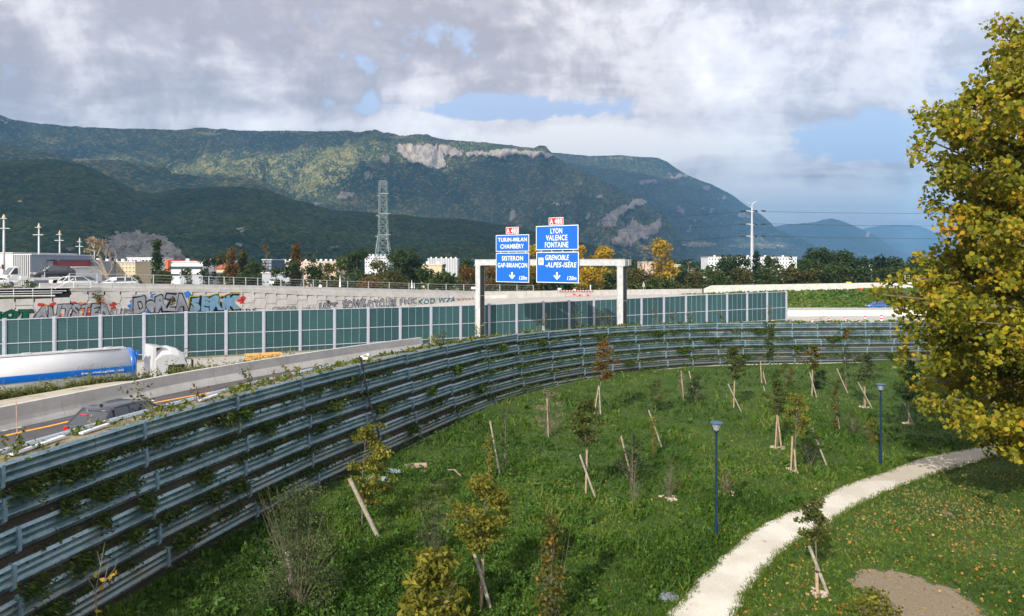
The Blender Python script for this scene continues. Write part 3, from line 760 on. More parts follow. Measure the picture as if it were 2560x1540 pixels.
# ------------------------------------------------------------------ lettering
FONT_CURVES = {}
def text_mesh(body, w=None, h=None, off_=0.0, ext=.004, shear=0.0, mat=None, spc=1.1):
    cu = bpy.data.curves.new('t', 'FONT'); cu.body = body; cu.size = 1; cu.offset = off_; cu.extrude = ext; cu.shear = shear; cu.resolution_u = 3
    cu.align_x = 'LEFT'; cu.space_character = spc
    ob = bpy.data.objects.new('t', cu); COL.objects.link(ob); dg = bpy.context.evaluated_depsgraph_get(); dg.update()
    me = bpy.data.meshes.new_from_object(ob.evaluated_get(dg)); bpy.data.objects.remove(ob); bpy.data.curves.remove(cu)
    n = len(me.vertices); v = np.zeros(n * 3, np.float32); me.vertices.foreach_get('co', v); v = v.reshape(-1, 3)
    lo, hi = v.min(0), v.max(0)
    v[:, 0] -= (lo[0] + hi[0]) / 2; v[:, 0] *= (w / (hi[0] - lo[0])) if w else 1
    v[:, 1] -= lo[1]; v[:, 1] *= (h / (hi[1] - lo[1])) if h else 1
    z = v[:, 2].copy(); v2 = np.stack([v[:, 0], -z, v[:, 1]], 1)      # upright in the x-z plane, facing -y
    me.vertices.foreach_set('co', v2.ravel()); me.materials.clear(); me.materials.append(mat); me.update(); return me

# ------------------------------------------------------------------ gantry and its signs
A_, B_ = Vector((-4.1, 87.5, 0)), Vector((12.24, 76.0, 0)); D_ = (B_ - A_); LB = D_.length; D_.normalize(); N_ = Vector((D_.y, -D_.x, 0))   # N_ towards the camera side
if N_.y > 0: N_ = -N_
GA = math.atan2(D_.y, D_.x)
def gb(px, o_=0.0):
    A = A_ + N_ * o_; k = (px - CX) / F; t = (k * A.y - A.x) / (D_.x - k * D_.y); return t, A + D_ * t
M_gal2 = concrete('gantry_steel', (0.40, 0.41, 0.42), (0.54, 0.55, 0.555), 2.0, .5, (.22, .22, .22), .5)
M_gdark = plain('dark_steel_web', (0.045, 0.047, 0.040), .6, .2, var=.15)
gan = thing('sign_gantry', 'galvanised steel portal gantry carrying the two blue direction sign groups', 'gantry', tuple(A_), GA)
ZT = 11.62
m = MB(); m.box((LB / 2, 0, ZT - .36), (LB + 1.1, .72, .72)); m.box((LB / 2, -.37, ZT - .02), (LB + 1.1, .08, .06)); m.box((LB / 2, -.37, ZT - .70), (LB + 1.1, .08, .06)); m.obj('beam', M_gal2, gan)
for x, lab in ((0, 'l'), (LB, 'r')):
    m = MB(); h = ZT - .75 - .6
    m.mi = 0; m.box((x - .33, 0, .6 + h / 2), (.07, 1.0, h)); m.box((x + .33, 0, .6 + h / 2), (.07, 1.0, h)); m.box((x, -.42, .6 + h / 2), (.60, .07, h))
    m.box((x, .42, .6 + h / 2), (.60, .07, h))
    m.mi = 1; m.box((x + .372, 0, .6 + h / 2), (.03, .84, h - .1))
    for zz_ in (3.2, 7.0): m.mi = 0; m.box((x + .39, 0, zz_), (.03, .86, .06))
    m.mi = 0; m.box((x, 0, ZT - .74), (1.15, 1.0, .09)); m.box((x, 0, .7), (1.2, 1.2, .3))
    m.obj('column', [M_gal2, M_gdark], gan)
    m = MB(); m.box((x + (.95 if x else -.35), 0, ZT - .36), (.06, .66, .66)); m.obj('end_plate', M_gal2, gan)
def enamel(name, col, emit=0):
    return plain(name, col, .35, 0, var=.05, scale=1.5, spec=.5)
M_blue = enamel('sign_blue', (0.003, 0.115, 0.62)); M_swhite = plain('sign_white', (0.80, 0.81, 0.82), .4, var=.03); M_red = enamel('sign_red', (0.50, 0.02, 0.035)); M_back = M_zinc
M_ink = plain('sign_black', (.015, .015, .02), .5)
SO = .62
def zat(px, py): t, p = gb(px, SO); return CZ - (py - HY) / F * p.y
def sign(name, label, cat, x0, x1, yt0, yt1, yb0, yb1, mat, lines=(), border=.09, extras=None, group=None, backrails=True):
    t0, p0 = gb(x0, SO); t1, p1 = gb(x1, SO); zt = (zat(x0, yt0) + zat(x1, yt1)) / 2; zb = (zat(x0, yb0) + zat(x1, yb1)) / 2
    w, h = t1 - t0, zt - zb; c = (p0 + p1) / 2; c.z = zb
    s_ = thing(name, label, cat, tuple(c), GA, group)
    m = MB(); m.box((0, .02, h / 2), (w, .04, h)); m.obj('border', M_swhite, s_)
    m = MB(); m.box((0, .012, h / 2), (w - 2 * border, .04, h - 2 * border)); m.obj('face', mat, s_)
    if backrails:
        m = MB()
        for f in (.2, .8): m.box((0, .09, h * f), (w * .96, .08, .08))
        m.obj('back_rail', M_zinc, s_)
    def loc(px, py): t, p = gb(px, SO); return (t - (t0 + t1) / 2, CZ - (py - HY) / F * p.y - zb)
    for (body, xa, xb, ya, yb, sh) in lines:                 # zoomed photo box of each line
        la, lb_ = loc(xa, yb), loc(xb, yb); lt = loc((xa + xb) / 2, ya); lo = loc((xa + xb) / 2, yb)
        me = text_mesh(body, lb_[0] - la[0], lt[1] - lo[1], .014, .005, sh, M_swhite)
        o = link('lettering', me, s_); o.location = ((la[0] + lb_[0]) / 2, -.016, lo[1]); o['label'] = 'white lettering ' + body
    if extras: extras(s_, loc)
    return s_
def z3(x, y): return 1180 + .2157 * x, 520 + .2157 * y
def L3(body, xa, xb, ya, yb, sh=0.0): a = z3(xa, ya); b = z3(xb, yb); return (body, a[0], b[0], a[1], b[1], sh)
def arrow(x, ya, yb):
    def f(s_, loc):
        a = loc(*z3(x, ya)); b = loc(*z3(x, yb)); h = a[1] - b[1]; c = a[0]; z = b[1]
        m = MB(); w = h * .19
        pts = [(-w * .72, h), (w * .72, h), (w * .72, h * .42), (h * .50, h * .66), (h * .50, h * .50), (0, 0), (-h * .50, h * .50), (-h * .50, h * .66), (-w * .72, h * .42)]
        me_p = [(c + q[0], z + q[1]) for q in pts]
        # split into convex pieces
        def C(ix): return [me_p[i] for i in ix]
        for ix in ((0, 1, 2, 8), (8, 2, 5), (2, 3, 4, 5), (8, 5, 6, 7)): m.prism(C(ix), -.014, -.006)
        m.obj('arrow', M_swhite, s_, fix=True)
    return f
def plane_icon(s_, loc):
    a = loc(*z3(772, 577)); b = loc(*z3(829, 660)); m = MB(); w, h = b[0] - a[0], a[1] - b[1]
    m.box(((a[0] + b[0]) / 2, -.012, (a[1] + b[1]) / 2), (w, .012, h)); m.obj('airport_panel', M_swhite, s_)
    m = MB(); c = Vector(((a[0] + b[0]) / 2, -.022, (a[1] + b[1]) / 2)); rr = Matrix.Rotation(R(45), 3, 'Y')
    def bar(cx, cz, dx, dz, extra=0): m.box(c + rr @ Vector((cx, 0, cz)), (dx, .01, dz), rot=rr @ Matrix.Rotation(extra, 3, 'Y'))
    bar(0, 0, w * .09, w * .98); bar(w * .2, -.02, w * .45, w * .1, R(25)); bar(-w * .2, -.02, w * .45, w * .1, R(-25)); bar(w * .1, -w * .38, w * .2, w * .07, R(25)); bar(-w * .1, -w * .38, w * .2, w * .07, R(-25))
    m.obj('airport_symbol', M_ink, s_)
z = z3
sign('direction_sign', 'smaller blue sign reading TURIN-MILAN CHAMBÉRY at upper left of gantry', 'road sign', z(277, 0)[0], z(661, 0)[0], 589.4, 584.4, 629.8, 627.6, M_blue,
     [L3('TURIN-MILAN', 303, 637, 343, 390), L3('CHAMBÉRY', 330, 602, 405, 470)], .07)
def ex1(s_, loc): arrow(464, 745, 825)(s_, loc)
sign('direction_sign', 'lower left blue sign reading SISTERON GAP-BRIANÇON with down arrow', 'road sign', z(278, 0)[0], z(661, 0)[0], 632.8, 631.4, 704.9, 706.4, M_blue,
     [L3('SISTERON', 347, 592, 556, 610), L3('GAP-BRIANÇON', 300, 640, 636, 702), L3('120m', 547, 640, 787, 833, .25)], .07, ex1)
sign('direction_sign', 'large upper right blue sign reading LYON VALENCE FONTAINE', 'road sign', z(742, 0)[0], z(1232, 0)[0], 566.6, 560.4, 626.0, 623.3, M_blue,
     [L3('LYON', 911, 1046, 233, 296), L3('VALENCE', 858, 1106, 312, 376), L3('FONTAINE', 846, 1118, 393, 458)], .08)
def ex2(s_, loc): arrow(985, 745, 833)(s_, loc); plane_icon(s_, loc)
sign('direction_sign', 'largest blue sign reading GRENOBLE -ALPES-ISÈRE with airport symbol and down arrow', 'road sign', z(746, 0)[0], z(1236, 0)[0], 630.5, 628.5, 706.0, 708.2, M_blue,
     [L3('GRENOBLE', 850, 1126, 544, 604, .22), L3('-ALPES-ISÈRE', 850, 1214, 614, 688, .22), L3('120m', 1103, 1212, 789, 836, .25)], .08, ex2)
sign('route_plate', 'small red A 480 plate above the TURIN-MILAN sign', 'road sign', z(393, 0)[0], z(541, 0)[0], 568.2, 567.2, 584.6, 584.2, M_red, [L3('A 480', 402, 532, 233, 292)], .05, backrails=False)
sign('route_plate', 'small red A 480 plate above the LYON VALENCE sign', 'road sign', z(890, 0)[0], z(1058, 0)[0], 544.6, 542.6, 561.8, 561.2, M_red, [L3('A 480', 902, 1044, 122, 184)], .05, backrails=False)
m = MB()
for px in (1250, 1270, 1290, 1312, 1352, 1378, 1405, 1432):
    t, p = gb(px, SO); top = zat(px, 546 + (0 if px > 1330 else 24)) if px in (1270, 1290, 1378, 1405) else zat(px, 566 if px > 1330 else 590)
    m.box((t, -.46, (top + 9.2) / 2), (.09, .14, top - 9.2))
m.obj('sign_upright', M_zinc, gan)
# ------------------------------------------------------------------ mountains
def sub(ps, s): return [(s[0] + s[2] * x, s[1] + s[2] * y) for x, y in ps]
S1z, S2z = (0, 280, .519), (1200, 280, .551)
def forest_mat(name, a, b_, autumn, cell, rock=(0.42, 0.40, 0.37), meadow=(0.16, 0.17, 0.07), bstr=1.0):  # meadow: grassland colour; on the plateau also growth with sunlight painted in
    m, T = new_mat(name)
    g = T.n('ShaderNodeNewGeometry').outputs['Position']
    rk = T.n('ShaderNodeAttribute', attribute_name='rock').outputs['Fac']; md = T.n('ShaderNodeAttribute', attribute_name='meadow').outputs['Fac']
    vo = T.n('ShaderNodeTexVoronoi', {'Vector': g, 'Scale': 1 / cell}); n1 = T.noise(g, 1 / (cell * 22), 7, .6); n2 = T.noise(g, 1 / (cell * 3.5), 6, .7)
    c = T.mix(T.rng(n1, .35, .65), a, b_)
    tv = T.n('ShaderNodeSeparateColor', {0: vo.outputs[1]}).outputs[0]
    c = T.mix(T.math('MULTIPLY', T.rng(T.math('ADD', tv, T.math('MULTIPLY', n1, .6)), .85, 1.35), .65), c, autumn)
    c = T.mix(T.math('MULTIPLY', T.rng(n2, .45, .7), .5), c, [x * .6 for x in a])
    rn = T.noise(T.n('ShaderNodeMapping', {0: g, 3: (1, 1, .35)}).outputs[0], 1 / (cell * 3), 8, .72)
    rc = T.mix(T.rng(rn, .35, .65), [x * .52 for x in rock], rock); rc = T.mix(T.math('MULTIPLY', T.rng(n1, .5, .65), .4), rc, (rock[0] * 1.05, rock[1] * .88, rock[2] * .68))
    k = T.rng(T.math('ADD', rk, T.math('MULTIPLY', T.math('SUBTRACT', n2, .5), .9)), .40, .56)
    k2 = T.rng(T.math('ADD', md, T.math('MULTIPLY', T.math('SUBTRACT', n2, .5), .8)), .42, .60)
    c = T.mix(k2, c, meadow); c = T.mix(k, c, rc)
    h = T.mix(k, T.math('MULTIPLY', T.math('SUBTRACT', 1.0, vo.outputs[0]), 1.0), T.math('MULTIPLY', rn, 2.2))
    b = T.n('ShaderNodeBsdfPrincipled', {'Base Color': c, 'Roughness': .95, 'Specular IOR Level': .1, 'Normal': bump(T, h, bstr, cell * 1.3)})
    finish(T, b.outputs[0]); return m
LIT = []
def soft(px, py, shapes):
    """union of soft ellipses / polygons in photo space sampled at surface points -> 0..1"""
    r = np.zeros_like(px)
    for s in shapes:
        if s[0] == 'e': r = np.maximum(r, np.exp(-(((px - s[1]) / s[3]) ** 2 + ((py - s[2]) / s[4]) ** 2)) * (s[5] if len(s) > 5 else 1))
        else: r = np.maximum(r, inpoly(px, py, s[1]) * (s[2] if len(s) > 2 else 1.0))
    return r
def mountain(name, ridge, D, near, foot, step, rows, mat, seed, rough_, canopy, rocks=(), meadow_sun_areas=(), lit=(), pw=1.3, back=1.2, gully=0.0, sunlit=False):
    ridge = sorted(ridge); rx, ry = [p[0] for p in ridge], [p[1] for p in ridge]
    px = np.arange(rx[0], rx[-1] + step, step); n = len(px)
    Dp = np.interp(px, [p[0] for p in D], [p[1] for p in D]) if isinstance(D, list) else np.full(n, float(D))
    Np = np.interp(px, [p[0] for p in near], [p[1] for p in near]) if isinstance(near, list) else np.full(n, float(near))
    yr = np.interp(px, rx, ry)
    k = (px - CX) / F
    zr_ = CZ - (yr - HY) / F * Dp
    zr_ = zr_ + (fbm(px * .02, px * 0, seed, 5, seed) - .5) * Dp * rough_ * .35 + (fbm(px * .25, px * 0, seed, 3, seed + 3) - .5) * Dp * rough_ * .10
    t = np.linspace(0, 1, rows)[:, None]
    yf = HY + 14.0 * F / Np
    ang = ((HY - yf) / F)[None, :] + ((zr_ - CZ) / Dp - (HY - yf) / F)[None, :] * t            # elevation tangent of each row
    dep = Np[None, :] + (Dp - Np)[None, :] * t ** pw
    XX = k[None, :] * dep; YY = dep + 0 * XX
    # relief: rows pushed towards / away from the viewer so slopes catch light differently
    w = np.sin(np.pi * np.clip(t, 0, 1)) ** .5
    L = float(np.mean(Dp)) * .16
    g1 = fbm(XX / L, YY / L, seed, 5, seed, .55) - .5; g2 = 1 - np.abs(2 * fbm(XX / (L * .35) + g1 * 2, YY / (L * .9), seed, 4, seed + 9) - 1)
    zz_ = CZ + ang * dep
    amp = np.mean(zr_ - 0) * .30
    zz_ = zz_ + w * amp * (g1 * 1.6 - gully * (g2 - .75))
    if canopy:
        c_ = canopy
        bumps = np.abs(vnoise(XX / c_, YY / c_, zz_ / c_, seed + 20) - .5) * 2
        zz_ = zz_ + (1 - bumps ** 1.2) * c_ * .8 * np.clip(w + .3, 0, 1)
    tb = np.array([.03, .12, .4])[:, None] * back
    Xb = k[None, :] * (Dp[None, :] * (1 + tb * .35)); Yb = Dp[None, :] * (1 + tb * .35) + 0 * Xb
    Zb = zr_[None, :] - tb * zr_[None, :] * .8
    A = np.concatenate([np.stack([XX, YY, zz_], -1), np.stack([Xb, Yb, Zb], -1)], 0)
    P_px = CX + F * A[..., 0] / A[..., 1]; P_py = HY - F * (A[..., 2] - CZ) / A[..., 1]
    wx_ = (fbm(P_px * .05, P_py * .05, 1, 4, seed + 40) - .5) * 26; wy_ = (fbm(P_px * .06, P_py * .09, 2, 4, seed + 44) - .5) * 22
    rk = soft(P_px + wx_, P_py + wy_, rocks) * np.clip(.35 + 1.25 * fbm(P_px * .16 + P_py * .05, P_py * .07, 3, 4, seed + 48), 0, 1.1); md = soft(P_px + wx_, P_py + wy_ * .4, meadow_sun_areas)
    rk = np.clip(rk, 0, 1)
    if rocks:                                                                     # cliffs stand steeper than the wooded slope round them
        rid = (1 - np.abs(2 * fbm(A[..., 0] / (L * .05), A[..., 2] / (L * .22), seed, 4, seed + 31) - 1))
        A[..., 1] -= rk * (rid - .55) * L * .16
    rtot = A.shape[0]; idx = np.arange(rtot * n).reshape(rtot, n)
    f = np.stack([idx[:-1, :-1], idx[:-1, 1:], idx[1:, 1:], idx[1:, :-1]], -1).reshape(-1, 4)
    o = link(name, npmesh(name, A.reshape(-1, 3), f, mat, canopy == 0, {'rock': rk, 'meadow': md})); o['kind'] = 'structure'  # 'meadow' also marks the plateau growth with sunlight painted into its colour
    if not sunlit:
        wob = (fbm(P_px * .012, P_py * .03, 3, 4, 77) - .5) * 60
        l = soft(P_px + wob, P_py + wob * .35, lit) > .5
        LIT.append((A.reshape(-1, 3), l.ravel()))
    return o
FA, FB, FC = (0.012, 0.036, 0.014), (0.036, 0.068, 0.022), (0.085, 0.085, 0.022)
M_f1 = forest_mat('near_forest', FA, FB, (0.11, 0.12, 0.035), 9.0, (.50, .47, .43), bstr=1.0)
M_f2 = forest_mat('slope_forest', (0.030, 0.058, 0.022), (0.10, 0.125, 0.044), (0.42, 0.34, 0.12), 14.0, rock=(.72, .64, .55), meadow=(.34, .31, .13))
M_f3 = forest_mat('far_forest', (0.028, 0.050, 0.024), (0.080, 0.10, 0.040), (0.26, 0.22, 0.09), 26.0, rock=(.60, .53, .46), meadow=(.24, .22, .11))
M_f4 = forest_mat('distant_slope', (0.06, 0.085, 0.05), (0.12, 0.13, 0.08), (0.16, 0.14, 0.09), 40.0)
P_ = 'p'
r1 = sub([(-260, 250), (-100, 236), (0, 238), (130, 232), (250, 228), (400, 258), (500, 300), (590, 350), (660, 385), (740, 398), (850, 378), (1000, 362), (1150, 362), (1300, 384), (1400, 420), (1500, 448), (1600, 478), (1800, 496), (2060, 514), (2300, 530), (2467, 552), (2700, 600), (2900, 660), (3000, 700)], S1z)
quarry = [('p', [(270, 590), (311, 578), (384, 584), (415, 591), (441, 617), (467, 643), (480, 652), (455, 655), (300, 655), (275, 640)]), ('e', 180, 620, 16, 10, .8), ('e', 600, 612, 8, 8, .8), ('e', 1190, 648, 18, 7, .8), ('e', 835, 620, 14, 5, .7), ('e', 610, 574, 16, 6, .6)]
mountain('front_hill', r1, [(-200, 1500), (400, 1650), (700, 1700), (1300, 2000), (1600, 2100)], [(-200, 700), (1500, 900)], 662, 2.6, 120, M_f1, 11, .004, 9.0, quarry, (), [('e', 1020, 548, 95, 8), ('e', 880, 528, 70, 7)], 1.2, gully=.55)
r2 = sub([(-300, 150), (0, 165), (100, 168), (200, 192), (330, 222), (450, 232), (600, 236), (700, 258), (780, 262), (850, 300), (1000, 318), (1200, 320), (1290, 348), (1360, 398), (1440, 440), (1500, 470), (1650, 500)], S1z)
mountain('middle_hill', r2, [(-200, 2900), (850, 2900)], 1900, 610, 3.2, 60, M_f2, 23, .004, 16.0, [('e', 218, 397, 14, 3, .7)], [('e', 215, 398, 40, 5), ('e', 430, 425, 12, 5)], [('e', 60, 368, 95, 16), ('e', 330, 402, 110, 14), ('e', 480, 432, 60, 8), ('e', 300, 428, 60, 9)], 1.2, gully=.4)
r3 = sub([(-300, -20), (-120, 0), (0, 14), (60, 38), (200, 60), (400, 76), (600, 82), (850, 88), (950, 80), (1150, 92), (1400, 93), (1600, 95), (1800, 100), (1900, 114), (2000, 130), (2200, 138), (2350, 150), (2467, 164)], S1z) + sub([(160, 157), (300, 168), (335, 200), (400, 238), (550, 312), (700, 378), (770, 425), (815, 475), (830, 520), (850, 565), (900, 640), (960, 690)], S2z)
cl = [('p', sub([(1905, 168), (1980, 155), (2100, 160), (2125, 200), (2170, 265), (2100, 273), (2020, 258), (1955, 228)], S1z)), ('p', sub([(2112, 168), (2170, 172), (2222, 190), (2215, 214), (2120, 208)], S1z)), ('p', sub([(2240, 200), (2330, 188), (2467, 185), (2467, 216), (2340, 214), (2245, 214)], S1z)),
      ('p', sub([(-5, 172), (60, 182), (120, 165), (200, 172), (300, 178), (332, 192), (330, 208), (200, 206), (0, 202)], S2z)), ('e', 962, 400, 16, 10, .9), ('e', 925, 440, 20, 16, .62), ('e', 868, 490, 30, 10, .95), ('e', 905, 455, 10, 12, .6), ('e', 1145, 447, 18, 5, .7),
      ('p', sub([(555, 485), (600, 450), (690, 400), (745, 392), (762, 405), (740, 425), (680, 432), (625, 485), (585, 522), (560, 520)], S2z)), ('p', sub([(600, 575), (640, 535), (695, 490), (720, 510), (755, 520), (822, 480), (826, 520), (790, 560), (740, 575), (700, 600), (645, 622), (610, 610)], S2z)),
      ('e', 1283, 540, 18, 20, .62), ('e', 1400, 510, 30, 8, .8), ('e', 1350, 523, 14, 6, .8), ('e', 1450, 462, 10, 4, .8), ('e', 1497, 490, 14, 6, .8), ('e', 1465, 545, 26, 14, .62), ('e', 1500, 560, 30, 16, .55), ('e', 800, 508, 26, 4, .8)]
md3_sun = [('p', sub([(880, 262), (1080, 212), (1400, 200), (1700, 160), (1760, 235), (1650, 330), (1450, 410), (1300, 350), (1000, 310)], S1z), .47), ('e', 1000, 342, 40, 5), ('e', 520, 333, 60, 5, .8), ('e', 1190, 355, 30, 4, .8), ('e', 290, 352, 22, 2, .9), ('e', 730, 328, 30, 3, .7)]  # first polygon: yellowish growth with sunlight painted into its colour; ellipses are open grassland
lit3 = [('p', sub([(300, 205), (620, 228), (840, 262), (900, 245), (1080, 205), (1300, 190), (1700, 150), (1860, 160), (1760, 235), (1700, 330), (1560, 400), (1450, 430), (1620, 458), (1850, 475), (2060, 512), (1850, 500), (1500, 455), (1380, 400), (1200, 330), (850, 300), (600, 260)], S1z)), ('e', 330, 430, 230, 26), ('e', 700, 420, 200, 40),
        ('p', sub([(1880, 150), (2200, 155), (2467, 178), (2467, 222), (2200, 225), (2200, 290), (2080, 290), (1900, 230)], S1z)), ('e', 1290, 380, 110, 16), ('e', 520, 350, 90, 6), ('e', 100, 352, 60, 8), ('e', 1030, 538, 100, 7), ('e', 1690, 600, 20, 10)]
mountain('plateau_mountain', r3, [(-200, 4300), (900, 4700), (1400, 5000), (1750, 5200)], [(-200, 3100), (1700, 3000)], 632, 3.0, 120, M_f2, 31, .0048, 18.0, cl, md3_sun, lit3, 1.05, gully=1.0)
r4 = sub([(250, 200), (330, 184), (500, 200), (650, 200), (740, 206), (800, 209), (850, 228), (900, 262), (950, 292), (1050, 330), (1130, 370), (1200, 420), (1260, 460), (1300, 492), (1340, 530), (1400, 575), (1470, 612), (1600, 650), (1750, 680)], S2z)
cl4 = [('e', 1610, 452, 40, 8, .75), ('e', 1690, 442, 40, 9, .75), ('e', 1760, 470, 40, 9, .6), ('e', 1805, 497, 20, 10, .62), ('e', 1765, 522, 42, 8, .62), ('e', 1700, 522, 26, 14, .56), ('e', 1850, 540, 22, 8, .8), ('e', 1868, 545, 12, 6, .7), ('e', 1735, 548, 10, 4, .8), ('e', 1722, 573, 8, 14, .6)]
md4 = [('e', 1745, 612, 60, 6, .9), ('e', 1740, 606, 16, 3), ('e', 1900, 614, 110, 9, .8), ('e', 1560, 395, 60, 5, .9), ('e', 1850, 600, 40, 5, .8)]
lit4 = [('p', sub([(250, 170), (820, 195), (960, 300), (1060, 345), (900, 330), (800, 290), (600, 262), (420, 245), (340, 215)], S2z)), ('e', 1915, 612, 70, 7)]
mountain('cliff_mountain', r4, [(1300, 7200), (2100, 8200)], 5000, 634, 3.0, 90, M_f3, 43, .006, 30.0, cl4, md4, lit4, 1.1, gully=.9)
r5 = sub([(1200, 560), (1340, 518), (1400, 508), (1450, 503), (1520, 500), (1560, 489), (1600, 483), (1650, 496), (1720, 526), (1780, 556), (1850, 600), (1900, 632), (1960, 655), (2100, 690)], S2z)
mountain('blue_mountain', r5, 11500, 8600, 645, 3.5, 60, M_f3, 57, .008, 0, [('e', 2165, 585, 8, 14, .6), ('e', 2140, 610, 14, 8, .5)], [('e', 2130, 640, 30, 8)], [('p', sub([(1640, 470), (1800, 540), (2000, 640), (1960, 670), (1850, 640), (1760, 580), (1660, 510)], S2z)), ('e', 2180, 640, 30, 10)], 1.1, gully=.9)
r6 = sub([(1500, 620), (1650, 560), (1750, 526), (1820, 514), (1900, 511), (1985, 516), (2030, 530), (2100, 572), (2200, 618), (2400, 650), (2700, 660), (2900, 690)], S2z)
mountain('distant_mountain', r6, 15500, 12500, 650, 4.0, 40, M_f4, 61, .003, 0, [('e', 2230, 570, 60, 4, .6), ('e', 2280, 588, 60, 5, .6)], [('e', 2250, 600, 120, 10, .6)], (), 1.1, gully=.7, sunlit=True)

# ------------------------------------------------------------------ unseen cloud slab, added and shaped to shade the mountains
ALT = 4800.0; CELL = 85.0; hd = SUN_DIR.normalized() / math.tan(SUN_EL)
xs_, ys_, ls_ = [], [], []
for V_, l in LIT:
    h = ALT - V_[:, 2]; xs_.append(V_[:, 0] + hd.x * h); ys_.append(V_[:, 1] + hd.y * h); ls_.append(l)
x_, y_, l_ = map(np.concatenate, (xs_, ys_, ls_))
x0c, y0c = x_.min() - 12 * CELL, y_.min() - 12 * CELL
nxc, nyc = int((x_.max() - x0c) / CELL) + 12, int((y_.max() - y0c) / CELL) + 12
ix, iy = ((x_ - x0c) / CELL).astype(int), ((y_ - y0c) / CELL).astype(int)
dark_c, lit_c = np.zeros((nyc, nxc)), np.zeros((nyc, nxc))
np.add.at(dark_c, (iy[~l_], ix[~l_]), 1); np.add.at(lit_c, (iy[l_], ix[l_]), 1)
def blur(a, it):
    for _ in range(it):
        a = np.pad(a, 1, mode='edge'); a = (a[1:-1, 1:-1] * 4 + a[:-2, 1:-1] * 2 + a[2:, 1:-1] * 2 + a[1:-1, :-2] * 2 + a[1:-1, 2:] * 2 + a[:-2, :-2] + a[2:, 2:] + a[:-2, 2:] + a[2:, :-2]) / 16
    return a
cover_c = (blur((dark_c > 0) * 1.0, 6) > .12) * 1.0
hole = blur(((lit_c > 0) & (lit_c >= dark_c * .5)) * 1.0, 1)  # openings cut where sun patches are wanted on the slopes
gxx, gyy = np.meshgrid(np.arange(nxc), np.arange(nyc))
mm = blur(cover_c, 2) - hole * 1.5 + (fbm(gxx * .35, gyy * .35, 0, 4, 91) - .5) * .35
on = mm > .42
th = 40 + 110 * np.clip(blur(on * 1.0, 4) * 1.0, 0, 1) ** 1.5 * (.6 + .8 * fbm(gxx * .25, gyy * .25, 1, 4, 17))
V_, Fc_, vid = [], [], {}
def cv(i, j, top):
    key = (i, j, top)
    if key not in vid:
        vid[key] = len(V_); full = all(0 <= a < nyc and 0 <= b < nxc and on[a, b] for a in (i - 1, i) for b in (j - 1, j))
        t_ = th[min(max(i, 0), nyc - 1), min(max(j, 0), nxc - 1)] if full else 20
        V_.append((x0c + (j + (.3 * math.sin(i * 7.1 + j * 3.3))) * CELL, y0c + (i + .3 * math.cos(i * 2.7 + j * 5.9)) * CELL, ALT + (t_ if top else -t_ * .12)))
    return vid[key]
for i, j in zip(*np.nonzero(on)):
    for top in (0, 1):
        q4 = [cv(i, j, top), cv(i, j + 1, top), cv(i + 1, j + 1, top), cv(i + 1, j, top)]; Fc_.append(q4 if top else q4[::-1])
    for (di, dj, e) in ((-1, 0, ((i, j), (i, j + 1))), (1, 0, ((i + 1, j + 1), (i + 1, j))), (0, -1, ((i + 1, j), (i, j))), (0, 1, ((i, j + 1), (i + 1, j + 1)))):
        a, b = i + di, j + dj
        if not (0 <= a < nyc and 0 <= b < nxc and on[a, b]):
            p, q_ = e; Fc_.append([cv(*p, 0), cv(*q_, 0), cv(*q_, 1), cv(*p, 1)])
mc, T = new_mat('cloud'); dfz = T.n('ShaderNodeBsdfDiffuse', {0: (.85, .86, .9, 1)}); tlz = T.n('ShaderNodeBsdfTranslucent', {0: (.95, .95, .97, 1)})  # material of the added, unseen shade slab only
finish(T, T.n('ShaderNodeMixShader', {0: .6, 1: dfz.outputs[0], 2: tlz.outputs[0]}).outputs[0])
o = link('cloud', npmesh('cloud', V_, Fc_, mc, True)); o['kind'] = 'structure'  # added above the view, only for the shade it casts

# ------------------------------------------------------------------ air
hz = MB(); HZT = 1460.0
hz.box((1500, 8600, (HZT - 1.7) / 2), (30000, 18400, HZT + 1.7))
mh = bpy.data.materials.new('haze'); mh.use_nodes = True; mh.node_tree.nodes.clear(); T = NT(mh.node_tree)
pv = T.n('ShaderNodeVolumePrincipled', {'Color': (0.24, 0.57, 1.0, 1), 'Density': 1.1e-4, 'Anisotropy': 0.0})
ho = T.n('ShaderNodeOutputMaterial'); T.t.links.new(pv.outputs[0], ho.inputs['Volume'])
o = hz.obj('haze', mh); o['kind'] = 'stuff'
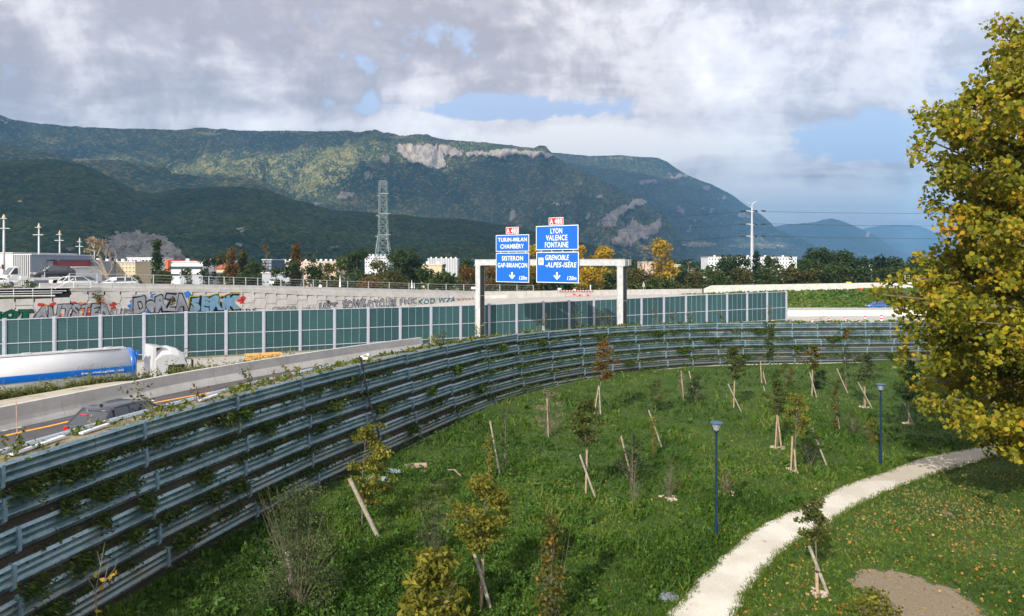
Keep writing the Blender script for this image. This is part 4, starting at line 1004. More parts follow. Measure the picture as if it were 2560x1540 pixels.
# ------------------------------------------------------------------ trees
LM = {
 'green': leafmat('dark_green_leaves', [(0, (.014, .030, .008)), (.5, (.030, .058, .014)), (1, (.065, .095, .022))]),
 'mid': leafmat('mid_green_leaves', [(0, (.022, .040, .010)), (.5, (.050, .078, .016)), (1, (.105, .125, .026))]),
 'olive': leafmat('olive_leaves', [(0, (.035, .040, .012)), (.5, (.080, .082, .018)), (1, (.15, .13, .025))]),
 'rust': leafmat('rust_leaves', [(0, (.05, .035, .012)), (.5, (.13, .075, .018)), (1, (.22, .12, .025))]),
 'yellow': leafmat('yellow_leaves', [(0, (.14, .09, .012)), (.5, (.36, .23, .018)), (1, (.55, .38, .03))]),
 'grey': leafmat('grey_green_leaves', [(0, (.025, .042, .015)), (.5, (.062, .088, .030)), (1, (.14, .165, .070))]),
 'conifer': leafmat('conifer_needles', [(0, (.008, .020, .012)), (.5, (.018, .036, .020)), (1, (.034, .058, .030))]),
 'bare': leafmat('bare_twigs', [(0, (.13, .10, .07)), (.5, (.25, .19, .13)), (1, (.38, .30, .21))], .1),
 'plane': leafmat('plane_leaves', [(0, (.065, .080, .008)), (.3, (.15, .165, .013)), (.55, (.28, .26, .018)), (.8, (.42, .33, .022)), (1, (.48, .27, .026))], .4),
 'sap_y': leafmat('yellowing_leaves', [(0, (.065, .080, .010)), (.5, (.155, .160, .022)), (1, (.34, .29, .04))], .4),
 'sap_g': leafmat('young_green_leaves', [(0, (.035, .055, .012)), (.5, (.075, .100, .020)), (1, (.15, .16, .035))], .35),
 'sap_o': leafmat('mottled_leaves', [(0, (.040, .060, .012)), (.5, (.095, .105, .020)), (.85, (.17, .13, .022)), (1, (.40, .20, .02))], .4),
 'sap_r': leafmat('red_brown_leaves', [(0, (.07, .045, .015)), (.5, (.15, .085, .022)), (1, (.25, .14, .03))], .35),
 'ivy': leafmat('ledge_foliage', [(0, (.016, .038, .008)), (.45, (.042, .080, .012)), (.8, (.11, .14, .02)), (1, (.22, .21, .04))], .3),
}
M_bark = plain('grey_bark', (.16, .135, .11), .9, var=.3, scale=5, bstr=.5, bdist=.03)
M_barkp = plain('pale_bark', (.23, .19, .145), .9, var=.25, scale=4)
M_stake = plain('weathered_stake', (.36, .27, .18), .85, var=.25, scale=8, dirt=((.22, .18, .14), .5))
M_stakeg = plain('grey_stake', (.33, .29, .24), .85, var=.3, scale=8, dirt=((.20, .17, .14), .5))
M_tie = plain('rubber_tie', (.03, .03, .03), .7)

def crown_mesh(name, lumps, leaf, matn, dens, bias=0.0, shell=.45, aspect=1.6, flat=.25, clip=None, zt=None):
    """lumps: (x,y,z,r) in local metres"""
    prt = []
    for (x, y, z, r) in lumps:
        rr = r if hasattr(r, '__len__') else (r, r, r * .8)
        n = max(6, int(dens * (rr[0] * rr[1] + rr[0] * rr[2]) / 2 / leaf ** 2))
        p = inball(n, (x, y, z), rr, shell)
        p += (rng.normal(size=(n, 3)) * leaf * .4)
        t = np.clip(rng.normal(.5 + bias, .22, n) + rng.normal(0, .12), 0, 1)
        prt.append(leaves(p, rng.uniform(.7, 1.3, n) * leaf, t, flat, aspect))
    v, f, t = merge(prt)
    return npmesh(name, v, f, LM[matn] if isinstance(matn, str) else matn, False, {'tint': t})
def trunk_mb(h, r, lumps, nb=5, lean=(0, 0)):
    m = MB(); top = Vector((lean[0], lean[1], h))
    pts = [Vector((0, 0, -.3)), Vector((lean[0] * .3 + rng.normal() * r, lean[1] * .3, h * .35)), Vector((lean[0] * .7, lean[1] * .7 + rng.normal() * r, h * .7)), top]
    m.tube(pts, [r * 1.15, r * .9, r * .6, r * .2], 7)
    for L in random.sample(list(lumps), min(nb, len(lumps))):
        st = pts[1].lerp(pts[2], random.random()); e = Vector(L[:3]); mid = st.lerp(e, .5) + Vector((0, 0, (e - st).length * .12))
        m.tube([st, mid, e], [r * .38, r * .25, r * .08], 5)
    return m
def treeline(label, px, ty, w, d, pal, cat='tree', shape='round', name='broadleaf_tree', dens=2.4, base=None, group=None, leaf=None):
    z1 = CZ - (ty - HY) / F * d; R_ = w / 2 / F * d; b = P(px, HY, d); zb = -.6 if base is None else base
    h = z1 - zb; t = thing(name, label, cat, (b.x, b.y, zb), 0, group)
    L = []; zlo = max(.15 * h, CZ - (722 - HY) / F * d - zb)
    if shape == 'round':
        k = 12 + int(R_ * 1.6)
        L.append((0, 0, h - R_ * .5, R_ * .58))
        for _ in range(k):
            ff = rng.uniform(0, .9); zz = zlo + ff * (h - zlo); env = R_ * (math.cos(ff * 1.35) ** .38); a = rng.uniform(0, 6.28); q = env * rng.uniform(.25, .8)
            L.append((q * math.cos(a), q * math.sin(a), zz, R_ * rng.uniform(.26, .5)))
    elif shape == 'tall':
        for _ in range(26):
            f = rng.uniform(.12, .95); q = R_ * (1 - f) ** .4 * rng.uniform(0, .5); a = rng.uniform(0, 6.28); L.append((q * math.cos(a), q * math.sin(a), zlo + f * (h - zlo), (R_ * .62 * (1.2 - f * .6), R_ * .6, h * .07)))
    elif shape == 'cone':
        for k in range(11):
            f = .12 + .83 * k / 10; rr = R_ * (1.02 - f)
            for a in np.arange(0, 6.28, 1.57 if k < 8 else 3.2): L.append((rr * .5 * math.cos(a + k), rr * .5 * math.sin(a + k), f * h - rr * .1, (rr * .55 + .2, rr * .55 + .2, h * .035)))
    elif shape == 'sparse':
        for _ in range(12):
            zz = rng.uniform(.35, .95) * h; a = rng.uniform(0, 6.28); q = R_ * rng.uniform(.1, .85) * (1.15 - zz / h * .5); L.append((q * math.cos(a), q * math.sin(a), zz, R_ * rng.uniform(.18, .32)))
    leaf = leaf or max(.3, d * .0023)
    link('crown', crown_mesh('crown', L, leaf, pal, dens if shape != 'sparse' else dens * .8, shell=.3), t)
    link('trunk', trunk_mb(h * .85, max(.12, R_ * .06), L, 6).mesh('trunk', M_bark if pal != 'bare' else M_barkp), t)
    return t
TL = [
 ('small rounded green bush tree left of the poplar', 340, 690, 44, 150, 'mid', 'round'), ('dark slender poplar left of the white office with orange edge', 392, 600, 40, 175, 'green', 'tall'),
 ('yellow-green bushy tree at the foot of the poplar', 408, 674, 62, 150, 'mid', 'round'), ('dark conifer-like tree covering right end of white office', 516, 640, 56, 170, 'conifer', 'round'),
 ('olive tree with broad crown above the white office roof', 545, 634, 60, 210, 'olive', 'round'), ('tall rust and olive tree right of small red-roofed house', 578, 622, 50, 190, 'rust', 'tall'),
 ('tall loose olive-green tree leaning over the red-roofed house', 606, 628, 44, 195, 'olive', 'tall'), ('round dark green tree left of the dark blue building', 636, 650, 62, 170, 'green', 'round'),
 ('low dark bush between the grey sheds', 610, 690, 80, 155, 'green', 'round'), ('sparse bronze tree standing over the dark blue building', 667, 606, 56, 200, 'rust', 'sparse'),
 ('orange-tipped tall tree before the pinkish apartment row', 741, 602, 44, 180, 'rust', 'tall'), ('dark green tree below the orange-tipped tall tree', 728, 650, 60, 165, 'green', 'round'),
 ('grey-green airy tree before the pinkish apartment row', 782, 616, 62, 185, 'grey', 'sparse'), ('low green tree under the airy grey-green tree', 785, 660, 62, 165, 'green', 'round'),
 ('yellow-green broad bush right of pinkish apartments', 825, 655, 62, 160, 'olive', 'round'), ('yellowing round tree beside the taller dark tree by pylon', 855, 640, 56, 170, 'mid', 'round'),
 ('large dark green tree left of the lattice pylon', 893, 622, 84, 190, 'green', 'round'), ('orange-brown low bush near white closed parasol', 925, 694, 70, 152, 'rust', 'round'),
 ('olive tree directly in front of the lattice pylon', 948, 652, 60, 165, 'olive', 'round'), ('dark green tree before middle of the long white office', 462, 668, 40, 158, 'mid', 'round'), ('dull green tree hiding gap between grey shed and blue office', 690, 668, 44, 160, 'mid', 'round'), ('small olive tree before the red-roofed house', 560, 682, 44, 156, 'olive', 'round'),
 ('largest dark green tree right of the lattice pylon', 995, 622, 90, 185, 'green', 'round'),
 ('dark green tree joined right of the largest tree', 1036, 634, 62, 190, 'green', 'round'), ('olive brown bush under the largest dark tree', 985, 680, 80, 150, 'olive', 'round'),
 ('low dark tree left of the cream flat-roofed house', 1066, 674, 60, 160, 'green', 'round'), ('small blue-green conifer beside the cream flat-roofed house', 1110, 660, 34, 175, 'conifer', 'cone'),
 ('low green tree below the cream flat-roofed house', 1105, 684, 80, 155, 'mid', 'round'), ('round green tree right of grey high-rise', 1163, 644, 40, 230, 'green', 'round'),
 ('orange-olive tree left of the gantry column', 1168, 668, 66, 160, 'rust', 'round'), ('amber tree just right of the left gantry column', 1228, 662, 52, 160, 'rust', 'round'),
 ('dark green bush below the left sign group', 1268, 690, 80, 155, 'green', 'round'), ('bright yellow tree between the two sign groups', 1335, 613, 58, 180, 'yellow', 'round'),
 ('olive tree under the right sign group', 1330, 672, 76, 158, 'olive', 'round'), ('dark low tree behind lower right blue sign', 1395, 684, 90, 158, 'green', 'round'),
 ('bright yellow tree directly right of the large signs', 1448, 613, 56, 185, 'yellow', 'round'), ('broad golden tree above right end of gantry beam', 1508, 614, 82, 180, 'yellow', 'round'),
 ('golden lower tree under the gantry beam', 1480, 668, 76, 160, 'yellow', 'round'), ('dark green tree below golden tree near gantry', 1530, 682, 66, 154, 'green', 'round'),
 ('dark green tree just right of the right gantry column', 1570, 645, 50, 220, 'green', 'round'), ('olive bush before the bare brown tree', 1588, 672, 66, 158, 'olive', 'round'),
 ('bare brown tree leaning beside the big yellow tree', 1610, 594, 54, 168, 'bare', 'sparse'), ('big yellow tree standing alone right of the gantry', 1656, 597, 86, 165, 'yellow', 'round'),
 ('low green hedge tree under the big yellow tree', 1640, 702, 100, 150, 'mid', 'round'), ('dull brown tree right of the big yellow tree', 1722, 648, 44, 175, 'bare', 'sparse'),
 ('dark tree between brown tree and white slab block', 1700, 664, 60, 180, 'green', 'round'), ('olive front tree left of white slab block', 1738, 678, 62, 155, 'olive', 'round'),
 ('mid green front tree below white slab block', 1788, 676, 66, 155, 'mid', 'round'), ('dark round tree covering middle of white slab block', 1817, 635, 72, 190, 'green', 'round'),
 ('dark twin-topped tree left of the steel pole pylon', 1851, 634, 60, 192, 'green', 'round'), ('olive front tree at the foot of steel pole pylon', 1856, 674, 74, 154, 'olive', 'round'),
 ('pointed dark tree behind the steel pole pylon', 1892, 628, 34, 200, 'conifer', 'tall'), ('dark green tree right of the steel pole pylon', 1930, 638, 60, 195, 'green', 'round'),
 ('mid green front tree right of the steel pole pylon', 1918, 668, 66, 155, 'mid', 'round'), ('dark layered conifer before right end of slab block', 1978, 640, 50, 175, 'conifer', 'cone'),
 ('brownish front tree below layered conifer', 1970, 672, 64, 154, 'olive', 'round'), ('tallest dark green tree in right treeline', 2044, 613, 104, 185, 'green', 'round'),
 ('olive front tree under the tallest treeline tree', 2024, 674, 70, 154, 'olive', 'round'), ('broad dark tree next right of tallest treeline tree', 2104, 624, 96, 188, 'green', 'round'),
 ('mid green front tree below the broad dark tree', 2088, 664, 84, 155, 'mid', 'round'), ('dark green tree left of far right treeline dip', 2156, 640, 66, 195, 'green', 'round'),
 ('green front tree near yellow marker board', 2146, 670, 70, 155, 'green', 'round'), ('dark bluish tree close to plane tree edge', 2196, 637, 62, 190, 'conifer', 'round'),
 ('mid dark tree left of white notice board', 2236, 638, 70, 192, 'green', 'round'), ('low front tree beside white notice board', 2222, 672, 74, 156, 'mid', 'round'),
 ('dark tree partly behind plane tree leaves', 2290, 640, 80, 190, 'green', 'round'), ('front tree partly behind plane tree leaves', 2300, 672, 90, 156, 'green', 'round'),
 ('dark tree seen through plane tree crown', 2380, 636, 90, 190, 'green', 'round'), ('green tree seen through plane tree crown near right edge', 2470, 640, 90, 185, 'mid', 'round'),
]
for (lab, px, ty, w, d, pal, shp) in TL:
    dd = max(d, dR(px) + 20 + (0 if px < 1500 else 8)) if px > 1200 else d
    if px > 1200 and d > 170: dd += 18
    nm = {'cone': 'conifer_tree', 'tall': 'slender_tree'}.get(shp, 'broadleaf_tree') if pal != 'bare' else 'bare_tree'
    treeline(lab, px, ty, w, dd, pal, 'tree', shp, nm, group='trees beyond the motorway', dens=6.5)
# undergrowth closing the foot of the treeline
prt = []
for px in np.arange(640, 2700, 5.5):
    d = dR(px) + 14 + (8 if px > 1500 else 0) + rng.uniform(0, 10); c = P(px, HY, d); hh = rng.uniform(2.0, 4.2) + (2.2 if px > 1150 else .5)
    n = 60; p = inball(n, (c.x, c.y, hh * .45), (2.4, 2.2, hh * .6), .3); prt.append(leaves(p, rng.uniform(.35, .7, n), np.clip(rng.normal(.4 + .25 * math.sin(px * .02), .2, n), 0, 1), .2))
v, f, t = merge(prt); o = link('undergrowth', npmesh('undergrowth', v, f, LM['mid'], False, {'tint': t})); tag(o, 'tangled green and brown undergrowth along foot of treeline', 'undergrowth', kind='stuff')
# wooded valley floor running back to the hills
prt = []
for px in np.arange(-200, 2700, 13):
    for d in (290, 420, 640, 900):
        c = P(px + rng.uniform(-8, 8), HY, d * rng.uniform(.9, 1.15)); hh = rng.uniform(9, 14) * (1 if d < 700 else 1.2) * (.62 if px < 1200 and d < 500 else 1)
        n = 42; p = inball(n, (c.x, c.y, hh * .45), (d * .011, d * .012, hh * .5), .3); prt.append(leaves(p, rng.uniform(.8, 1.5, n) * d * .0035, np.clip(rng.normal(.4, .2, n) + .2 * math.sin(px * .05 + d), 0, 1), .2))
v, f, t = merge(prt); o = link('valley_woods', npmesh('valley_woods', v, f, LM['green'], False, {'tint': t})); tag(o, 'dark wooded belt of far-off trees between town and hills', 'woods', kind='stuff')

# dead tree with broken bare boughs on the left
t = thing('dead_tree', 'bare dead tree with pale splayed branches behind parapet on the left', 'tree', tuple(P(278, HY, 118) - Vector((0, 0, 7))))
L = []
m = MB(); b0 = Vector((0, 0, 0)); S = 118 / F
def dpt(px, py): return Vector(((px - 278) * S, rng.normal() * .3, CZ - (py - HY) * S - t.location.z))
m.tube([dpt(279, 712), dpt(268, 690), dpt(252, 662), dpt(240, 620), dpt(230, 592)], [.42, .34, .26, .16, .06], 7)
for br in (((268, 690), (250, 678), (225, 668)), ((270, 692), (285, 670), (276, 640), (268, 610)), ((255, 668), (235, 650), (222, 628)), ((246, 640), (256, 612), (262, 596)), ((240, 622), (226, 608), (222, 596)), ((276, 650), (270, 632), (272, 618)), ((266, 684), (236, 676), (216, 682)), ((272, 696), (262, 684), (240, 684)), ((279, 660), (290, 640), (286, 622)), ((243, 630), (232, 626), (212, 622))):
    m.tube([dpt(*q_) for q_ in br], [.2, .12, .05][-len(br):] if len(br) == 3 else [.2, .14, .09, .04], 5)
m.obj('trunk', M_barkp, t)
for q_ in ((226, 600, 14), (238, 604, 14), (252, 608, 14), (264, 612, 12), (246, 622, 13), (222, 618, 11), (268, 632, 9), (212, 626, 8)):
    c = dpt(q_[0], q_[1]); L.append((c.x, c.y, c.z, q_[2] * S * .9))
link('twigs', crown_mesh('twigs', L, .13, 'bare', 2.2, shell=.1, aspect=5), t)

# ------------------------------------------------------------------ buildings
M_glass = plain('window_glass', (.035, .06, .09), .15, .0, var=.2, spec=.8)
def BM(n_, c, **k): return plain(n_, c, .7, var=.06, scale=.4, dirt=([x * .7 for x in c], .25), **k)
M_b = {'cream': BM('cream_render', (.56, .47, .30)), 'white': BM('white_cladding', (.68, .70, .72)), 'grey': BM('grey_cladding', (.38, .41, .46)), 'pink': BM('pinkish_render', (.60, .43, .31)), 'red': BM('dark_red_cladding', (.26, .06, .055)),
       'orange': BM('orange_panel', (.75, .13, .03)), 'navy': BM('navy_cladding', (.05, .085, .16)), 'roof': BM('red_tile', (.42, .13, .07)), 'pale': BM('pale_cladding', (.60, .60, .60)), 'slate': BM('slate_cladding', (.24, .29, .36))}
def bld(name, label, x0, x1, yt, d, mat, dep=14, rows=0, cols=0, ww=.5, wh=.5, yb=None, roof=None, bands=(), chim=0, skew=0.0, glass=True, ribs=0):
    zt = CZ - (yt - HY) / F * d; xl, xr = (x0 - CX) / F * d, (x1 - CX) / F * d; w = xr - xl; zb = -.6
    t = thing(name, label, 'building', ((xl + xr) / 2, d, zb), skew); h = zt - zb
    m = MB(); m.box((0, dep / 2, h / 2), (w, dep, h)); m.obj('wall', M_b[mat], t)
    m = MB(); m.box((0, dep / 2, h + .12), (w + .5, dep + .5, .28)); rf = m.obj('roof', M_b['pale'] if roof is None else M_b[roof], t)
    if roof == 'roof':
        m = MB(); m.prism([(-w / 2 - .4, 0), (w / 2 + .4, 0), (0, w * .32)], -.4, dep + .4, Matrix.Translation((0, 0, h + .26))); rf2 = m.obj('pitched_roof', M_b['roof'], t, fix=True)
    for k in range(chim):
        m = MB(); m.box(((k + .5) / chim * w - w / 2 + rng.uniform(-.1, .1) * w / chim, dep * .4, h + .6), (.9, .8, 1.0)); m.obj('chimney', M_b['white'], rf)
    if rows:
        hv = h if yb is None else zt - (CZ - (yb - HY) / F * d); me = None
        cw_, ch_ = w / cols, hv / rows
        m = MB(); m.box((0, -.03, 0), (cw_ * ww, .1, ch_ * wh)); me = m.mesh('window', M_glass); m = MB()
        for sx in (-1, 1): m.box((sx * cw_ * ww * .5, -.06, 0), (.09, .14, ch_ * wh + .1))
        for sz in (-1, 1): m.box((0, -.06, sz * ch_ * wh * .5), (cw_ * ww, .14, .09))
        fr_ = m.mesh('frame', M_b['white'])
        for r in range(rows):
            for c in range(cols):
                if skip_win(c, r): continue
                o = link('window', me, t); o.location = ((c + .5) * cw_ - w / 2, 0, h - (r + .52) * ch_)
                link('frame', fr_, o)
    for (ya, yb_, mt) in bands:
        za, zb2 = CZ - (ya - HY) / F * d + .6, CZ - (yb_ - HY) / F * d + .6; m = MB(); m.box((0, -.05, (za + zb2) / 2), (w * .97 if mt != 'white' else w + .2, .12, za - zb2)); m.obj('band' if mt != 'glass' else 'window_band', M_glass if mt == 'glass' else M_b[mt], t)
    for k in range(ribs):
        m = MB(); m.box(((k + .5) / ribs * w - w / 2, -.15, h / 2), (w / ribs * .34, .4, h)); m.obj('pilaster', M_b['pale'], t)
    return t
skip_win = lambda c, r: False
bld('warehouse', 'large pale grey corrugated industrial shed at far left edge', -60, 31, 633, 205, 'pale', 30, bands=((640, 652, 'white'),))
bld('warehouse', 'blue-grey ribbed industrial shed right of the first tall mast', 31, 78, 637, 203, 'slate', 30, ribs=9)
bld('warehouse', 'low grey shed under a dark overhanging roof', 78, 122, 652, 210, 'grey', 20, roof='navy')
bld('warehouse', 'dark red clad building left of third tall mast', 120, 147, 651, 212, 'red', 20, roof='navy')
bld('shop', 'low building with white roof and dark strip windows behind recovery truck', 122, 178, 670, 160, 'white', 12, bands=((674, 679, 'glass'),))
bld('apartment_block', 'small cream apartment block behind the fourth tall mast', 163, 192, 653, 235, 'cream', 12, 3, 4, .4, .42, 690, chim=3)
bld('apartment_block', 'grey-blue end wall block between the two cream blocks', 192, 236, 654, 228, 'slate', 12, chim=2)
bld('apartment_block', 'long cream apartment block with windows behind dead tree', 240, 338, 655, 240, 'cream', 12, 4, 11, .36, .42, 692, chim=5)
bld('office_building', 'white and glass office left of the poplar', 318, 380, 645, 255, 'white', 16, 3, 7, .75, .5, 690)
bld('office_building', 'long white office with two dark window bands and orange end', 420, 508, 655, 215, 'white', 18, bands=((666, 673, 'glass'), (684.5, 690, 'glass')), chim=2)
bld('office_building', 'narrow orange end block against the long white office', 414, 420, 652, 214, 'orange', 18, roof='orange')
bld('warehouse', 'plain grey shed in front of the long white office', 450, 512, 685, 178, 'grey', 12)
bld('warehouse', 'grey shed with flat roof under the bronze tree', 655, 724, 683, 178, 'grey', 12)
bld('office_building', 'dark blue office with white frame beside bronze tree', 656, 679, 650, 240, 'navy', 14, 4, 3, .5, .4, 683)
bld('house', 'small house with red tiled roof among trees', 541, 575, 673, 200, 'cream', 8, roof='roof')
bld('apartment_block', 'white block rising behind olive tree left of red-roofed house', 510, 562, 649, 262, 'white', 12, 3, 6, .5, .4, 690)
bld('apartment_block', 'long pinkish apartment row with rooftop stacks', 696, 852, 654, 300, 'pink', 14, 4, 22, .36, .42, 690, chim=12)
bld('apartment_block', 'white rooftop block visible at foot of lattice pylon', 912, 972, 641, 330, 'white', 14, 3, 9, .5, .4, 670, chim=6)
bld('house', 'cream flat-roofed house right of the largest dark tree', 1052, 1104, 662, 230, 'cream', 12, chim=2)
bld('apartment_block', 'pale grey high-rise with vertical ribs left of the gantry', 1069, 1144, 647, 420, 'grey', 14, 5, 12, .5, .4, 680, ribs=12, chim=6)
bld('house', 'pink house behind the big yellow tree', 1606, 1640, 656, 260, 'pink', 10, 2, 4, .4, .4, 680)
bld('house', 'second pink house right of the big yellow tree', 1676, 1700, 663, 262, 'pink', 10)
bld('apartment_block', 'long white slab block behind right treeline', 1770, 1992, 643, 380, 'white', 14, 5, 30, .4, .42, 690, chim=5)
bld('house', 'small white house peeping through right treeline', 2150, 2180, 662, 330, 'white', 10)
# far villages on the slopes
m = MB()
for (cx, cy_, sx, sy, n, d) in ((1740, 611, 60, 6, 70, 4950), (1900, 618, 110, 8, 90, 4800), (1715, 632, 16, 6, 16, 2980), (2230, 590, 100, 10, 40, 12300), (216, 397, 12, 2, 6, 1850), (430, 427, 14, 3, 5, 1850), (20, 302, 40, 3, 14, 4150), (715, 329, 40, 2, 12, 4150)):
    pass
# buildings of the far villages stand on the visible slopes: rays from random points above drop onto them
bpy.context.view_layer.update(); dg = bpy.context.evaluated_depsgraph_get()
vm = MB()
for (cx, cy_, sx, sy, n, s_) in ((1745, 611, 45, 5, 46, 1.0), (1905, 617, 75, 6, 60, 1.0), (1570, 378, 20, 6, 4, .8), (218, 397, 12, 3, 6, .5), (434, 430, 14, 3, 6, .6), (22, 302, 36, 5, 12, .7), (715, 331, 40, 3, 12, .7), (50, 503, 14, 2, 3, .5), (600, 573, 5, 2, 2, .5), (830, 621, 18, 2, 6, .5), (520, 333, 40, 4, 6, .7)):
    for _ in range(n):
        px, py = rng.normal(cx, sx * .5), rng.normal(cy_, sy * .5); dv = Vector(((px - CX) / F, 1, -(py - HY) / F)).normalized(); st = Vector((0, 0, CZ)) + dv * 1200
        for _k in range(4):
            ok, loc, nr, ii, ob, _m = scene.ray_cast(dg, st, dv, distance=20000)
            if not ok or ob.name.split('.')[0].endswith(('mountain', 'hill')): break
            st = loc + dv * 2
        if ok and ob.name.split('.')[0].endswith(('mountain', 'hill')):
            w = rng.uniform(10, 22) * s_ * (loc.y / 6000) ** .5; vm.box(loc + Vector((0, 0, w * .2)), (w, w * .7, w * .6), rng.uniform(0, 3))
o = vm.obj('distant_village', M_b['cream']); tag(o, 'tiny pale houses scattered over the far mountain slopes', 'village', kind='stuff')

# ------------------------------------------------------------------ masts and pylons
M_mast = plain('mast_steel', (.48, .50, .52), .5, .2, var=.08)
def mast(label, px, yt, yb, wb, ycross=None, cw=0, ybr=None):
    zt_ = 15.0; H = (HY - yt); d = (zt_ + 8.5 - 11.3) * F / H if H > 0 else 400
    d = min(d, 700); z1 = CZ + H / F * d; x = (px - CX) / F * d; s = d / F
    t = thing('light_mast', label, 'mast', (x, d, -.6), 0, 'tall tapered masts left of the dead tree'); r = wb / 2 * s
    m = MB(); m.tube([(0, 0, 0), (0, 0, (z1 + .6) * .6), (0, 0, z1 + .6 - 9 * s)], [r, r * .85, r * .62], 10); m.obj('pole', M_mast, t, smooth=True)
    m = MB(); zz = z1 + .6; m.tube([(0, 0, zz - 13 * s), (0, 0, zz - 9 * s), (0, 0, zz - 4 * s), (0, 0, zz)], [r * .9, r * 1.2, r * .7, r * .08], 10); m.obj('tip', M_b['cream'], t)
    if ycross:
        zc = CZ - (ycross - HY) * s + .6; m = MB(); m.box((0, -r, zc), (cw * s, .25, 1.6 * s)); m.obj('crossbar', M_mast, t)
        m = MB(); m.box((0, -r, zz - 11.5 * s), (cw * .6 * s, .25, 1.2 * s)); m.obj('crossbar', M_mast, t)
mast('tallest tapered mast with two crossbars nearest the left edge', 9.5, 535, 690, 6.5, 571, 34)
mast('second tapered mast rising behind the round red sign', 97, 557, 680, 5.2, 587, 26)
mast('third tapered mast above the recovery truck cab', 149, 575, 670, 4.2, 601, 22)
mast('fourth tapered mast above the black car on truck', 199, 593, 670, 3.6, 616, 19)
mast('fifth slim mast partly behind the dead tree', 236, 606, 672, 3.0)
mast('sixth slim mast right of the dead tree trunk', 265, 621, 672, 2.6)
mast('shortest slim mast above the cream apartment block', 291.5, 636, 662, 2.2)

M_lat = plain('lattice_steel', (.22, .28, .29), .5, .3, var=.15)
def lattice():
    d = 330.0; s = d / F; x = (958 - CX) * s
    t = thing('lattice_pylon', 'tall grey steel lattice pylon rising behind the treeline', 'pylon', (x, d, -.6))
    def zz(py): return CZ - (py - HY) * s + .6
    lv = [(672, 19), (646, 17.5), (620, 15), (598, 12), (588, 11), (566, 10.5), (545, 10), (533, 9.6), (512, 9.4), (490, 9.2), (474, 9), (462, 9), (452.5, 9)]
    cor = lambda w, k: ((-1, -1), (1, -1), (1, 1), (-1, 1))[k]
    for k in range(4):
        m = MB(); m.tube([(cor(0, k)[0] * w * s, cor(0, k)[1] * w * s, zz(y)) for y, w in lv], .17, 4); m.obj('leg', M_lat, t)
    m = MB()
    for (y0, w0), (y1, w1) in zip(lv[:-1], lv[1:]):
        for k in range(4):
            a, b = cor(0, k), cor(0, (k + 1) % 4)
            A0 = Vector((a[0] * w0 * s, a[1] * w0 * s, zz(y0))); B0 = Vector((b[0] * w0 * s, b[1] * w0 * s, zz(y0))); A1 = Vector((a[0] * w1 * s, a[1] * w1 * s, zz(y1))); B1 = Vector((b[0] * w1 * s, b[1] * w1 * s, zz(y1)))
            m.tube([A0, B1], .13, 4, False); m.tube([B0, A1], .13, 4, False); m.tube([A1, B1], .13, 4, False)
    o = m.obj('bracing', M_lat, t); o['kind'] = 'stuff'
    for y, w in ((535, 16), (587, 18), (485, 14)):
        m = MB(); m.box((w * .35 * s, -10 * s, zz(y)), (w * 1.5 * s, .5, 2.0 * s)); m.tube([(-w * s, -8 * s, zz(y + 4)), (-w * .4 * s, -10 * s, zz(y + 7))], .3, 4); m.obj('crossarm', M_lat, t)
        m = MB(); m.tube([(w * 1.4 * s, 0, zz(y + 1)), (w * 2.5 * s, 0, zz(y + 2))], .22, 5); m.tube([(-2 * s, -10.5 * s, zz(y - 3)), (-2 * s, -10.5 * s, zz(y - 15))], .35, 5); m.obj('insulator', M_dark, t)
lattice()
def pole_pylon():
    d = 240.0; s = d / F; x = (1880 - CX) * s
    t = thing('pole_pylon', 'slender grey steel pole pylon with curved arms behind right treeline', 'pylon', (x, d, -.6))
    def zz(py): return CZ - (py - HY) * s + .6
    m = MB(); m.tube([(0, 0, 0), (0, 0, zz(690)), (0, 0, zz(600)), (0, 0, zz(530)), (0, 0, zz(512))], [5.4 * s, 4.9 * s, 3.6 * s, 1.9 * s, 1.1 * s], 12); m.obj('pole', M_mast, t, smooth=True)
    m = MB(); m.tube([(0, 0, zz(512)), (6 * s, 0, zz(506)), (13 * s, 0, zz(503.5))], .16, 5); m.tube([(0, 0, zz(512)), (-4 * s, 0, zz(508)), (-12 * s, 0, zz(506.5))], .16, 5); m.obj('top_arm', M_mast, t)
    for y in (529, 562, 592):
        for sg_ in (-1, 1):
            m = MB(); m.tube([(0, 0, zz(y + 2)), (sg_ * 6 * s, 0, zz(y - 1.5)), (sg_ * 15 * s, 0, zz(y - 2))], [.3, .22, .12], 5); m.obj('crossarm', M_mast, t)
            m = MB(); m.tube([(sg_ * 16 * s if sg_ < 0 else 3 * s, 0, zz(y - 2)), ((sg_ * 28 if sg_ < 0 else 14) * s, 0, zz(y - 1.5))], .28, 5)
            m.obj('insulator', M_dark, t)
        m = MB(); m.tube([(24 * s, 0, zz(y - 2)), (34 * s, 0, zz(y - 1.5))], .28, 5); m.obj('insulator', M_dark, t)
pole_pylon()
wr = 0
for y0, y1, x1, lab in ((529, 532, 2900, 'top'), (559, 566, 2900, 'middle'), (590, 598, 2900, 'bottom')):
    m = MB(); a, b = P(1908, y0, 240), P(x1, y1 - 18, 420); m.tube([a.lerp(b, k / 8) - Vector((0, 0, 9 * (k / 8) * (1 - k / 8))) for k in range(9)], .06, 4, False)
    a, b = P(1866, y0, 240), P(980, y0 + 25, 330); m.tube([a.lerp(b, k / 8) - Vector((0, 0, 9 * (k / 8) * (1 - k / 8))) for k in range(9)], .05, 4, False)
    tag(m.obj('power_line', M_dark), lab + ' thin power line strung from the pole pylon across the valley', 'power line')
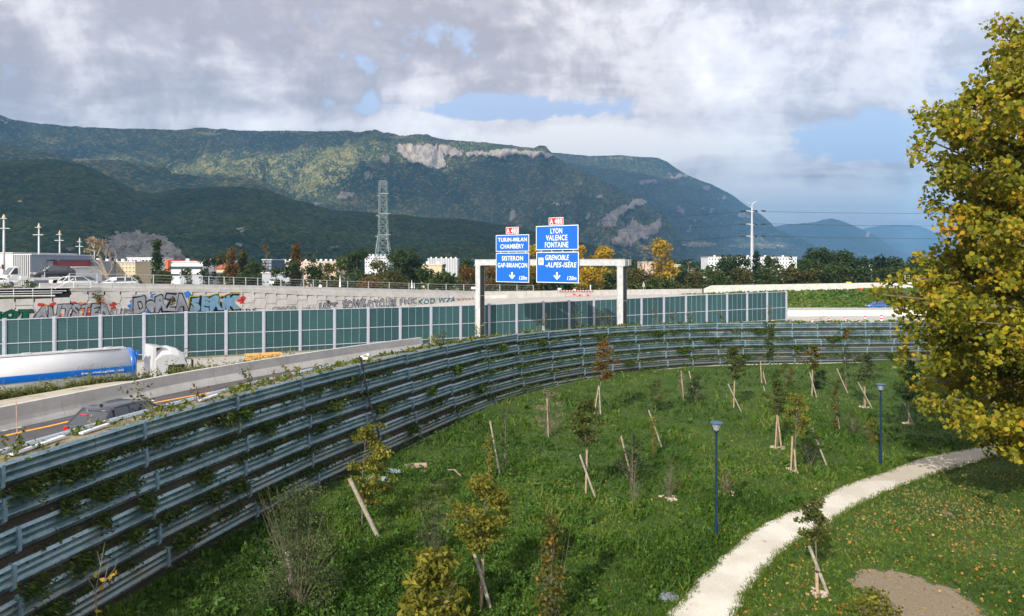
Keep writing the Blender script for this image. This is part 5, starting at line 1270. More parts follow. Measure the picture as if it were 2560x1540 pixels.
# ------------------------------------------------------------------ vehicles
M_tyre = M_black; M_rim = plain('wheel_rim', (.42, .43, .45), .35, .7); M_vg = plain('vehicle_glass', (.018, .024, .030), .06, 0, var=.1, spec=1.0, coat=.6)
M_vg2 = plain('blue_tinted_glass', (.05, .12, .17), .06, 0, var=.1, spec=1.0, coat=.6)
M_tail = plain('tail_lamp', (.45, .01, .01), .2, coat=.5); M_head = plain('head_lamp', (.7, .72, .74), .1, coat=.8)
def paint(n_, c): return plain(n_, c, .28, 0, var=.03, scale=1, spec=.55, coat=.7)
PT = {'white': paint('white_car_paint', (.70, .71, .71)), 'black': paint('black_car_paint', (.012, .013, .016)), 'dark': paint('anthracite_car_paint', (.035, .037, .050)), 'blue': paint('blue_car_paint', (.01, .10, .42)), 'grey': paint('grey_car_paint', (.25, .26, .28))}
def loft(m, secs):
    n = len(secs[0])
    for a, b in zip(secs[:-1], secs[1:]):
        for j in range(n): m.quad(a[j], a[(j + 1) % n], b[(j + 1) % n], b[j])
    m.poly(secs[0][::-1]); m.poly(secs[-1])
def car(label, loc, rz, col, L=4.4, W_=1.8, H=1.48, kind='hatch', cat='car', group=None, glass=None, name='car'):
    t = thing(name, label, cat, loc, rz, group); g_ = glass or M_vg
    belt = H * .62; hood = H * .56; x0, x1 = -L / 2, L / 2                         # +x is the front
    st = [(x0, .36, belt * .80, .86), (x0 + .12, .24, belt * .98, .96), (x0 + .6, .20, belt, 1.0), (x0 + L * .5, .20, belt * .98, 1.0), (x0 + L * .68, .20, belt * .97, 1.0), (x1 - .5, .22, hood * .92, .97), (x1 - .12, .26, hood * .74, .90), (x1, .36, hood * .58, .80)]
    secs = []
    for (x, zb, zt, w) in st:
        hw = W_ / 2 * w; zm = zb + (zt - zb) * .55
        secs.append([(x, -hw * .94, zb), (x, -hw, zm), (x, -hw * .93, zt - .05), (x, -hw * .80, zt), (x, hw * .80, zt), (x, hw * .93, zt - .05), (x, hw, zm), (x, hw * .94, zb)])
    m = MB(); loft(m, secs); o = m.obj('body', PT[col], t, smooth=True, fix=True)
    rl, rf = (x0 + .35, x0 + .22) if kind == 'hatch' else (x0 + .55, x0 + .3)
    gsec = [(x0 + .10, x0 + .42), (x1 - L * .27, x1 - L * .44)]
    bz, tz_ = belt - .03, H - .07; wb, wt_ = W_ / 2 * .90, W_ / 2 * .70
    v = lambda x, y, z: (x, y, z)
    xa, xb, xc, xd = x0 + .14, x0 + L * .17, x1 - L * .42, x1 - L * .26            # rear foot, rear top, front top, front foot
    m = MB()
    A = [v(xa, -wb, bz), v(xd, -wb, bz), v(xc, -wt_, tz_), v(xb, -wt_, tz_)]; B = [(p[0], -p[1], p[2]) for p in A]
    m.quad(*A); m.quad(*B[::-1]); m.quad(A[0], A[3], B[3], B[0]); m.quad(A[1], B[1], B[2], A[2]); m.quad(A[3], A[2], B[2], B[3]); m.quad(A[0], B[0], B[1], A[1])
    m.obj('windows', g_, t, fix=True)
    m = MB(); secs = []
    for (x, z, w) in ((xb - .10, tz_ - .03, wt_ * .96), (xb + .25, H - .01, wt_), ((xb + xc) / 2, H, wt_ * 1.02), (xc - .2, H - .02, wt_), (xc + .08, tz_ - .03, wt_ * .96)):
        secs.append([(x, -w, z - .07), (x, -w * .9, z), (x, w * .9, z), (x, w, z - .07)])
    loft(m, secs); m.obj('roof', PT[col], t, smooth=True, fix=True)
    m = MB()
    for sy in (-1, 1):
        for (a, b) in (((xa, bz), (xb, tz_)), ((xd, bz), (xc, tz_)), (((xa + xd) / 2 - .05, bz), ((xb + xc) / 2 - .05, tz_)), ((xb + .02, bz), (xb + .1, tz_))):
            m.tube([(a[0], sy * (wb + .005), a[1]), (b[0], sy * (wt_ + .005), b[1])], .042, 4)
    o = m.obj('pillars', PT[col], t); o['kind'] = 'stuff'
    for sx in (-1, 1):
        for sy in (-1, 1):
            c = (sx * L * .31, sy * (W_ / 2 - .10), .32)
            m = MB(); m.tube([(c[0], c[1] - .11, c[2]), (c[0], c[1] + .11, c[2])], .325, 16); w = m.obj('wheel', M_tyre, t)
            m = MB(); m.tube([(c[0], c[1] + sy * .10, c[2]), (c[0], c[1] + sy * .125, c[2])], .21, 12); m.obj('rim', M_rim, w)
    for sy in (-1, 1):
        m = MB(); m.box((x1 - .12, sy * W_ * .34, hood * .78), (.22, .34, .13)); m.obj('headlight', M_head, t)
        m = MB(); m.box((x0 + .08, sy * W_ * .40, belt * .84), (.12, .20, .15)); m.obj('tail_light', M_tail, t)
        m = MB(); m.box((xd - .12, sy * (W_ / 2 + .06), belt + .04), (.12, .16, .12)); m.obj('mirror', PT[col], t)
    return t
def road_dir(px): a, b = rp(px - 8, 0), rp(px + 8, 0); return math.atan2(b.y - a.y, b.x - a.x)
# dark hatchback on the slip road, seen over the guard rail
s = s_at_px(330) + 2.6; c = off(s_at_px(322) + 0.5, 3.0, dz=ROAD_DZ); c = road_pt(322, 1078); p, n_ = wt(s_at_px(330)); an = math.atan2(n_[0], -n_[1])
c = G(318, 1092, 4.3); t = car('dark grey hatchback driving away behind the guard rail on slip road', (c.x, c.y, 4.3), an, 'dark', 4.3, 1.8, 1.5, glass=M_vg)
m = MB(); m.box((-2.02, 0, 1.32), (.10, .34, .035)); m.obj('brake_light', M_tail, t)
m = MB(); m.box((-1.25, 0, 1.52), (.12, .05, .09)); m.obj('antenna', M_dark, t)
# cars on the elevated road
def up(px, o_=-4.0, dz=0.0): d = dR(px); q = rp(px, zr(px), o_); return (q.x, q.y, q.z + dz)
c = up(10, -3.5); car('white car half hidden by bushes at far left of elevated road', c, road_dir(10), 'white', 4.6, 1.8, 1.5, group='white cars on the elevated road')
c = up(222, -3.2); car('white hatchback directly below the recovery truck load', c, road_dir(222), 'white', 4.2, 1.8, 1.50, group='white cars on the elevated road')
c = up(322, -3.2); car('white saloon with dark rear window right of white notice board', c, road_dir(322) + math.pi, 'white', 4.7, 1.8, 1.46, group='white cars on the elevated road')
c = up(230, -9.6, .1); car('grey car behind the dead tree on elevated road', up(300, -10.2), road_dir(300), 'grey', 4.4, 1.8, 1.5)
# recovery truck carrying a black car
cx_, cy__, cz_ = up(158, -7.6, .15); an = road_dir(158)
t = thing('recovery_truck', 'white flatbed recovery truck carrying the black car', 'truck', (cx_, cy__, cz_), an)
m = MB(); m.box((.9, 0, .80), (6.6, 2.1, .16)); m.box((.9, -1.02, .92), (6.6, .06, .24)); m.obj('flatbed', PT['white'], t)
m = MB(); secs = []
for (x, zb, zt, w) in ((-4.4, .45, 1.05, .9), (-4.1, .35, 1.3, 1.0), (-3.55, .35, 1.45, 1.02), (-2.9, .35, 2.35, .98), (-2.5, .35, 2.5, .96), (-2.35, .35, 2.45, .95)):
    secs.append([(x, -w, zb), (x, -w, (zb + zt) / 2), (x, -w * .85, zt), (x, w * .85, zt), (x, w, (zb + zt) / 2), (x, w, zb)])
loft(m, secs); m.obj('cab', PT['white'], t, fix=True)
m = MB(); m.prism([(-3.35, 1.5), (-2.55, 1.5), (-2.55, 2.25), (-2.85, 2.25)], -1.0, -.94); m.quad((-3.62, -.85, 1.5), (-2.95, -.8, 2.32), (-2.95, .8, 2.32), (-3.62, .85, 1.5)); m.obj('windows', M_vg, t)
for x in (-3.5, 2.3, 3.3):
    for sy in (-1, 1): m = MB(); m.tube([(x, sy * .95 - .13, .38), (x, sy * .95 + .13, .38)], .38, 16); m.obj('wheel', M_tyre, t)
m = MB(); m.box((-2.0, -1.0, 1.05), (.7, .5, .5)); m.box((-1.2, -1.02, .8), (.6, .3, .4)); m.obj('toolbox', PT['white'], t)
q = Matrix.Rotation(an, 4, 'Z') @ Vector((1.6, 0, .88)); car('black crossover car standing on the recovery truck bed', (cx_ + q.x, cy__ + q.y, cz_ + q.z), an + math.pi, 'black', 4.7, 1.86, 1.66)
# blue car on the far right carriageway
q = G(2192, 771, ZM); car('bright blue car on the motorway at right near plane tree', (q.x, q.y, ZM + .01), R(182), 'blue', 4.6, 1.9, 1.5)

# tanker lorry
M_tb = paint('tanker_blue', (.004, .13, .55)); M_tw = paint('tanker_white', (.60, .61, .62))
TD = Vector((.75, .66, 0)).normalized(); ta = math.atan2(TD.y, TD.x); TN = Vector((TD.y, -TD.x, 0))
front = P(462, HY, 52.6); front.z = ZM
org = Vector((front.x, front.y, ZM)); lx = 0.0
t = thing('tanker_lorry', 'white road tanker with blue stripe and blue domed end behind roadside weeds', 'lorry', tuple(org), ta)
# local x forward; nose at 0, cab -2.3..0, tank -14..-3.4
def tank_sec(x, k=1.0, zc=2.75): return [(x, k * 1.26 * math.cos(a) * (1 if abs(math.cos(a)) < .8 else 1), zc + k * 1.28 * math.sin(a)) for a in np.arange(0, 2 * math.pi, math.pi / 16)]
xt = -3.75
m = MB(); loft(m, [tank_sec(-14.6, .75), tank_sec(-14.4), tank_sec(xt - .2)]); m.obj('tank', M_tw, t, smooth=True, fix=True)
m = MB(); loft(m, [tank_sec(xt - .2, 1.012), tank_sec(xt - .02, 1.012), tank_sec(xt + .10, .96), tank_sec(xt + .20, .80), tank_sec(xt + .28, .45), tank_sec(xt + .30, .05)]); m.obj('tank_end', M_tb, t, smooth=True, fix=True)
m = MB(); zs = np.linspace(2.38, 2.86, 5)
for sg_ in (-1, 1):
    for a, b in zip(zs[:-1], zs[1:]):
        f = lambda z_: sg_ * 1.278 * math.sqrt(max(0, 1 - ((z_ - 2.75) / 1.295) ** 2))
        m.quad((-13.6, f(a), a), (xt - .2, f(a), a), (xt - .2, f(b), b), (-13.6, f(b), b))
m.obj('stripe', M_tb, t, fix=False)
yy = -1.29
me = text_mesh('www.rivallogistic.com', 2.6, .2, .01, .003, .12, M_swhite); o = link('lettering', me, t); o.location = (xt - 2.0, yy - .02, 2.50); o.rotation_euler = (R(4), 0, 0); o['label'] = 'white lettering www.rivallogistic.com'
m = MB(); m.box((-9, -.35, 4.08), (9.8, .05, .08)); m.box((-9, .35, 4.08), (9.8, .05, .08)); m.box((-9.2, 0, 4.03), (9.6, .62, .05)); m.obj('walkway', M_tw, t)
for x in (-5.2, -7.6, -10.0, -12.4):
    m = MB(); m.tube([(x, 0, 4.02), (x, 0, 4.15)], .3, 14); m.box((x, 0, 4.17), (.5, .12, .06)); m.obj('manhole_lid', M_zinc, t)
m = MB(); m.box((-9.2, 0, 1.2), (10.4, .9, .22)); m.obj('chassis', M_dark, t)
m = MB(); m.tube([(xt + .3, -.7, 3.7), (xt + .1, -.8, 2.6)], [.10, .10], 8); m.box((xt + .34, -.7, 3.78), (.22, .5, .12)); m.obj('air_duct', M_tb, t)
m = MB(); m.box((-9.3, -1.1, .95), (4.0, .1, .55)); m.box((-5.0, -1.05, 1.0), (1.2, .3, .5)); m.obj('side_guard', M_zinc, t)
for x in (-1.35, -4.6, -10.6, -11.9, -13.2):
    for sy in (-1, 1):
        m = MB(); m.tube([(x, sy * 1.05 - .15, .5), (x, sy * 1.05 + .15, .5)], .5, 20); w = m.obj('wheel', M_tyre, t)
        m = MB(); m.tube([(x, sy * 1.21, .5), (x, sy * 1.23, .5)], .28, 12); m.obj('rim', M_rim, w)
m = MB(); secs = []
for (x, zb, zt, w) in ((-2.35, .7, 3.62, 1.0), (-2.3, .6, 3.72, 1.0), (-1.9, .5, 3.95, 1.0), (-1.3, .5, 3.98, 1.0), (-.75, .45, 3.80, 1.0), (-.35, .40, 3.45, .99), (-.12, .38, 2.9, .98), (0, .38, 2.0, .95), (.02, .45, 1.2, .92)):
    hw = 1.24 * w; secs.append([(x, -hw * .92, zb), (x, -hw, zb + .3), (x, -hw, zt - .55 if zt > 1.6 else zt - .2), (x, -hw * .72, zt - .06), (x, 0, zt), (x, hw * .72, zt - .06), (x, hw, zt - .55 if zt > 1.6 else zt - .2), (x, hw, zb + .3), (x, hw * .92, zb)])
loft(m, secs); m.obj('cab', M_tw, t, fix=True)
m = MB(); m.prism([(-2.65, 1.1), (-2.3, 1.1), (-2.3, 4.0), (-1.75, 4.0), (-2.5, 4.12)], -1.18, 1.18); m.obj('side_deflector', PT['white'], t, fix=True)
m = MB(); m.prism([(-1.55, 1.95), (-.28, 1.95), (-.38, 2.62), (-1.5, 2.66)], -1.262, -1.24); m.obj('side_window', M_vg, t, fix=True); m = MB(); m.prism([(-1.55, 1.95), (-.28, 1.95), (-.38, 2.62), (-1.5, 2.66)], 1.24, 1.262); m.obj('side_window', M_vg, t, fix=True)
m = MB(); m.quad((.03, -1.08, 1.9), (.03, 1.08, 1.9), (-.22, 1.08, 3.0), (-.22, -1.08, 3.0)); m.obj('windscreen', M_vg, t)
m = MB(); m.tube([(-.25, -1.25, 3.1), (.12, -1.42, 2.95)], .03, 5); m.box((.12, -1.45, 2.62), (.14, .10, .62)); m.obj('mirror', M_black, t)
m = MB(); m.box((-.5, -.9, 3.72), (.9, .05, .05)); m.box((-.5, .9, 3.72), (.9, .05, .05)); m.obj('roof_lip', M_dark, t)

# timber stack beside the barrier
t = thing('timber_stack', 'stack of orange-yellow timber boards at foot of noise barrier', 'timber stack', (0, 0, 0))
M_tim = plain('fresh_timber', (.62, .36, .12), .75, var=.2, scale=6)
a, b = P(612, 892, 70.5), P(702, 887, 72.0); a.z = b.z = ZM; dd = (b - a); an = math.atan2(dd.y, dd.x); t.location = tuple((a + b) / 2); t.rotation_euler = (0, 0, an)
LL = dd.length
for k in range(4):
    for j in range(4):
        m = MB(); m.box((rng.uniform(-.05, .05), -.55 + j * .30, .14 + k * .19), (LL, .27, .15)); m.obj('board', M_tim, t)
for k in range(2):
    for x in (-.35, .35): m = MB(); m.box((x * LL, 0, .03 + k * .0), (.12, 1.3, .06)); 
m.obj('bearer', M_tim, t)

# ------------------------------------------------------------------ fence, signs and small things on and behind the parapet
fn = thing('site_fence', 'light wire mesh fence on thin posts along top of parapet', 'fence', tuple(rp(700, 8)))
fp = [178, 247, 318, 388, 460, 510, 527, 565, 589, 619, 649, 707, 764, 788, 822, 874, 926, 978, 1027, 1075, 1120, 1164, 1208, 1252, 1295, 1336]
def yF(p): return lerp(p, [178, 420, 764, 900, 1120, 1252, 1340], [684, 688, 699, 704, 711, 712, 714])
def fpt(p, y): d = dR(p) ; q = rp(p, 0, -.5); return Vector((q.x, q.y, zrel(p, y, q.y)))
for p in fp:
    m = MB(); a, b = fpt(p, yF(p) - 1), fpt(p, yP_top(p) + 5); m.tube([b, a], .045 + dR(p) * .0002, 5); m.obj('post', M_zinc, fn, True)
for i, (f0, nm) in enumerate(((0, 'top_rail'), (.33, 'wire'), (.66, 'wire'), (.97, 'bottom_rail'))):
    m = MB(); m.tube([fpt(p, yF(p) + (yP_top(p) - yF(p)) * f0) for p in fp], .028 if i in (0, 3) else .012, 4); m.obj(nm, M_zinc, fn, True)
def plate(name, label, px, py, w, h, mat, cat='sign', o_=-.6, post=True, shape='box', ring=None, extra=None, d=None, tilt=0):
    q = rp(px, 0, o_) if d is None else P(px, HY, d); z = zrel(px, py, q.y); s = q.y / F
    t = thing(name, label, cat, (q.x, q.y, z), 0)
    rr = Matrix.Rotation(tilt, 3, 'Y')
    if shape == 'box': m = MB(); m.box((0, 0, 0), (w * s, .05, h * s), rot=rr); m.obj('face', mat, t)
    elif shape == 'disc': m = MB(); m.tube([(0, -.03, 0), (0, .03, 0)], w / 2 * s, 24); m.obj('face', mat, t)
    elif shape == 'tri': m = MB(); m.prism([(-w / 2 * s, -h / 2 * s), (w / 2 * s, -h / 2 * s), (0, h / 2 * s)], -.03, .03); m.obj('face', mat, t, fix=True)
    if extra: extra(t, s)
    if post:
        m = MB(); m.tube([(0, .06, h / 2 * s), (0, .06, -post * s if post is not True else -20 * s)], .05, 6); m.obj('post', M_zinc, t)
    return t
M_bl2 = enamel('mandatory_blue', (.02, .16, .60)); M_rd2 = enamel('warning_red', (.62, .04, .03)); M_yel = enamel('marker_yellow', (.75, .55, .03)); M_dull = plain('sign_back_grey', (.35, .35, .34), .6)
def white_ring(t, s): m = MB(); m.tube([(0, -.05, 0), (0, -.035, 0)], 4.6 * s, 20); m.obj('centre', M_swhite, t); m = MB(); m.box((0, -.06, 0), (5 * s, .02, 3 * s)); m.obj('symbol', M_bl2, t)
def bar_w(t, s): m = MB(); m.box((0, -.05, 0), (6.4 * s, .03, 2 * s)); m.obj('bar', M_swhite, t)
def dark_ring(t, s): m = MB(); m.tube([(0, -.05, 0), (0, -.035, 0)], 3.0 * s, 20); m.obj('centre', M_dull, t); m = MB(); m.box((0, -.06, 0), (1.2 * s, .02, 5 * s)); m.obj('strut', M_dark, t)
plate('round_sign', 'round blue sign near the second tall mast', 81.5, 673, 12.5, 12.5, M_bl2, shape='disc', extra=white_ring, o_=-13)
plate('round_sign', 'round red no entry sign beside the blue round sign', 91, 668.5, 10, 12, M_rd2, shape='disc', extra=bar_w, o_=-12.5)
plate('chevron_board', 'small dark patterned board just right of no entry sign', 98, 667, 5.5, 11, M_ink, o_=-12)
plate('round_sign', 'dark-rimmed round sign seen from behind above recovery truck bonnet', 152, 675, 10, 13, M_ink, shape='disc', extra=dark_ring, o_=-5)
plate('round_sign', 'dark-rimmed round sign above the far left white car', 37, 691, 6.5, 14, M_ink, shape='disc', extra=dark_ring, o_=-2)
plate('notice_board', 'white notice board on fence right of dead tree', 286.5, 697, 17, 7.5, M_white, o_=-.42)
plate('notice_board', 'white notice board on parapet at far left edge', 13, 691, 18, 7, M_white, o_=-.7)
plate('notice_board', 'pale notice board on fence below bronze tree', 682, 705.5, 13, 6, M_white, o_=-.42)
plate('notice_board', 'small white notice board on fence left of the gantry', 1187, 720, 10, 6, M_white, o_=-.42)
plate('fallen_sign', 'tilted sign leaning on parapet below grey-green airy tree', 804, 717, 7, 11, M_white, o_=-.45, post=False, tilt=.5)
plate('folded_parasol', 'white folded parasol standing behind fence near olive trees', 869, 702, 4.5, 30, M_swhite, 'parasol', o_=-2, shape='tri')
plate('folded_parasol', 'white folded parasol left of the largest dark tree gap', 1048, 710, 4.5, 21, M_swhite, 'parasol', o_=-2, shape='tri')
plate('folded_parasol', 'shorter folded parasol paired beside another behind fence', 1054, 714, 3, 14, M_swhite, 'parasol', o_=-2, shape='tri')
plate('triangle_sign', 'triangular sign seen from behind right of the gantry', 1622, 710, 8, 13, M_dull, shape='tri', o_=-2)
plate('notice_board', 'white notice board on high parapet near plane tree', 2268, 694, 12, 11, M_white, d=173)
plate('marker_board', 'small yellow marker board on the high parapet', 2122, 707, 13, 5, M_yel, d=172.3, post=False)
plate('marker_disc', 'small round red marker at top of green bank', 2153, 723, 6, 6, M_rd2, d=167, shape='disc', post=4)
plate('bollard_post', 'white square post standing left of the right gantry column', 1482, 719, 2.6, 14, M_white, 'post', o_=-1, post=False)
plate('round_sign', 'grey round sign back with white rim between gantry columns', 1439, 726, 9, 9, M_dull, shape='disc', o_=-.5, extra=lambda t, s: (lambda m: (m.tube([(0, -.05, 0), (0, -.035, 0)], 3 * s, 20), m.obj('centre', M_white, t)))(MB()))
plate('notice_board', 'small white sign on post below the left end of the larger signs', 1402, 722, 9, 4, M_white, o_=-.6)
# red and white barrier tape board
t = thing('striped_board', 'long red and white striped barrier board along parapet between gantry columns', 'barrier board', tuple(rp(1437, 0, .2)))
for i, px in enumerate(np.arange(1394, 1480, 3.4)):
    a = rp(px, 0, .2); b = rp(px + 3.3, 0, .2); z = zrel(px, 727, a.y); m = MB(); an = math.atan2(b.y - a.y, b.x - a.x)
    m.box(((a.x + b.x) / 2, (a.y + b.y) / 2, z), ((b - a).length, .05, .24), an); m.obj('stripe', M_rd2 if i % 2 else M_white, t, True)
# red crowd barriers on the merging carriageway
for i, (px, py, wd) in enumerate(((1419, 738, 12), (1436, 736, 12), (1450, 738, 14), (1470, 738, 12), (1488, 740, 10), (1503, 739, 8))):
    d = dR(px) - 6; s = d / F; q = P(px, HY, d); z = zrel(px, py + 6, d)
    t = thing('crowd_barrier', ['leftmost', 'second', 'third', 'fourth', 'fifth', 'rightmost'][i] + ' small red site barrier on the pale road between gantry columns', 'barrier', (q.x, q.y, z), rng.uniform(-.5, .5), 'red site barriers on the merging road')
    h = 9 * s; w = wd * s
    m = MB(); m.tube([(-w / 2, 0, 0), (-w / 2, 0, h), (w / 2, 0, h), (w / 2, 0, 0)], .04, 4); m.tube([(-w / 2, 0, h * .35), (w / 2, 0, h * .35)], .03, 4); m.obj('frame', M_rd2, t)
    if i in (1, 3, 2): m = MB(); m.box((0, .02, h * .62), (w * .55, .03, h * .4)); m.obj('board', M_rd2, t)
# delineators on the near motorway edge
def delin(label, px, py, h, lean=0.0, d=112):
    q = P(px, HY, d); s = d / F; z = zrel(px, py, d)
    t = thing('road_delineator', label, 'delineator', (q.x, q.y, z - h * s), 0, 'red and white delineators beyond wall top'); rr = Matrix.Rotation(lean, 3, 'Y')
    for k in range(4): m = MB(); m.box(rr @ Vector((0, 0, (k + .5) * h * s / 4)), (5 * s, .06, h * s / 4), rot=rr); m.obj('band', M_rd2 if k % 2 else M_white, t)
for a in (('smallest red and white delineator left end of row beyond wall', 1930, 799, 7, .1), ('leaning delineator below right end of noise barrier', 2076, 795, 9, -.3), ('delineator in middle of the row beyond the wall', 2116, 793, 10, -.35), ('upright delineator left of the last one by plane tree', 2163, 790, 13, 0), ('last delineator of row closest to plane tree', 2204, 787, 15, 0), ('low delineator half hidden between grass tufts', 2030, 799, 6, .2)): delin(*a)
# white railing and steps rail at far left
rl = thing('white_railing', 'white painted tube railing along ledge at far left above graffiti', 'railing', tuple(rp(60, 7)))
def wr_(p, y, o_=.1): q = rp(p, 0, o_); return Vector((q.x, q.y, zrel(p, y, q.y)))
for (y0, y1, xe) in ((722.5, 719.5, 178), (729, 727, 165), (735, 732, 154)):
    m = MB(); m.tube([wr_(-300, y0 + 2), wr_(0, y0), wr_(xe, y1)], .05, 6); m.obj('rail', M_white, rl, True)
for p in (-200, -120, -45, 33, 81, 128): m = MB(); m.tube([wr_(p, 744), wr_(p, 721.5)], .045, 6); m.obj('post', M_white, rl, True)
m = MB(); a, b = wr_(-300, 744), wr_(136, 739.5); m.tube([a, b], .10, 4); m.obj('ledge', M_cpale, rl, True)
r2_ = thing('white_gate_rail', 'short white railing panel where ledge meets the parapet', 'railing', tuple(wr_(200, 720)))
for (a, b) in (((181, 703), (225, 703.5)), ((181, 711), (225, 711)), ((181, 718), (225, 719)), ((224, 702), (224, 720)), ((181, 702), (181, 720)), ((134, 722), (181, 697))): m = MB(); m.tube([wr_(*a, .35), wr_(*b, .35)], .05, 6); m.obj('rail', M_white, r2_, True)

# ------------------------------------------------------------------ graffiti, paint on the wall panels
def gcol(n_, c): return plain(n_, c, .7, var=.12, scale=2)
GC = {k: gcol('graffiti_' + k, v) for k, v in dict(black=(.015, .015, .02), silver=(.60, .62, .68), sky=(.38, .66, .88), yellow=(.75, .62, .06), green=(.01, .23, .13), dgreen=(.01, .05, .04), blue=(.03, .20, .60), red=(.60, .05, .03), white=(.75, .76, .78), teal=(.04, .30, .38), orange=(.70, .25, .04), grey=(.42, .42, .42)).items()}
def graf(label, body, x0, x1, y0, y1, layers, shear=0.0, wob=.0):
    """painted word: list of (offset, colour) from the outermost to the fill"""
    pc = (x0 + x1) / 2; a, b = wx(x0), wx(x1); an = math.atan2(b.y - a.y, b.x - a.x); w = math.hypot(b.x - a.x, b.y - a.y)
    zb, zt_ = zrel(pc, y1, wx(pc).y), zrel(pc, y0, wx(pc).y); h = zt_ - zb
    n = Vector((math.sin(an), -math.cos(an), 0)); root = None
    for i, (of, cc) in enumerate(layers):
        me = text_mesh(body, None, None, of, .001, shear, GC[cc], 1.16); nv = len(me.vertices); v = np.zeros(nv * 3, np.float32); me.vertices.foreach_get('co', v); v = v.reshape(-1, 3)
        if i == len(layers) - 1: pass
        if i == 0: ref = None
        me['w'] = float(v[:, 0].max() - v[:, 0].min())
        if root is None: base_w = v[:, 0].max() - v[:, 0].min() - 2 * of; base_h = .70
        v[:, 0] *= w / base_w; zz0 = v[:, 2].min() if i == 0 else zz0; v[:, 2] = (v[:, 2] - of) * h / base_h
        v[:, 2] += wob * h * np.sin(v[:, 0] * 2.2); vx, vz = v[:, 0].copy(), v[:, 2].copy(); v[:, 0] += .09 * h * np.sin(vz * 5.5 / h + vx * 4.1 / h); v[:, 2] += .07 * h * np.sin(vx * 5.3 / h + 1) * (.4 + vz / h)
        v[:, 1] = 0
        me.vertices.foreach_set('co', v.ravel()); me.update()
        c = (a + b) / 2 + n * (.19 + .012 * i); o = link('graffiti', me, gw)
        o.matrix_local = Matrix.Translation(Vector((c.x, c.y, zb)) - Vector(gw.location)) @ Matrix.Rotation(an, 4, 'Z')
        o['label'] = label if i == 0 else None
        if i: del o['label']
        root = o
def splat(pts, cc, o_=.03):
    o_ += .145
    m = MB()
    for (px, py, r) in pts:
        c = wx(px); s = c.y / F; z = zrel(px, py, c.y); an = math.atan2((wx(px + 4) - c).y, (wx(px + 4) - c).x); k = 9; ph = rng.uniform(0, 6)
        pp_ = []
        for j in range(k):
            q = 6.283 * j / k; rr = r * s * rng.uniform(.55, 1.2); pp_.append(Vector((c.x + math.cos(an) * math.cos(q) * rr * 1.5, c.y + math.sin(an) * math.cos(q) * rr * 1.5, z + math.sin(q) * rr)) + Vector((math.sin(an), -math.cos(an), 0)) * o_)
        m.poly(pp_)
    m.obj('paint_splash', GC[cc], gw, True)
splat([(x, y, r) for x, y, r in ((100, 762, 6), (130, 761, 6), (185, 758, 6), (210, 760, 4), (245, 754, 6), (280, 762, 7), (282, 770, 5), (146, 788, 7), (186, 786, 6), (215, 786, 7), (262, 775, 5), (76, 776, 5))], 'red', .030)
splat([(x, y, r) for x, y, r in ((112, 763, 4), (200, 758, 3), (255, 752, 4), (150, 786, 4), (205, 775, 5), (187, 770, 4), (95, 790, 4), (225, 771, 5))], 'orange', .038)
splat([(x, y, r) for x, y, r in ((335, 748, 8), (330, 765, 9), (352, 741, 7), (385, 740, 8), (410, 744, 6), (440, 738, 7), (465, 737, 9), (474, 742, 7), (350, 783, 8), (372, 778, 7), (400, 780, 7), (425, 778, 7), (455, 777, 6), (330, 755, 6))], 'blue', .030)
splat([(x, y, r) for x, y, r in ((600, 750, 7), (606, 746, 6), (603, 756, 5))], 'red', .03)
graf('silver block graffiti letters outlined in black with red splashes', 'AUTSTER', 84, 272, 764, 791, [(.10, 'black'), (.055, 'silver')], .1)
graf('dark green graffiti at far left of the wall', 'SIOT', -40, 78, 779, 799, [(.13, 'dgreen'), (.06, 'green')], .1, .05)
graf('silver graffiti letters with white and blue surround', 'DeRZA', 336, 466, 741, 777, [(.17, 'white'), (.11, 'black'), (.05, 'silver')], .0, .04)
graf('light blue bubble graffiti outlined in black and yellow', 'SERiK', 474, 596, 743, 774, [(.17, 'yellow'), (.13, 'black'), (.07, 'sky')], .05, .03)
graf('small grey graffiti name right of silver block letters', 'SLiPS', 274, 330, 772, 789, [(.05, 'black'), (.015, 'silver')], .15)
graf('thin black graffiti line work under the light blue letters', 'OSTONERS', 488, 640, 775, 786, [(.01, 'black')], .0)
graf('small black outlined graffiti on the low middle of wall', 'COOOER', 679, 740, 766, 777, [(.03, 'black'), (.0, 'silver')], .1)
graf('faint brown graffiti scrawl left of black letters', 'MAX', 753, 788, 766, 777, [(-.01, 'grey')], .2)
graf('black outlined graffiti letters under plant tuft', 'UST', 796, 842, 757, 775, [(.06, 'black'), (.01, 'silver')], .1)
graf('large black and grey graffiti letters in middle of wall', 'SOWE', 856, 912, 750, 773, [(.06, 'black'), (.01, 'silver')], .05)
graf('rounded black and grey graffiti letters right of middle', 'OTOLES', 918, 988, 749, 770, [(.07, 'black'), (.02, 'silver')], .0)
graf('small grey graffiti letters left of the teal ones', 'FMK', 998, 1040, 747, 760, [(.05, 'black'), (.01, 'silver')], .0)
graf('teal graffiti scrawl near right end of wall', 'KOD WZA', 1044, 1136, 746, 758, [(.02, 'teal')], .1)
graf('orange graffiti scrawl at right end of wall', 'KSSAR', 1142, 1186, 746, 751, [(.02, 'orange')], .1)
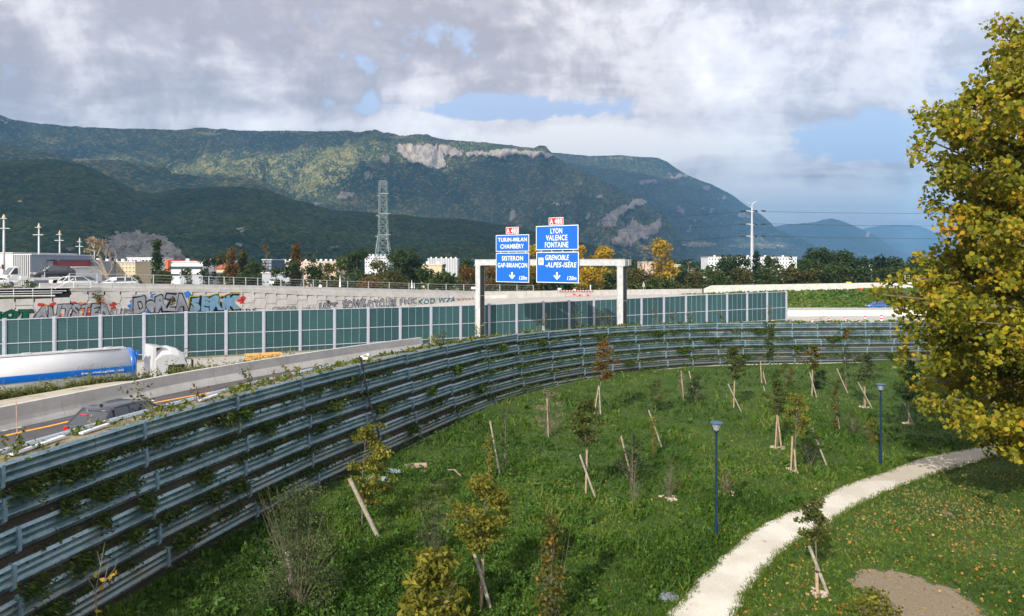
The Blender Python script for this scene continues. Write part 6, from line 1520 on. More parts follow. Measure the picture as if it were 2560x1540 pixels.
# ------------------------------------------------------------------ lamps
M_lampblue = plain('lamp_post_blue', (.009, .034, .075), .4, .2, var=.06); M_lampcap = plain('lamp_cap_blue', (.035, .10, .20), .3, .2)
ml, T = new_mat('lamp_glass'); g_ = T.n('ShaderNodeBsdfGlass', {'Color': (.85, .9, .92, 1), 'Roughness': .08, 'IOR': 1.3}); d_ = T.n('ShaderNodeBsdfDiffuse', {0: (.5, .52, .5, 1)})
finish(T, T.n('ShaderNodeMixShader', {0: .35, 1: g_.outputs[0], 2: d_.outputs[0]}).outputs[0])
def lamp(label, px, py, top):
    b = G(px, py); s = b.y / F; h = (py - top) * s
    t = thing('street_lamp', label, 'street lamp', (b.x, b.y, float(lawn_z(b.x, b.y)) - .02), 0, 'blue park lamps')
    m = MB(); m.tube([(0, 0, 0), (0, 0, h - .42)], [.055, .042], 12); m.tube([(0, 0, 0), (0, 0, .75)], .075, 12); m.obj('pole', M_lampblue, t)
    m = MB(); m.tube([(0, 0, h - .46), (0, 0, h - .40), (0, 0, h - .36)], [.05, .09, .11], 14); m.obj('collar', M_lampblue, t)
    m = MB(); m.tube([(0, 0, h - .36), (0, 0, h - .2), (0, 0, h - .07)], [.11, .15, .20], 16); m.obj('glass', ml, t, smooth=True)
    m = MB(); m.tube([(0, 0, h - .07), (0, 0, h - .05), (0, 0, h - .02), (0, 0, h + .02)], [.24, .27, .25, .06], 20); m.obj('cap', M_lampcap, t)
    m = MB(); m.tube([(0, 0, h - .34), (0, 0, h - .12)], .035, 8); m.obj('lamp_tube', M_white, t)
lamp('blue park lamp standing alone in lawn left of path, in front', 1791, 1350, 1057)
lamp('more distant blue park lamp beside path near the plane tree', 2202, 1167, 961)

# ------------------------------------------------------------------ saplings, stakes, shrubs
def gz(x, y): return float(lawn_z(x, y))
def plant(name, label, cat, base, crown=None, leaf=.10, mat='sap_g', dens=1.0, trunk=None, stakes=(), kind='sapling', n_lumps=10, shape=None, stems=0, group=None, mound=False, shell=.2, aspect=1.7):
    """base: photo foot (px,py); crown: (x0,x1,y0,y1) photo box; stakes: ((xt,yt),(xb,yb),grey)"""
    b = G(*base); s = b.y / F; z0 = gz(b.x, b.y)
    t = thing(name, label, cat, (b.x, b.y, z0), 0, group)
    loc = lambda px, py, dy=0.0: Vector(((px - base[0]) * s, dy, (base[1] - py) * s))
    L = []
    if crown:
        n_lumps = int(n_lumps * 2.2); x0, x1, y0, y1 = crown; cx, cy_ = (x0 + x1) / 2, (y0 + y1) / 2; w, h = (x1 - x0) * s, (y1 - y0) * s
        for k in range(n_lumps):
            f = (k + .5) / n_lumps
            if shape == 'column': env = .5
            elif shape == 'bush': env = math.sqrt(max(.1, 1 - (f * .95) ** 2)) * .8
            elif shape == 'cone': env = .15 + .75 * (1 - f)
            else: env = math.sin(math.pi * min(.97, max(.06, (1 - f) ** 1.25))) ** .7
            c = loc(cx, y1 - (y1 - y0) * f); kq = .46 if shape == 'bush' else .42
            L.append((c.x + w * kq * env * rng.uniform(-1, 1), w * kq * .8 * env * rng.uniform(-1, 1), c.z, (w * rng.uniform(.12, .24), w * rng.uniform(.12, .24), max(.10, h / n_lumps * rng.uniform(.8, 1.6)))))
        link('crown' if not shape == 'bush' else 'foliage', crown_mesh('crown', L, leaf * .72, mat, dens * (6.0 if base[1] < 1300 else 6.5), shell=shell, aspect=aspect, flat=.1), t)
    if trunk or (crown and shape != 'bush'):
        tr = trunk or [(base[0], base[1]), ((crown[0] + crown[1]) / 2, crown[2] + (crown[3] - crown[2]) * .1)]
        pts = [loc(*p_) for p_ in tr]; pts[0].z -= .1
        m = MB(); m.tube([pts[0], pts[0].lerp(pts[-1], .5) + Vector((rng.normal() * .03, 0, 0)), pts[-1]], [.030, .022, .008], 6)
        for Lp in L:
            st = pts[0].lerp(pts[-1], min(.95, max(.3, (Lp[2] - .25) / max(.3, pts[-1].z)))); m.tube([st, Vector(Lp[:3])], [.012, .004], 4)
        m.obj('trunk', M_bark, t)
    for k in range(stems):
        a = rng.uniform(0, 6.28); hh = (crown[3] - crown[2]) * s if crown else 1.4; q = hh * rng.uniform(.1, .4)
        if k == 0: ms = MB()
        c = loc((crown[0] + crown[1]) / 2, base[1]) if crown else Vector()
        st = Vector((c.x * .6 + rng.normal() * .06, rng.normal() * .05, 0)); wq = (crown[1] - crown[0]) * s * .55 if crown else q; e_ = st + Vector((wq * rng.uniform(-1, 1), wq * .6 * rng.uniform(-1, 1), hh * rng.uniform(.45, 1.02)))
        ms.tube([st, st.lerp(e_, .5) + Vector((rng.normal() * .05, 0, .06)), e_], [.009, .006, .003], 4, False)
        for _ in range(5):
            p0 = st.lerp(e_, rng.uniform(.3, .9)); ms.tube([p0, p0 + Vector((rng.normal() * .25, rng.normal() * .22, rng.uniform(.0, .35)))], [.004, .002], 3, False)
    if stems: o = ms.obj('stems', M_twig if kind == 'pale' else M_bark, t); o['kind'] = 'stuff'
    if mound:
        m = MB()
        for _ in range(14):
            a = rng.uniform(0, 6.28); r_ = rng.uniform(.05, .42); m.box((r_ * math.cos(a), r_ * math.sin(a), .04), (rng.uniform(.08, .22), rng.uniform(.06, .16), rng.uniform(.03, .09)), rot=Matrix.Rotation(rng.uniform(0, 3), 3, 'Z') @ Matrix.Rotation(rng.uniform(-.4, .4), 3, 'X'))
        o = m.obj('bark_mulch', M_mulch, t); o['kind'] = 'stuff'
    for i, (tp, bt, g) in enumerate(stakes):
        B0 = G(*bt); B0.y = b.y + (B0.y - b.y) * .6; sb = B0.y / F
        A0 = Vector(((bt[0] - CX) * sb, B0.y, gz(B0.x, B0.y) - .15)); A1 = Vector(((tp[0] - CX) * sb, B0.y + .05, CZ - (tp[1] - HY) * sb))
        A0.z = min(A0.z, CZ - (bt[1] - HY) * sb + .05)
        th_ = .048 if b.y > 32 else .055
        if g == 2: th_ = .085
        m = MB(); m.tube([A0, A0.lerp(A1, .5), A1], [th_, th_ * 1.03, th_ * .97], 8); m.obj('stake', M_stakeg if g else M_stake, t, True)
    if len(stakes) > 1:
        (t1, b1, _), (t2, b2, _) = stakes[:2]; f = .62
        m = MB(); p_ = loc((t1[0] * f + b1[0] * (1 - f) + t2[0] * f + b2[0] * (1 - f)) / 2, (t1[1] * f + b1[1] * (1 - f) + t2[1] * f + b2[1] * (1 - f)) / 2, -.05)
        m.box(p_, (.17, .12, .05)); m.obj('tie', M_tie, t)
    return t
M_twig = plain('olive_twig', (.15, .14, .09), .9, var=.3, scale=6)
M_mulch = plain('bark_mulch', (.42, .33, .26), .9, var=.35, scale=6)
SG = 'staked saplings on the lawn'
plant('sapling', 'yellow-green sapling by steel wall tied to thick leaning grey log', 'sapling', (905, 1318), (862, 990, 1062, 1262), .11, 'sap_y', 1.0, [(905, 1318), (908, 1200), (915, 1075)], [((873, 1198), (951, 1358), 2)], group=SG, n_lumps=13)
plant('sapling', 'olive round-crowned sapling at bottom centre with crossed stakes', 'sapling', (1203, 1525), (1126, 1288, 1198, 1372), .11, 'sap_y', 1.15, [(1203, 1527), (1207, 1400), (1212, 1215)], [((1207, 1400), (1202, 1527), 0), ((1179, 1364), (1233, 1540), 1)], group=SG, n_lumps=15)
plant('sapling', 'narrow yellowing sapling beside single leaning grey stake near wall', 'sapling', (1222, 1200), (1200, 1240, 1088, 1196), .10, 'sap_y', .8, stakes=[((1225, 1053), (1251, 1185), 1)], group=SG, n_lumps=8, shape='column')
plant('sapling', 'dense olive-green sapling left of path centre with crossed stakes', 'sapling', (1466, 1243), (1420, 1512, 1000, 1112), .11, 'sap_g', 1.3, [(1465, 1244), (1468, 1110), (1464, 1000)], [((1468, 1125), (1464, 1244), 0), ((1450, 1138), (1493, 1255), 1)], group=SG, n_lumps=13)
plant('sapling', 'dark twiggy sapling with lone brown leaning stake mid lawn', 'sapling', (1580, 1210), (1540, 1620, 1085, 1195), .09, 'green', .35, stakes=[((1553, 1091), (1584, 1206), 0)], stems=9, group=SG, n_lumps=8)
plant('sapling', 'red-brown leaved sapling before curved wall with two stakes', 'sapling', (1492, 1040), (1482, 1542, 848, 946), .11, 'sap_r', 1.3, [(1494, 1040), (1500, 950), (1512, 852)], [((1497, 964), (1484, 1040), 0), ((1498, 966), (1502, 1042), 1)], group=SG, n_lumps=12)
plant('sapling', 'thin purple-grey twiggy shrub round short stake near wall foot', 'shrub', (1369, 1094), (1328, 1416, 975, 1075), .06, 'bare', .16, stakes=[((1368, 996), (1371, 1096), 0)], stems=18, group=SG, n_lumps=8)
plant('sapling', 'slim yellow sapling with leaning stake left of front lamp', 'sapling', (1634, 1142), (1618, 1650, 1040, 1142), .09, 'sap_y', 1.0, stakes=[((1622, 1026), (1657, 1105), 1)], group=SG, n_lumps=8, shape='column')
plant('sapling', 'small pale-stemmed green sapling behind slim yellow one', 'sapling', (1638, 1028), (1614, 1670, 948, 1006), .09, 'sap_g', .8, group=SG, n_lumps=8)
plant('sapling', 'upright single stake with faint bare sapling left of dark bush', 'sapling', (1709, 1000), (1690, 1722, 925, 985), .08, 'bare', .2, stakes=[((1703, 928), (1710, 1000), 0)], stems=6, group=SG, n_lumps=5)
plant('shrub', 'dark twiggy bush with stake leaning into it near curved wall', 'shrub', (1738, 1003), (1708, 1772, 940, 1003), .08, 'green', .55, stakes=[((1723, 928), (1735, 965), 1)], stems=22, group=SG, n_lumps=9, shape='bush')
plant('sapling', 'round green sapling with crossed stakes centre of lawn', 'sapling', (1835, 1022), (1806, 1866, 866, 946), .11, 'sap_g', 1.4, [(1834, 1023), (1836, 950), (1836, 868)], [((1837, 952), (1834, 1024), 0), ((1821, 960), (1856, 1036), 1)], group=SG, n_lumps=12)
plant('sapling', 'tall slim dark green sapling against wall with three pale stakes', 'sapling', (1905, 958), (1900, 1944, 806, 900), .10, 'mid', 1.1, [(1906, 958), (1912, 900), (1922, 808)], [((1902, 903), (1904, 956), 0), ((1908, 930), (1916, 960), 0), ((1909, 965), (1915, 992), 1)], group=SG, n_lumps=10, shape='column')
plant('sapling', 'dark olive sapling above steep tripod of two pale stakes', 'sapling', (1945, 1120), (1914, 1978, 950, 1036), .11, 'sap_g', 1.1, [(1945, 1122), (1944, 1040), (1946, 955)], [((1944, 1037), (1938, 1124), 0), ((1945, 1040), (1955, 1126), 0)], group=SG, n_lumps=12, mound=True)
plant('sapling', 'broad pale olive sapling right of tripod-staked one', 'sapling', (1984, 1178), (1960, 2030, 985, 1082), .11, 'sap_y', 1.0, [(1984, 1180), (1988, 1090), (1994, 992)], [((1982, 1092), (1977, 1184), 0), ((1987, 1124), (1991, 1186), 0)], group=SG, n_lumps=13, mound=True)
plant('shrub', 'dark green shrub beside leaning spotted stake right of pale olive sapling', 'shrub', (2024, 1165), (1996, 2056, 1080, 1160), .10, 'green', .6, stakes=[((2031, 1071), (2069, 1163), 1)], stems=10, group=SG, n_lumps=9, shape='bush')
plant('sapling', 'dense green and orange sapling right of centre against wall with two stakes', 'sapling', (2031, 990), (2008, 2056, 862, 922), .10, 'sap_o', 1.4, [(2030, 990), (2031, 925), (2033, 866)], [((2032, 924), (2030, 992), 0), ((2025, 930), (2043, 996), 1)], group=SG, n_lumps=10)
plant('sapling', 'thin dark sapling with leaning stake near wall right of two-staked one', 'sapling', (2116, 980), (2098, 2130, 860, 950), .09, 'green', .7, stakes=[((2093, 922), (2121, 982), 0)], stems=4, group=SG, n_lumps=9, shape='column')
plant('sapling', 'grey-green sapling with pale crossed stakes above distant lamp', 'sapling', (2160, 1018), (2122, 2196, 882, 952), .10, 'grey', 1.0, [(2160, 1020), (2158, 950), (2156, 886)], [((2163, 966), (2163, 1019), 0), ((2146, 956), (2184, 1024), 1)], group=SG, n_lumps=11, mound=True)
plant('sapling', 'slim orange-green sapling with brown stake left of distant lamp', 'sapling', (2092, 1078), (2074, 2106, 958, 1070), .09, 'sap_o', 1.0, stakes=[((2090, 1019), (2101, 1077), 0)], group=SG, n_lumps=9, shape='column')
plant('sapling', 'dark sapling with short stakes in shade of plane tree', 'sapling', (2272, 1058), (2240, 2310, 900, 1000), .10, 'green', .9, stakes=[((2273, 1012), (2272, 1060), 0), ((2260, 1004), (2287, 1067), 1)], group=SG, n_lumps=10, mound=True)
plant('sapling', 'leafy green sapling standing over the path at bottom right', 'sapling', (2042, 1488), (1990, 2080, 1250, 1345), .12, 'sap_g', .95, [(2043, 1490), (2041, 1350), (2036, 1256)], [((2043, 1418), (2044, 1490), 0), ((2025, 1368), (2075, 1493), 1)], group=SG, n_lumps=13, mound=True)
plant('shrub', 'big airy grey-green thorny shrub at bottom left of lawn', 'shrub', (740, 1530), (640, 870, 1225, 1530), .06, 'grey', .26, stakes=[((717, 1382), (731, 1442), 2)], stems=46, kind='pale', n_lumps=26, shape='bush')
plant('shrub', 'yellow-green broad-leaved shrub at bottom edge left of crossed stakes', 'shrub', (1080, 1600), (985, 1180, 1380, 1590), .16, 'sap_y', .75, stems=10, n_lumps=18, shape='bush', aspect=2.4)
plant('shrub', 'tall orange and green shrub at bottom centre right of stakes', 'shrub', (1378, 1560), (1328, 1432, 1296, 1560), .12, 'sap_o', .85, stems=8, n_lumps=18, shape='cone')
plant('shrub', 'low yellow-green shrub at bottom edge beside bare patch', 'shrub', (2185, 1560), (2125, 2245, 1492, 1560), .12, 'sap_y', .6, stems=8, n_lumps=9, shape='bush')
plant('shrub', 'thin-stemmed shrub with pale mulch left of front lamp', 'shrub', (1672, 1250), (1650, 1706, 1150, 1225), .07, 'sap_g', .35, stems=14, kind='pale', n_lumps=7, mound=True)
plant('shrub', 'thin-stemmed shrub with mulch below lone brown stake', 'shrub', (1586, 1268), (1568, 1604, 1180, 1250), .07, 'sap_g', .25, stems=9, kind='pale', n_lumps=5, mound=True)
plant('shrub', 'small brown-stemmed shrub with mulch right of front lamp', 'shrub', (1816, 1240), (1796, 1840, 1180, 1232), .07, 'sap_r', .3, stems=7, n_lumps=5, mound=True)
plant('shrub', 'small olive shrub left of distant lamp foot', 'shrub', (2178, 1106), (2155, 2200, 1048, 1104), .08, 'sap_y', .8, stems=8, n_lumps=8, shape='bush')
plant('shrub', 'low dark shrub in front of wall between two slim saplings', 'shrub', (2050, 970), (2030, 2072, 925, 970), .08, 'green', .8, stems=6, n_lumps=7, shape='bush')
plant('shrub', 'grey-green feathery shrub behind the broad yellow-green one', 'shrub', (1085, 1400), (1030, 1140, 1245, 1400), .07, 'grey', .42, stems=16, kind='pale', n_lumps=13, shape='bush')
plant('sapling', 'faint thin dark sapling right of leaning grey stake near wall', 'sapling', (1262, 1180), (1246, 1282, 1010, 1120), .07, 'green', .3, stems=3, n_lumps=6, shape='column')
plant('shrub', 'small autumn-red shrub under wall by thin dark sapling', 'shrub', (1966, 965), (1946, 1990, 905, 962), .08, 'sap_o', .7, stems=5, n_lumps=7)
plant('shrub', 'small green shrub mid lawn left of olive column saplings', 'shrub', (2130, 1085), (2115, 2150, 1030, 1082), .07, 'sap_g', .5, stems=9, n_lumps=6)
# bare sapling with a few yellow leaves, bottom left
b = G(245, 1600); t = thing('sapling', 'leafless pale sapling with few yellow leaves at bottom left before wall', 'sapling', (b.x, b.y, 0)); s = b.y / F
q_ = lambda px, py: Vector(((px - 245) * s, 0, (1600 - py) * s))
m = MB()
for br in (((245, 1600), (238, 1480), (252, 1410), (262, 1355)), ((240, 1480), (222, 1450), (222, 1425)), ((245, 1470), (262, 1455), (288, 1420), (295, 1385)), ((252, 1415), (247, 1395), (243, 1378)), ((246, 1445), (232, 1438)), ((258, 1450), (275, 1442), (290, 1430)), ((238, 1500), (228, 1520)), ((262, 1450), (268, 1420), (272, 1400))):
    n_ = len(br); m.tube([q_(*p_) for p_ in br], list(np.linspace(.025 if br[0][1] == 1600 else .012, .004, n_)), 5)
m.obj('trunk', M_barkp, t)
lp = np.array([tuple(q_(*p_)) for p_ in ((290, 1432), (296, 1434), (262, 1450), (256, 1446), (268, 1455), (246, 1528), (250, 1532), (258, 1460), (242, 1440), (272, 1444), (280, 1436), (252, 1475))]) ; lp += rng.normal(size=lp.shape) * .05
v, f, tt = leaves(lp, .13, np.full(len(lp), .9)); link('leaves', npmesh('leaves', v, f, LM['yellow'], False, {'tint': tt}), t)
# leaning pale dead branches by the airy shrub
b = G(930, 1395)
# stone slabs and boards on the lawn by the wall
M_slab = plain('slab_stone', (.30, .37, .38), .6, var=.15, scale=3); M_clothb = plain('weathered_board', (.40, .30, .22), .9, var=.2, scale=5)
for (px, py, w, h, mt, lab, nm) in ((978, 1182, 1.3, .5, M_slab, 'flat bluish slab lying on lawn near wall foot, further one', 'stone_slab'), (952, 1202, 1.2, .5, M_slab, 'flat bluish slab lying on lawn near wall foot, nearer one', 'stone_slab'), (1037, 1168, 1.3, .7, M_clothb, 'worn brown board lying beside the bluish slabs', 'board'), (1674, 1500, .55, .4, M_dark, 'round dark drain cover beside the path at bottom', 'drain_cover')):
    c = G(px, py); m = MB()
    if nm == 'drain_cover': m.tube([(c.x, c.y, gz(c.x, c.y) - .02), (c.x, c.y, gz(c.x, c.y) + .09)], [.36, .30], 18)
    else: m.box((c.x, c.y, gz(c.x, c.y) + .10), (w, h, .07), rng.uniform(-.3, .3))
    tag(m.obj(nm, plain('gravel_cover', (.16, .17, .19), .9, var=.5, scale=14) if nm == 'drain_cover' else mt), lab, nm.replace('_', ' '))
c1, c2 = G(1118, 1182), G(1153, 1198); m = MB(); m.tube([c1 + Vector((0, 0, .16)), c1.lerp(c2, .5) + Vector((0, .15, .28)), c2 + Vector((0, 0, .15))], [.03, .05, .03], 6); tag(m.obj('dead_branch', M_barkp), 'curved pale dead branch lying in grass near wall', 'branch')

# ------------------------------------------------------------------ the big plane tree at the right
TX, TY = 33.5, 37.0
pt = thing('plane_tree', 'huge autumn plane tree with yellow-green leaves filling right edge', 'tree', (TX, TY, 0))
ed = [(62, 2500, 30), (80, 2540, 34), (115, 2515, 30), (150, 2505, 34), (190, 2480, 32), (215, 2440, 26), (255, 2420, 30), (275, 2355, 22), (283, 2300, 20), (300, 2330, 26), (320, 2390, 34), (345, 2310, 24), (375, 2300, 22), (395, 2290, 16), (410, 2345, 26), (440, 2370, 34), (470, 2350, 24), (500, 2330, 20), (520, 2330, 20), (540, 2380, 34), (575, 2380, 26), (600, 2400, 28), (630, 2350, 24), (648, 2305, 20), (672, 2330, 30), (690, 2270, 20), (706, 2235, 18), (722, 2195, 16), (735, 2190, 14), (748, 2240, 24), (770, 2270, 28), (790, 2310, 36), (815, 2265, 22), (838, 2270, 20), (850, 2330, 38), (880, 2262, 16), (900, 2250, 14), (905, 2330, 30), (935, 2370, 32), (955, 2300, 24), (975, 2350, 38), (1005, 2320, 26), (1030, 2370, 36), (1060, 2420, 36), (1090, 2470, 32), (1115, 2490, 30), (1125, 2540, 28), (1080, 2540, 40)]
lumps = []
for (py, px, r) in ed:
    r *= 1.25
    d = rng.uniform(31, 37) if py < 1000 else rng.uniform(29, 32); c = P(px, py, d); lumps.append((c.x - TX, c.y - TY, c.z, r * d / F * 1.05))
eb = sorted((e[0], e[1]) for e in ed)
def edge(py): return float(np.interp(py, [50, 130, 215, 280, 400, 500, 600, 690, 735, 800, 900, 1000, 1060, 1140], [2530, 2500, 2440, 2330, 2340, 2360, 2390, 2300, 2260, 2300, 2320, 2360, 2420, 2500]))
TR = [Vector((0, 0, -.2)), Vector((.2, 0, 3)), Vector((0, .3, 8)), Vector((-.5, 0, 14)), Vector((-.3, 0, 20))]
def trunk_at(z): return Vector([float(np.interp(z, [-.2, 3, 8, 14, 20], [t_[i] for t_ in TR])) for i in range(3)])
tips = [Vector(l[:3]) for l in lumps]
while len(tips) < len(ed) + 105:
    py = rng.uniform(70, 1120); px = edge(py) + 30 + rng.uniform(0, 1) ** 1.2 * 560; d = rng.uniform(27, 38) if rng.uniform() < .7 else rng.uniform(38, 46)
    c = P(px, py, d)
    if c.z > 3.6: tips.append(Vector((c.x - TX, c.y - TY, c.z)))
BOUGHS = []
def add_lump(c, r, rz=.62):
    py = HY - (c.z - CZ) / (c.y + TY) * F; lim = edge(py) - 2
    if CX + F * (c.x + TX - r) / (c.y + TY) < lim: return
    lumps.append((c.x, c.y, c.z, (r, r, r * rz)))
for tp in tips:
    st = trunk_at(max(2.5, tp.z * .72 - 1)); mid = st.lerp(tp, .55) + Vector((0, 0, .9)); BOUGHS.append((st, mid, tp))
    for f in (.50, .62, .73, .83, .92, .99):
        c = st.lerp(mid, f * 2).lerp(mid.lerp(tp, max(0, f * 2 - 1)), 1) if f > .5 else st.lerp(mid, f * 2)
        for _q in range(2): add_lump(c + Vector((rng.normal() * .5, rng.normal() * .5, rng.normal() * .28)), rng.uniform(.45, .85) * (1.1 - .25 * f))
for _ in range(90):
    a = rng.uniform(0, 6.28); zz = rng.uniform(4, 23); R0 = 9.5 * math.sin(math.pi * min(.97, max(.08, (zz - 1) / 25))) ** .6 * rng.uniform(.3, 1)
    add_lump(Vector((R0 * math.cos(a) + 1.5, R0 * math.sin(a), zz)), rng.uniform(.9, 1.6), .8)
PLUMPS = lumps
link('crown', crown_mesh('crown', lumps, .225, 'plane', 9.0, bias=-.03, shell=.2, aspect=1.05, flat=.35), pt)
m = MB(); tr = [Vector((0, 0, -.2)), Vector((.2, 0, 3)), Vector((0, .3, 8)), Vector((-.5, 0, 14)), Vector((-.3, 0, 20))]; m.tube(tr, [.62, .48, .38, .26, .1], 12)
for (st, mid, e_) in BOUGHS: m.tube([st, mid, e_], [.17, .09, .025], 5)
m.obj('trunk', plain('plane_bark', (.17, .145, .10), .85, var=.35, scale=2), pt)

# ------------------------------------------------------------------ ground vegetation
def wall_side(x, y):       # keeps points on the lawn side of the wall foot
    i = np.searchsorted(WYS, y).clip(0, len(WYS) - 1); return x > WXS[i] + 1.35
wy = wall_top[:, 1]; wxx = wall_top[:, 0]; mono = wy < 77; WYS, WXS = wy[mono], wxx[mono]
def on_lawn(x, y):
    foot = np.array([off(s, -1.18) for s in np.arange(S0, S1, .7)]) if not hasattr(on_lawn, 'f') else on_lawn.f
    on_lawn.f = foot
    poly = [tuple(p[:2]) for p in foot] + [(120, 78), (120, -12)]
    return inpoly(x, y, poly) & (y < 79.5)
def scatter(n, dmin=10.5, dmax=79, pxr=(-60, 2700), pw=1.0):
    """points spread evenly over the picture of the lawn rather than over its area"""
    py = HY + CZ * F / rng.uniform(0, 1, n) ** 0
    q = rng.uniform(0, 1, n); d = 1 / (1 / dmax + (1 / dmin - 1 / dmax) * q ** pw)
    px = rng.uniform(*pxr, n); x = (px - CX) / F * d; return x, d
def path_mask(x, y): return inpoly(x, y, path_poly)
def dirt_at(x, y):
    i = ((y - YA) / (YB - YA) * (ny - 1)).astype(int).clip(0, ny - 1); j = ((x - XA) / (XB - XA) * (nx - 1)).astype(int).clip(0, nx - 1); return dirt[i, j]
x, y = scatter(260000, 10.8, 78, pw=.80)
k = on_lawn(x, y) & ~path_mask(x, y) & (dirt_at(x, y) + (rng.uniform(size=len(x)) - .5) * .5 < .42) & (x < 62); x, y = x[k], y[k]
mow = inpoly(x, y, [tuple(p[:2]) for p in PR] + [(90, 60), (90, 5), (12, 5)])                       # shorter turf right of the path
clump = fbm(x * .55, y * .55, 0, 4, 41); fine = fbm(x * 2.2, y * 2.2, 0, 3, 43)
hh = np.where(mow, .05, .07 + .26 * np.clip((clump - .42) * 3.2, 0, 1) * (.5 + fine)) * rng.uniform(.6, 1.3, len(x)) * (1 + (y > 45) * .3)
tn = np.clip(.26 + mow * .22 * (fbm(x * .35, y * .35, 0, 3, 88) > .48) + .75 * (fine - .45) + 1.5 * (fbm(x * .16, y * .16, 0, 3, 47) - .5) + rng.normal(0, .12, len(x)) + mow * .12, 0, 1)
base_ = np.stack([x, y, lawn_z(x, y) - .01], 1)
wd = (.020 + y * .0011) * rng.uniform(.7, 1.6, len(x))
LM['grass'] = leafmat('lawn_grass', [(0, (.030, .068, .008)), (.4, (.065, .125, .013)), (.75, (.125, .185, .022)), (1, (.21, .21, .06))], .35)
LM['weed'] = leafmat('lawn_weed', [(0, (.026, .070, .010)), (.5, (.058, .135, .016)), (1, (.12, .20, .03))], .35)
br1 = blades(base_, hh + .05, wd * 1.6, tn, .7)
k2 = (~mow) & (clump > .40) & (rng.uniform(size=len(x)) < .55); n2_ = int(k2.sum())
lp = base_[k2] + np.stack([rng.normal(0, .05, n2_), rng.normal(0, .05, n2_), hh[k2] * rng.uniform(.3, 1.1, n2_) + .02], 1)
v, f, tt = br1; o = link('grass', npmesh('grass', v, f, LM['grass'], False, {'tint': tt})); tag(o, 'green lawn grass with taller uneven tufts across the planted slope', 'grass', kind='stuff')
v, f, tt = leaves(lp, (.028 + lp[:, 1] * .0016) * rng.uniform(.7, 1.5, n2_), np.clip(tn[k2] + .1, 0, 1), .55, 1.7, droop=np.array([0, 0, .2])); o = link('broadleaf_weeds', npmesh('broadleaf_weeds', v, f, LM['weed'], False, {'tint': tt})); tag(o, 'low broad-leaved weeds and clover spread through the lawn', 'weeds', kind='stuff')
# taller weed clumps
prt = []
x, y = scatter(900, 11, 70, pw=.8); k = on_lawn(x, y) & ~path_mask(x, y) & (x < 55) & ~inpoly(x, y, [tuple(p[:2]) for p in PR] + [(90, 60), (90, 5), (12, 5)]); x, y = x[k], y[k]
for a, b in zip(x, y):
    n = 26; r_ = rng.uniform(.12, .30); p = inball(n, (a, b, .12), (r_, r_, .16), .1); p[:, 2] = np.abs(p[:, 2]) + gz(a, b); prt.append(leaves(p, rng.uniform(.05, .10, n) * (1 + b * .02), np.clip(rng.normal(.55, .2, n) + rng.normal(0, .15), 0, 1), .1, 2.6, droop=np.array([0, 0, .8])))
for _ in range(900):
    px, py = rng.uniform(560, 1500), rng.uniform(1080, 1640); c = G(px, py)
    if py < 1500 - (px - 560) * .9 or fbm(c.x * .5, c.y * .5, 0, 3, 14) < .44: continue
    n = 70; r_ = rng.uniform(.16, .42); hq = rng.uniform(.18, .55); p = inball(n, (c.x, c.y, hq * .5), (r_, r_, hq * .6), .1); p[:, 2] = np.abs(p[:, 2]) + gz(c.x, c.y)
    prt.append(leaves(p, rng.uniform(.035, .085, n), np.clip(rng.normal(.48, .18, n) + rng.normal(0, .18), 0, 1), .1, 2.2, droop=np.array([0, 0, .5])))
v, f, tt = merge(prt); o = link('weed_clumps', npmesh('weed_clumps', v, f, LM['weed'], False, {'tint': tt})); tag(o, 'scattered taller leafy weed clumps in the lawn', 'weeds', kind='stuff')
# grass fringe overhanging the path
ex = []
for A, sgn in ((PL, -1), (PR, 1)):
    for _ in range(7):
        q = A[:, :2] + rng.normal(0, .11, (len(A), 2)) + np.array([sgn * .02, 0]); ex.append(q)
ex = np.concatenate(ex); ex = np.repeat(ex, 5, 0) + rng.normal(0, .07, (len(ex) * 5, 2)); kk = (ex[:, 1] < 60) & (ex[:, 1] > 9); ex = ex[kk]
b_ = np.stack([ex[:, 0], ex[:, 1], lawn_z(ex[:, 0], ex[:, 1]) + .02], 1); v, f, tt = blades(b_, rng.uniform(.06, .16, len(ex)), .035, np.clip(rng.normal(.55, .2, len(ex)), 0, 1), .9)
o = link('path_edge_grass', npmesh('path_edge_grass', v, f, LM['grass'], False, {'tint': tt})); tag(o, 'ragged grass fringe growing over both path edges', 'grass', kind='stuff')
# fallen leaves
x, y = scatter(16000, 13, 60, (1500, 2650), .8); near_tree = np.exp(-((x - 27) ** 2 + (y - 30) ** 2) / 260); right_ = inpoly(x, y, [tuple(p[:2]) for p in PR] + [(90, 60), (90, 5), (12, 5)])
k = on_lawn(x, y) & (rng.uniform(size=len(x)) < np.where(right_, .10 + .5 * near_tree * (fbm(x * .4, y * .4, 0, 3, 71) > .46), .018 + .06 * near_tree)) ; x, y = x[k], y[k]
p = np.stack([x, y, lawn_z(x, y) + .09 + rng.uniform(-.02, .03, len(x))], 1); pm = path_mask(x, y); keep = (~pm) | (rng.uniform(size=len(x)) < .05); p = p[keep]
LM['fallen'] = leafmat('fallen_leaf', [(0, (.16, .07, .02)), (.5, (.30, .14, .03)), (1, (.42, .26, .06))], .1)
v, f, tt = leaves(p, rng.uniform(.06, .12, len(p)), rng.uniform(0, 1, len(p)), .92, 1.2); o = link('fallen_leaves', npmesh('fallen_leaves', v, f, LM['fallen'], False, {'tint': tt})); tag(o, 'orange fallen plane leaves scattered over short turf right of path', 'leaves', kind='stuff')
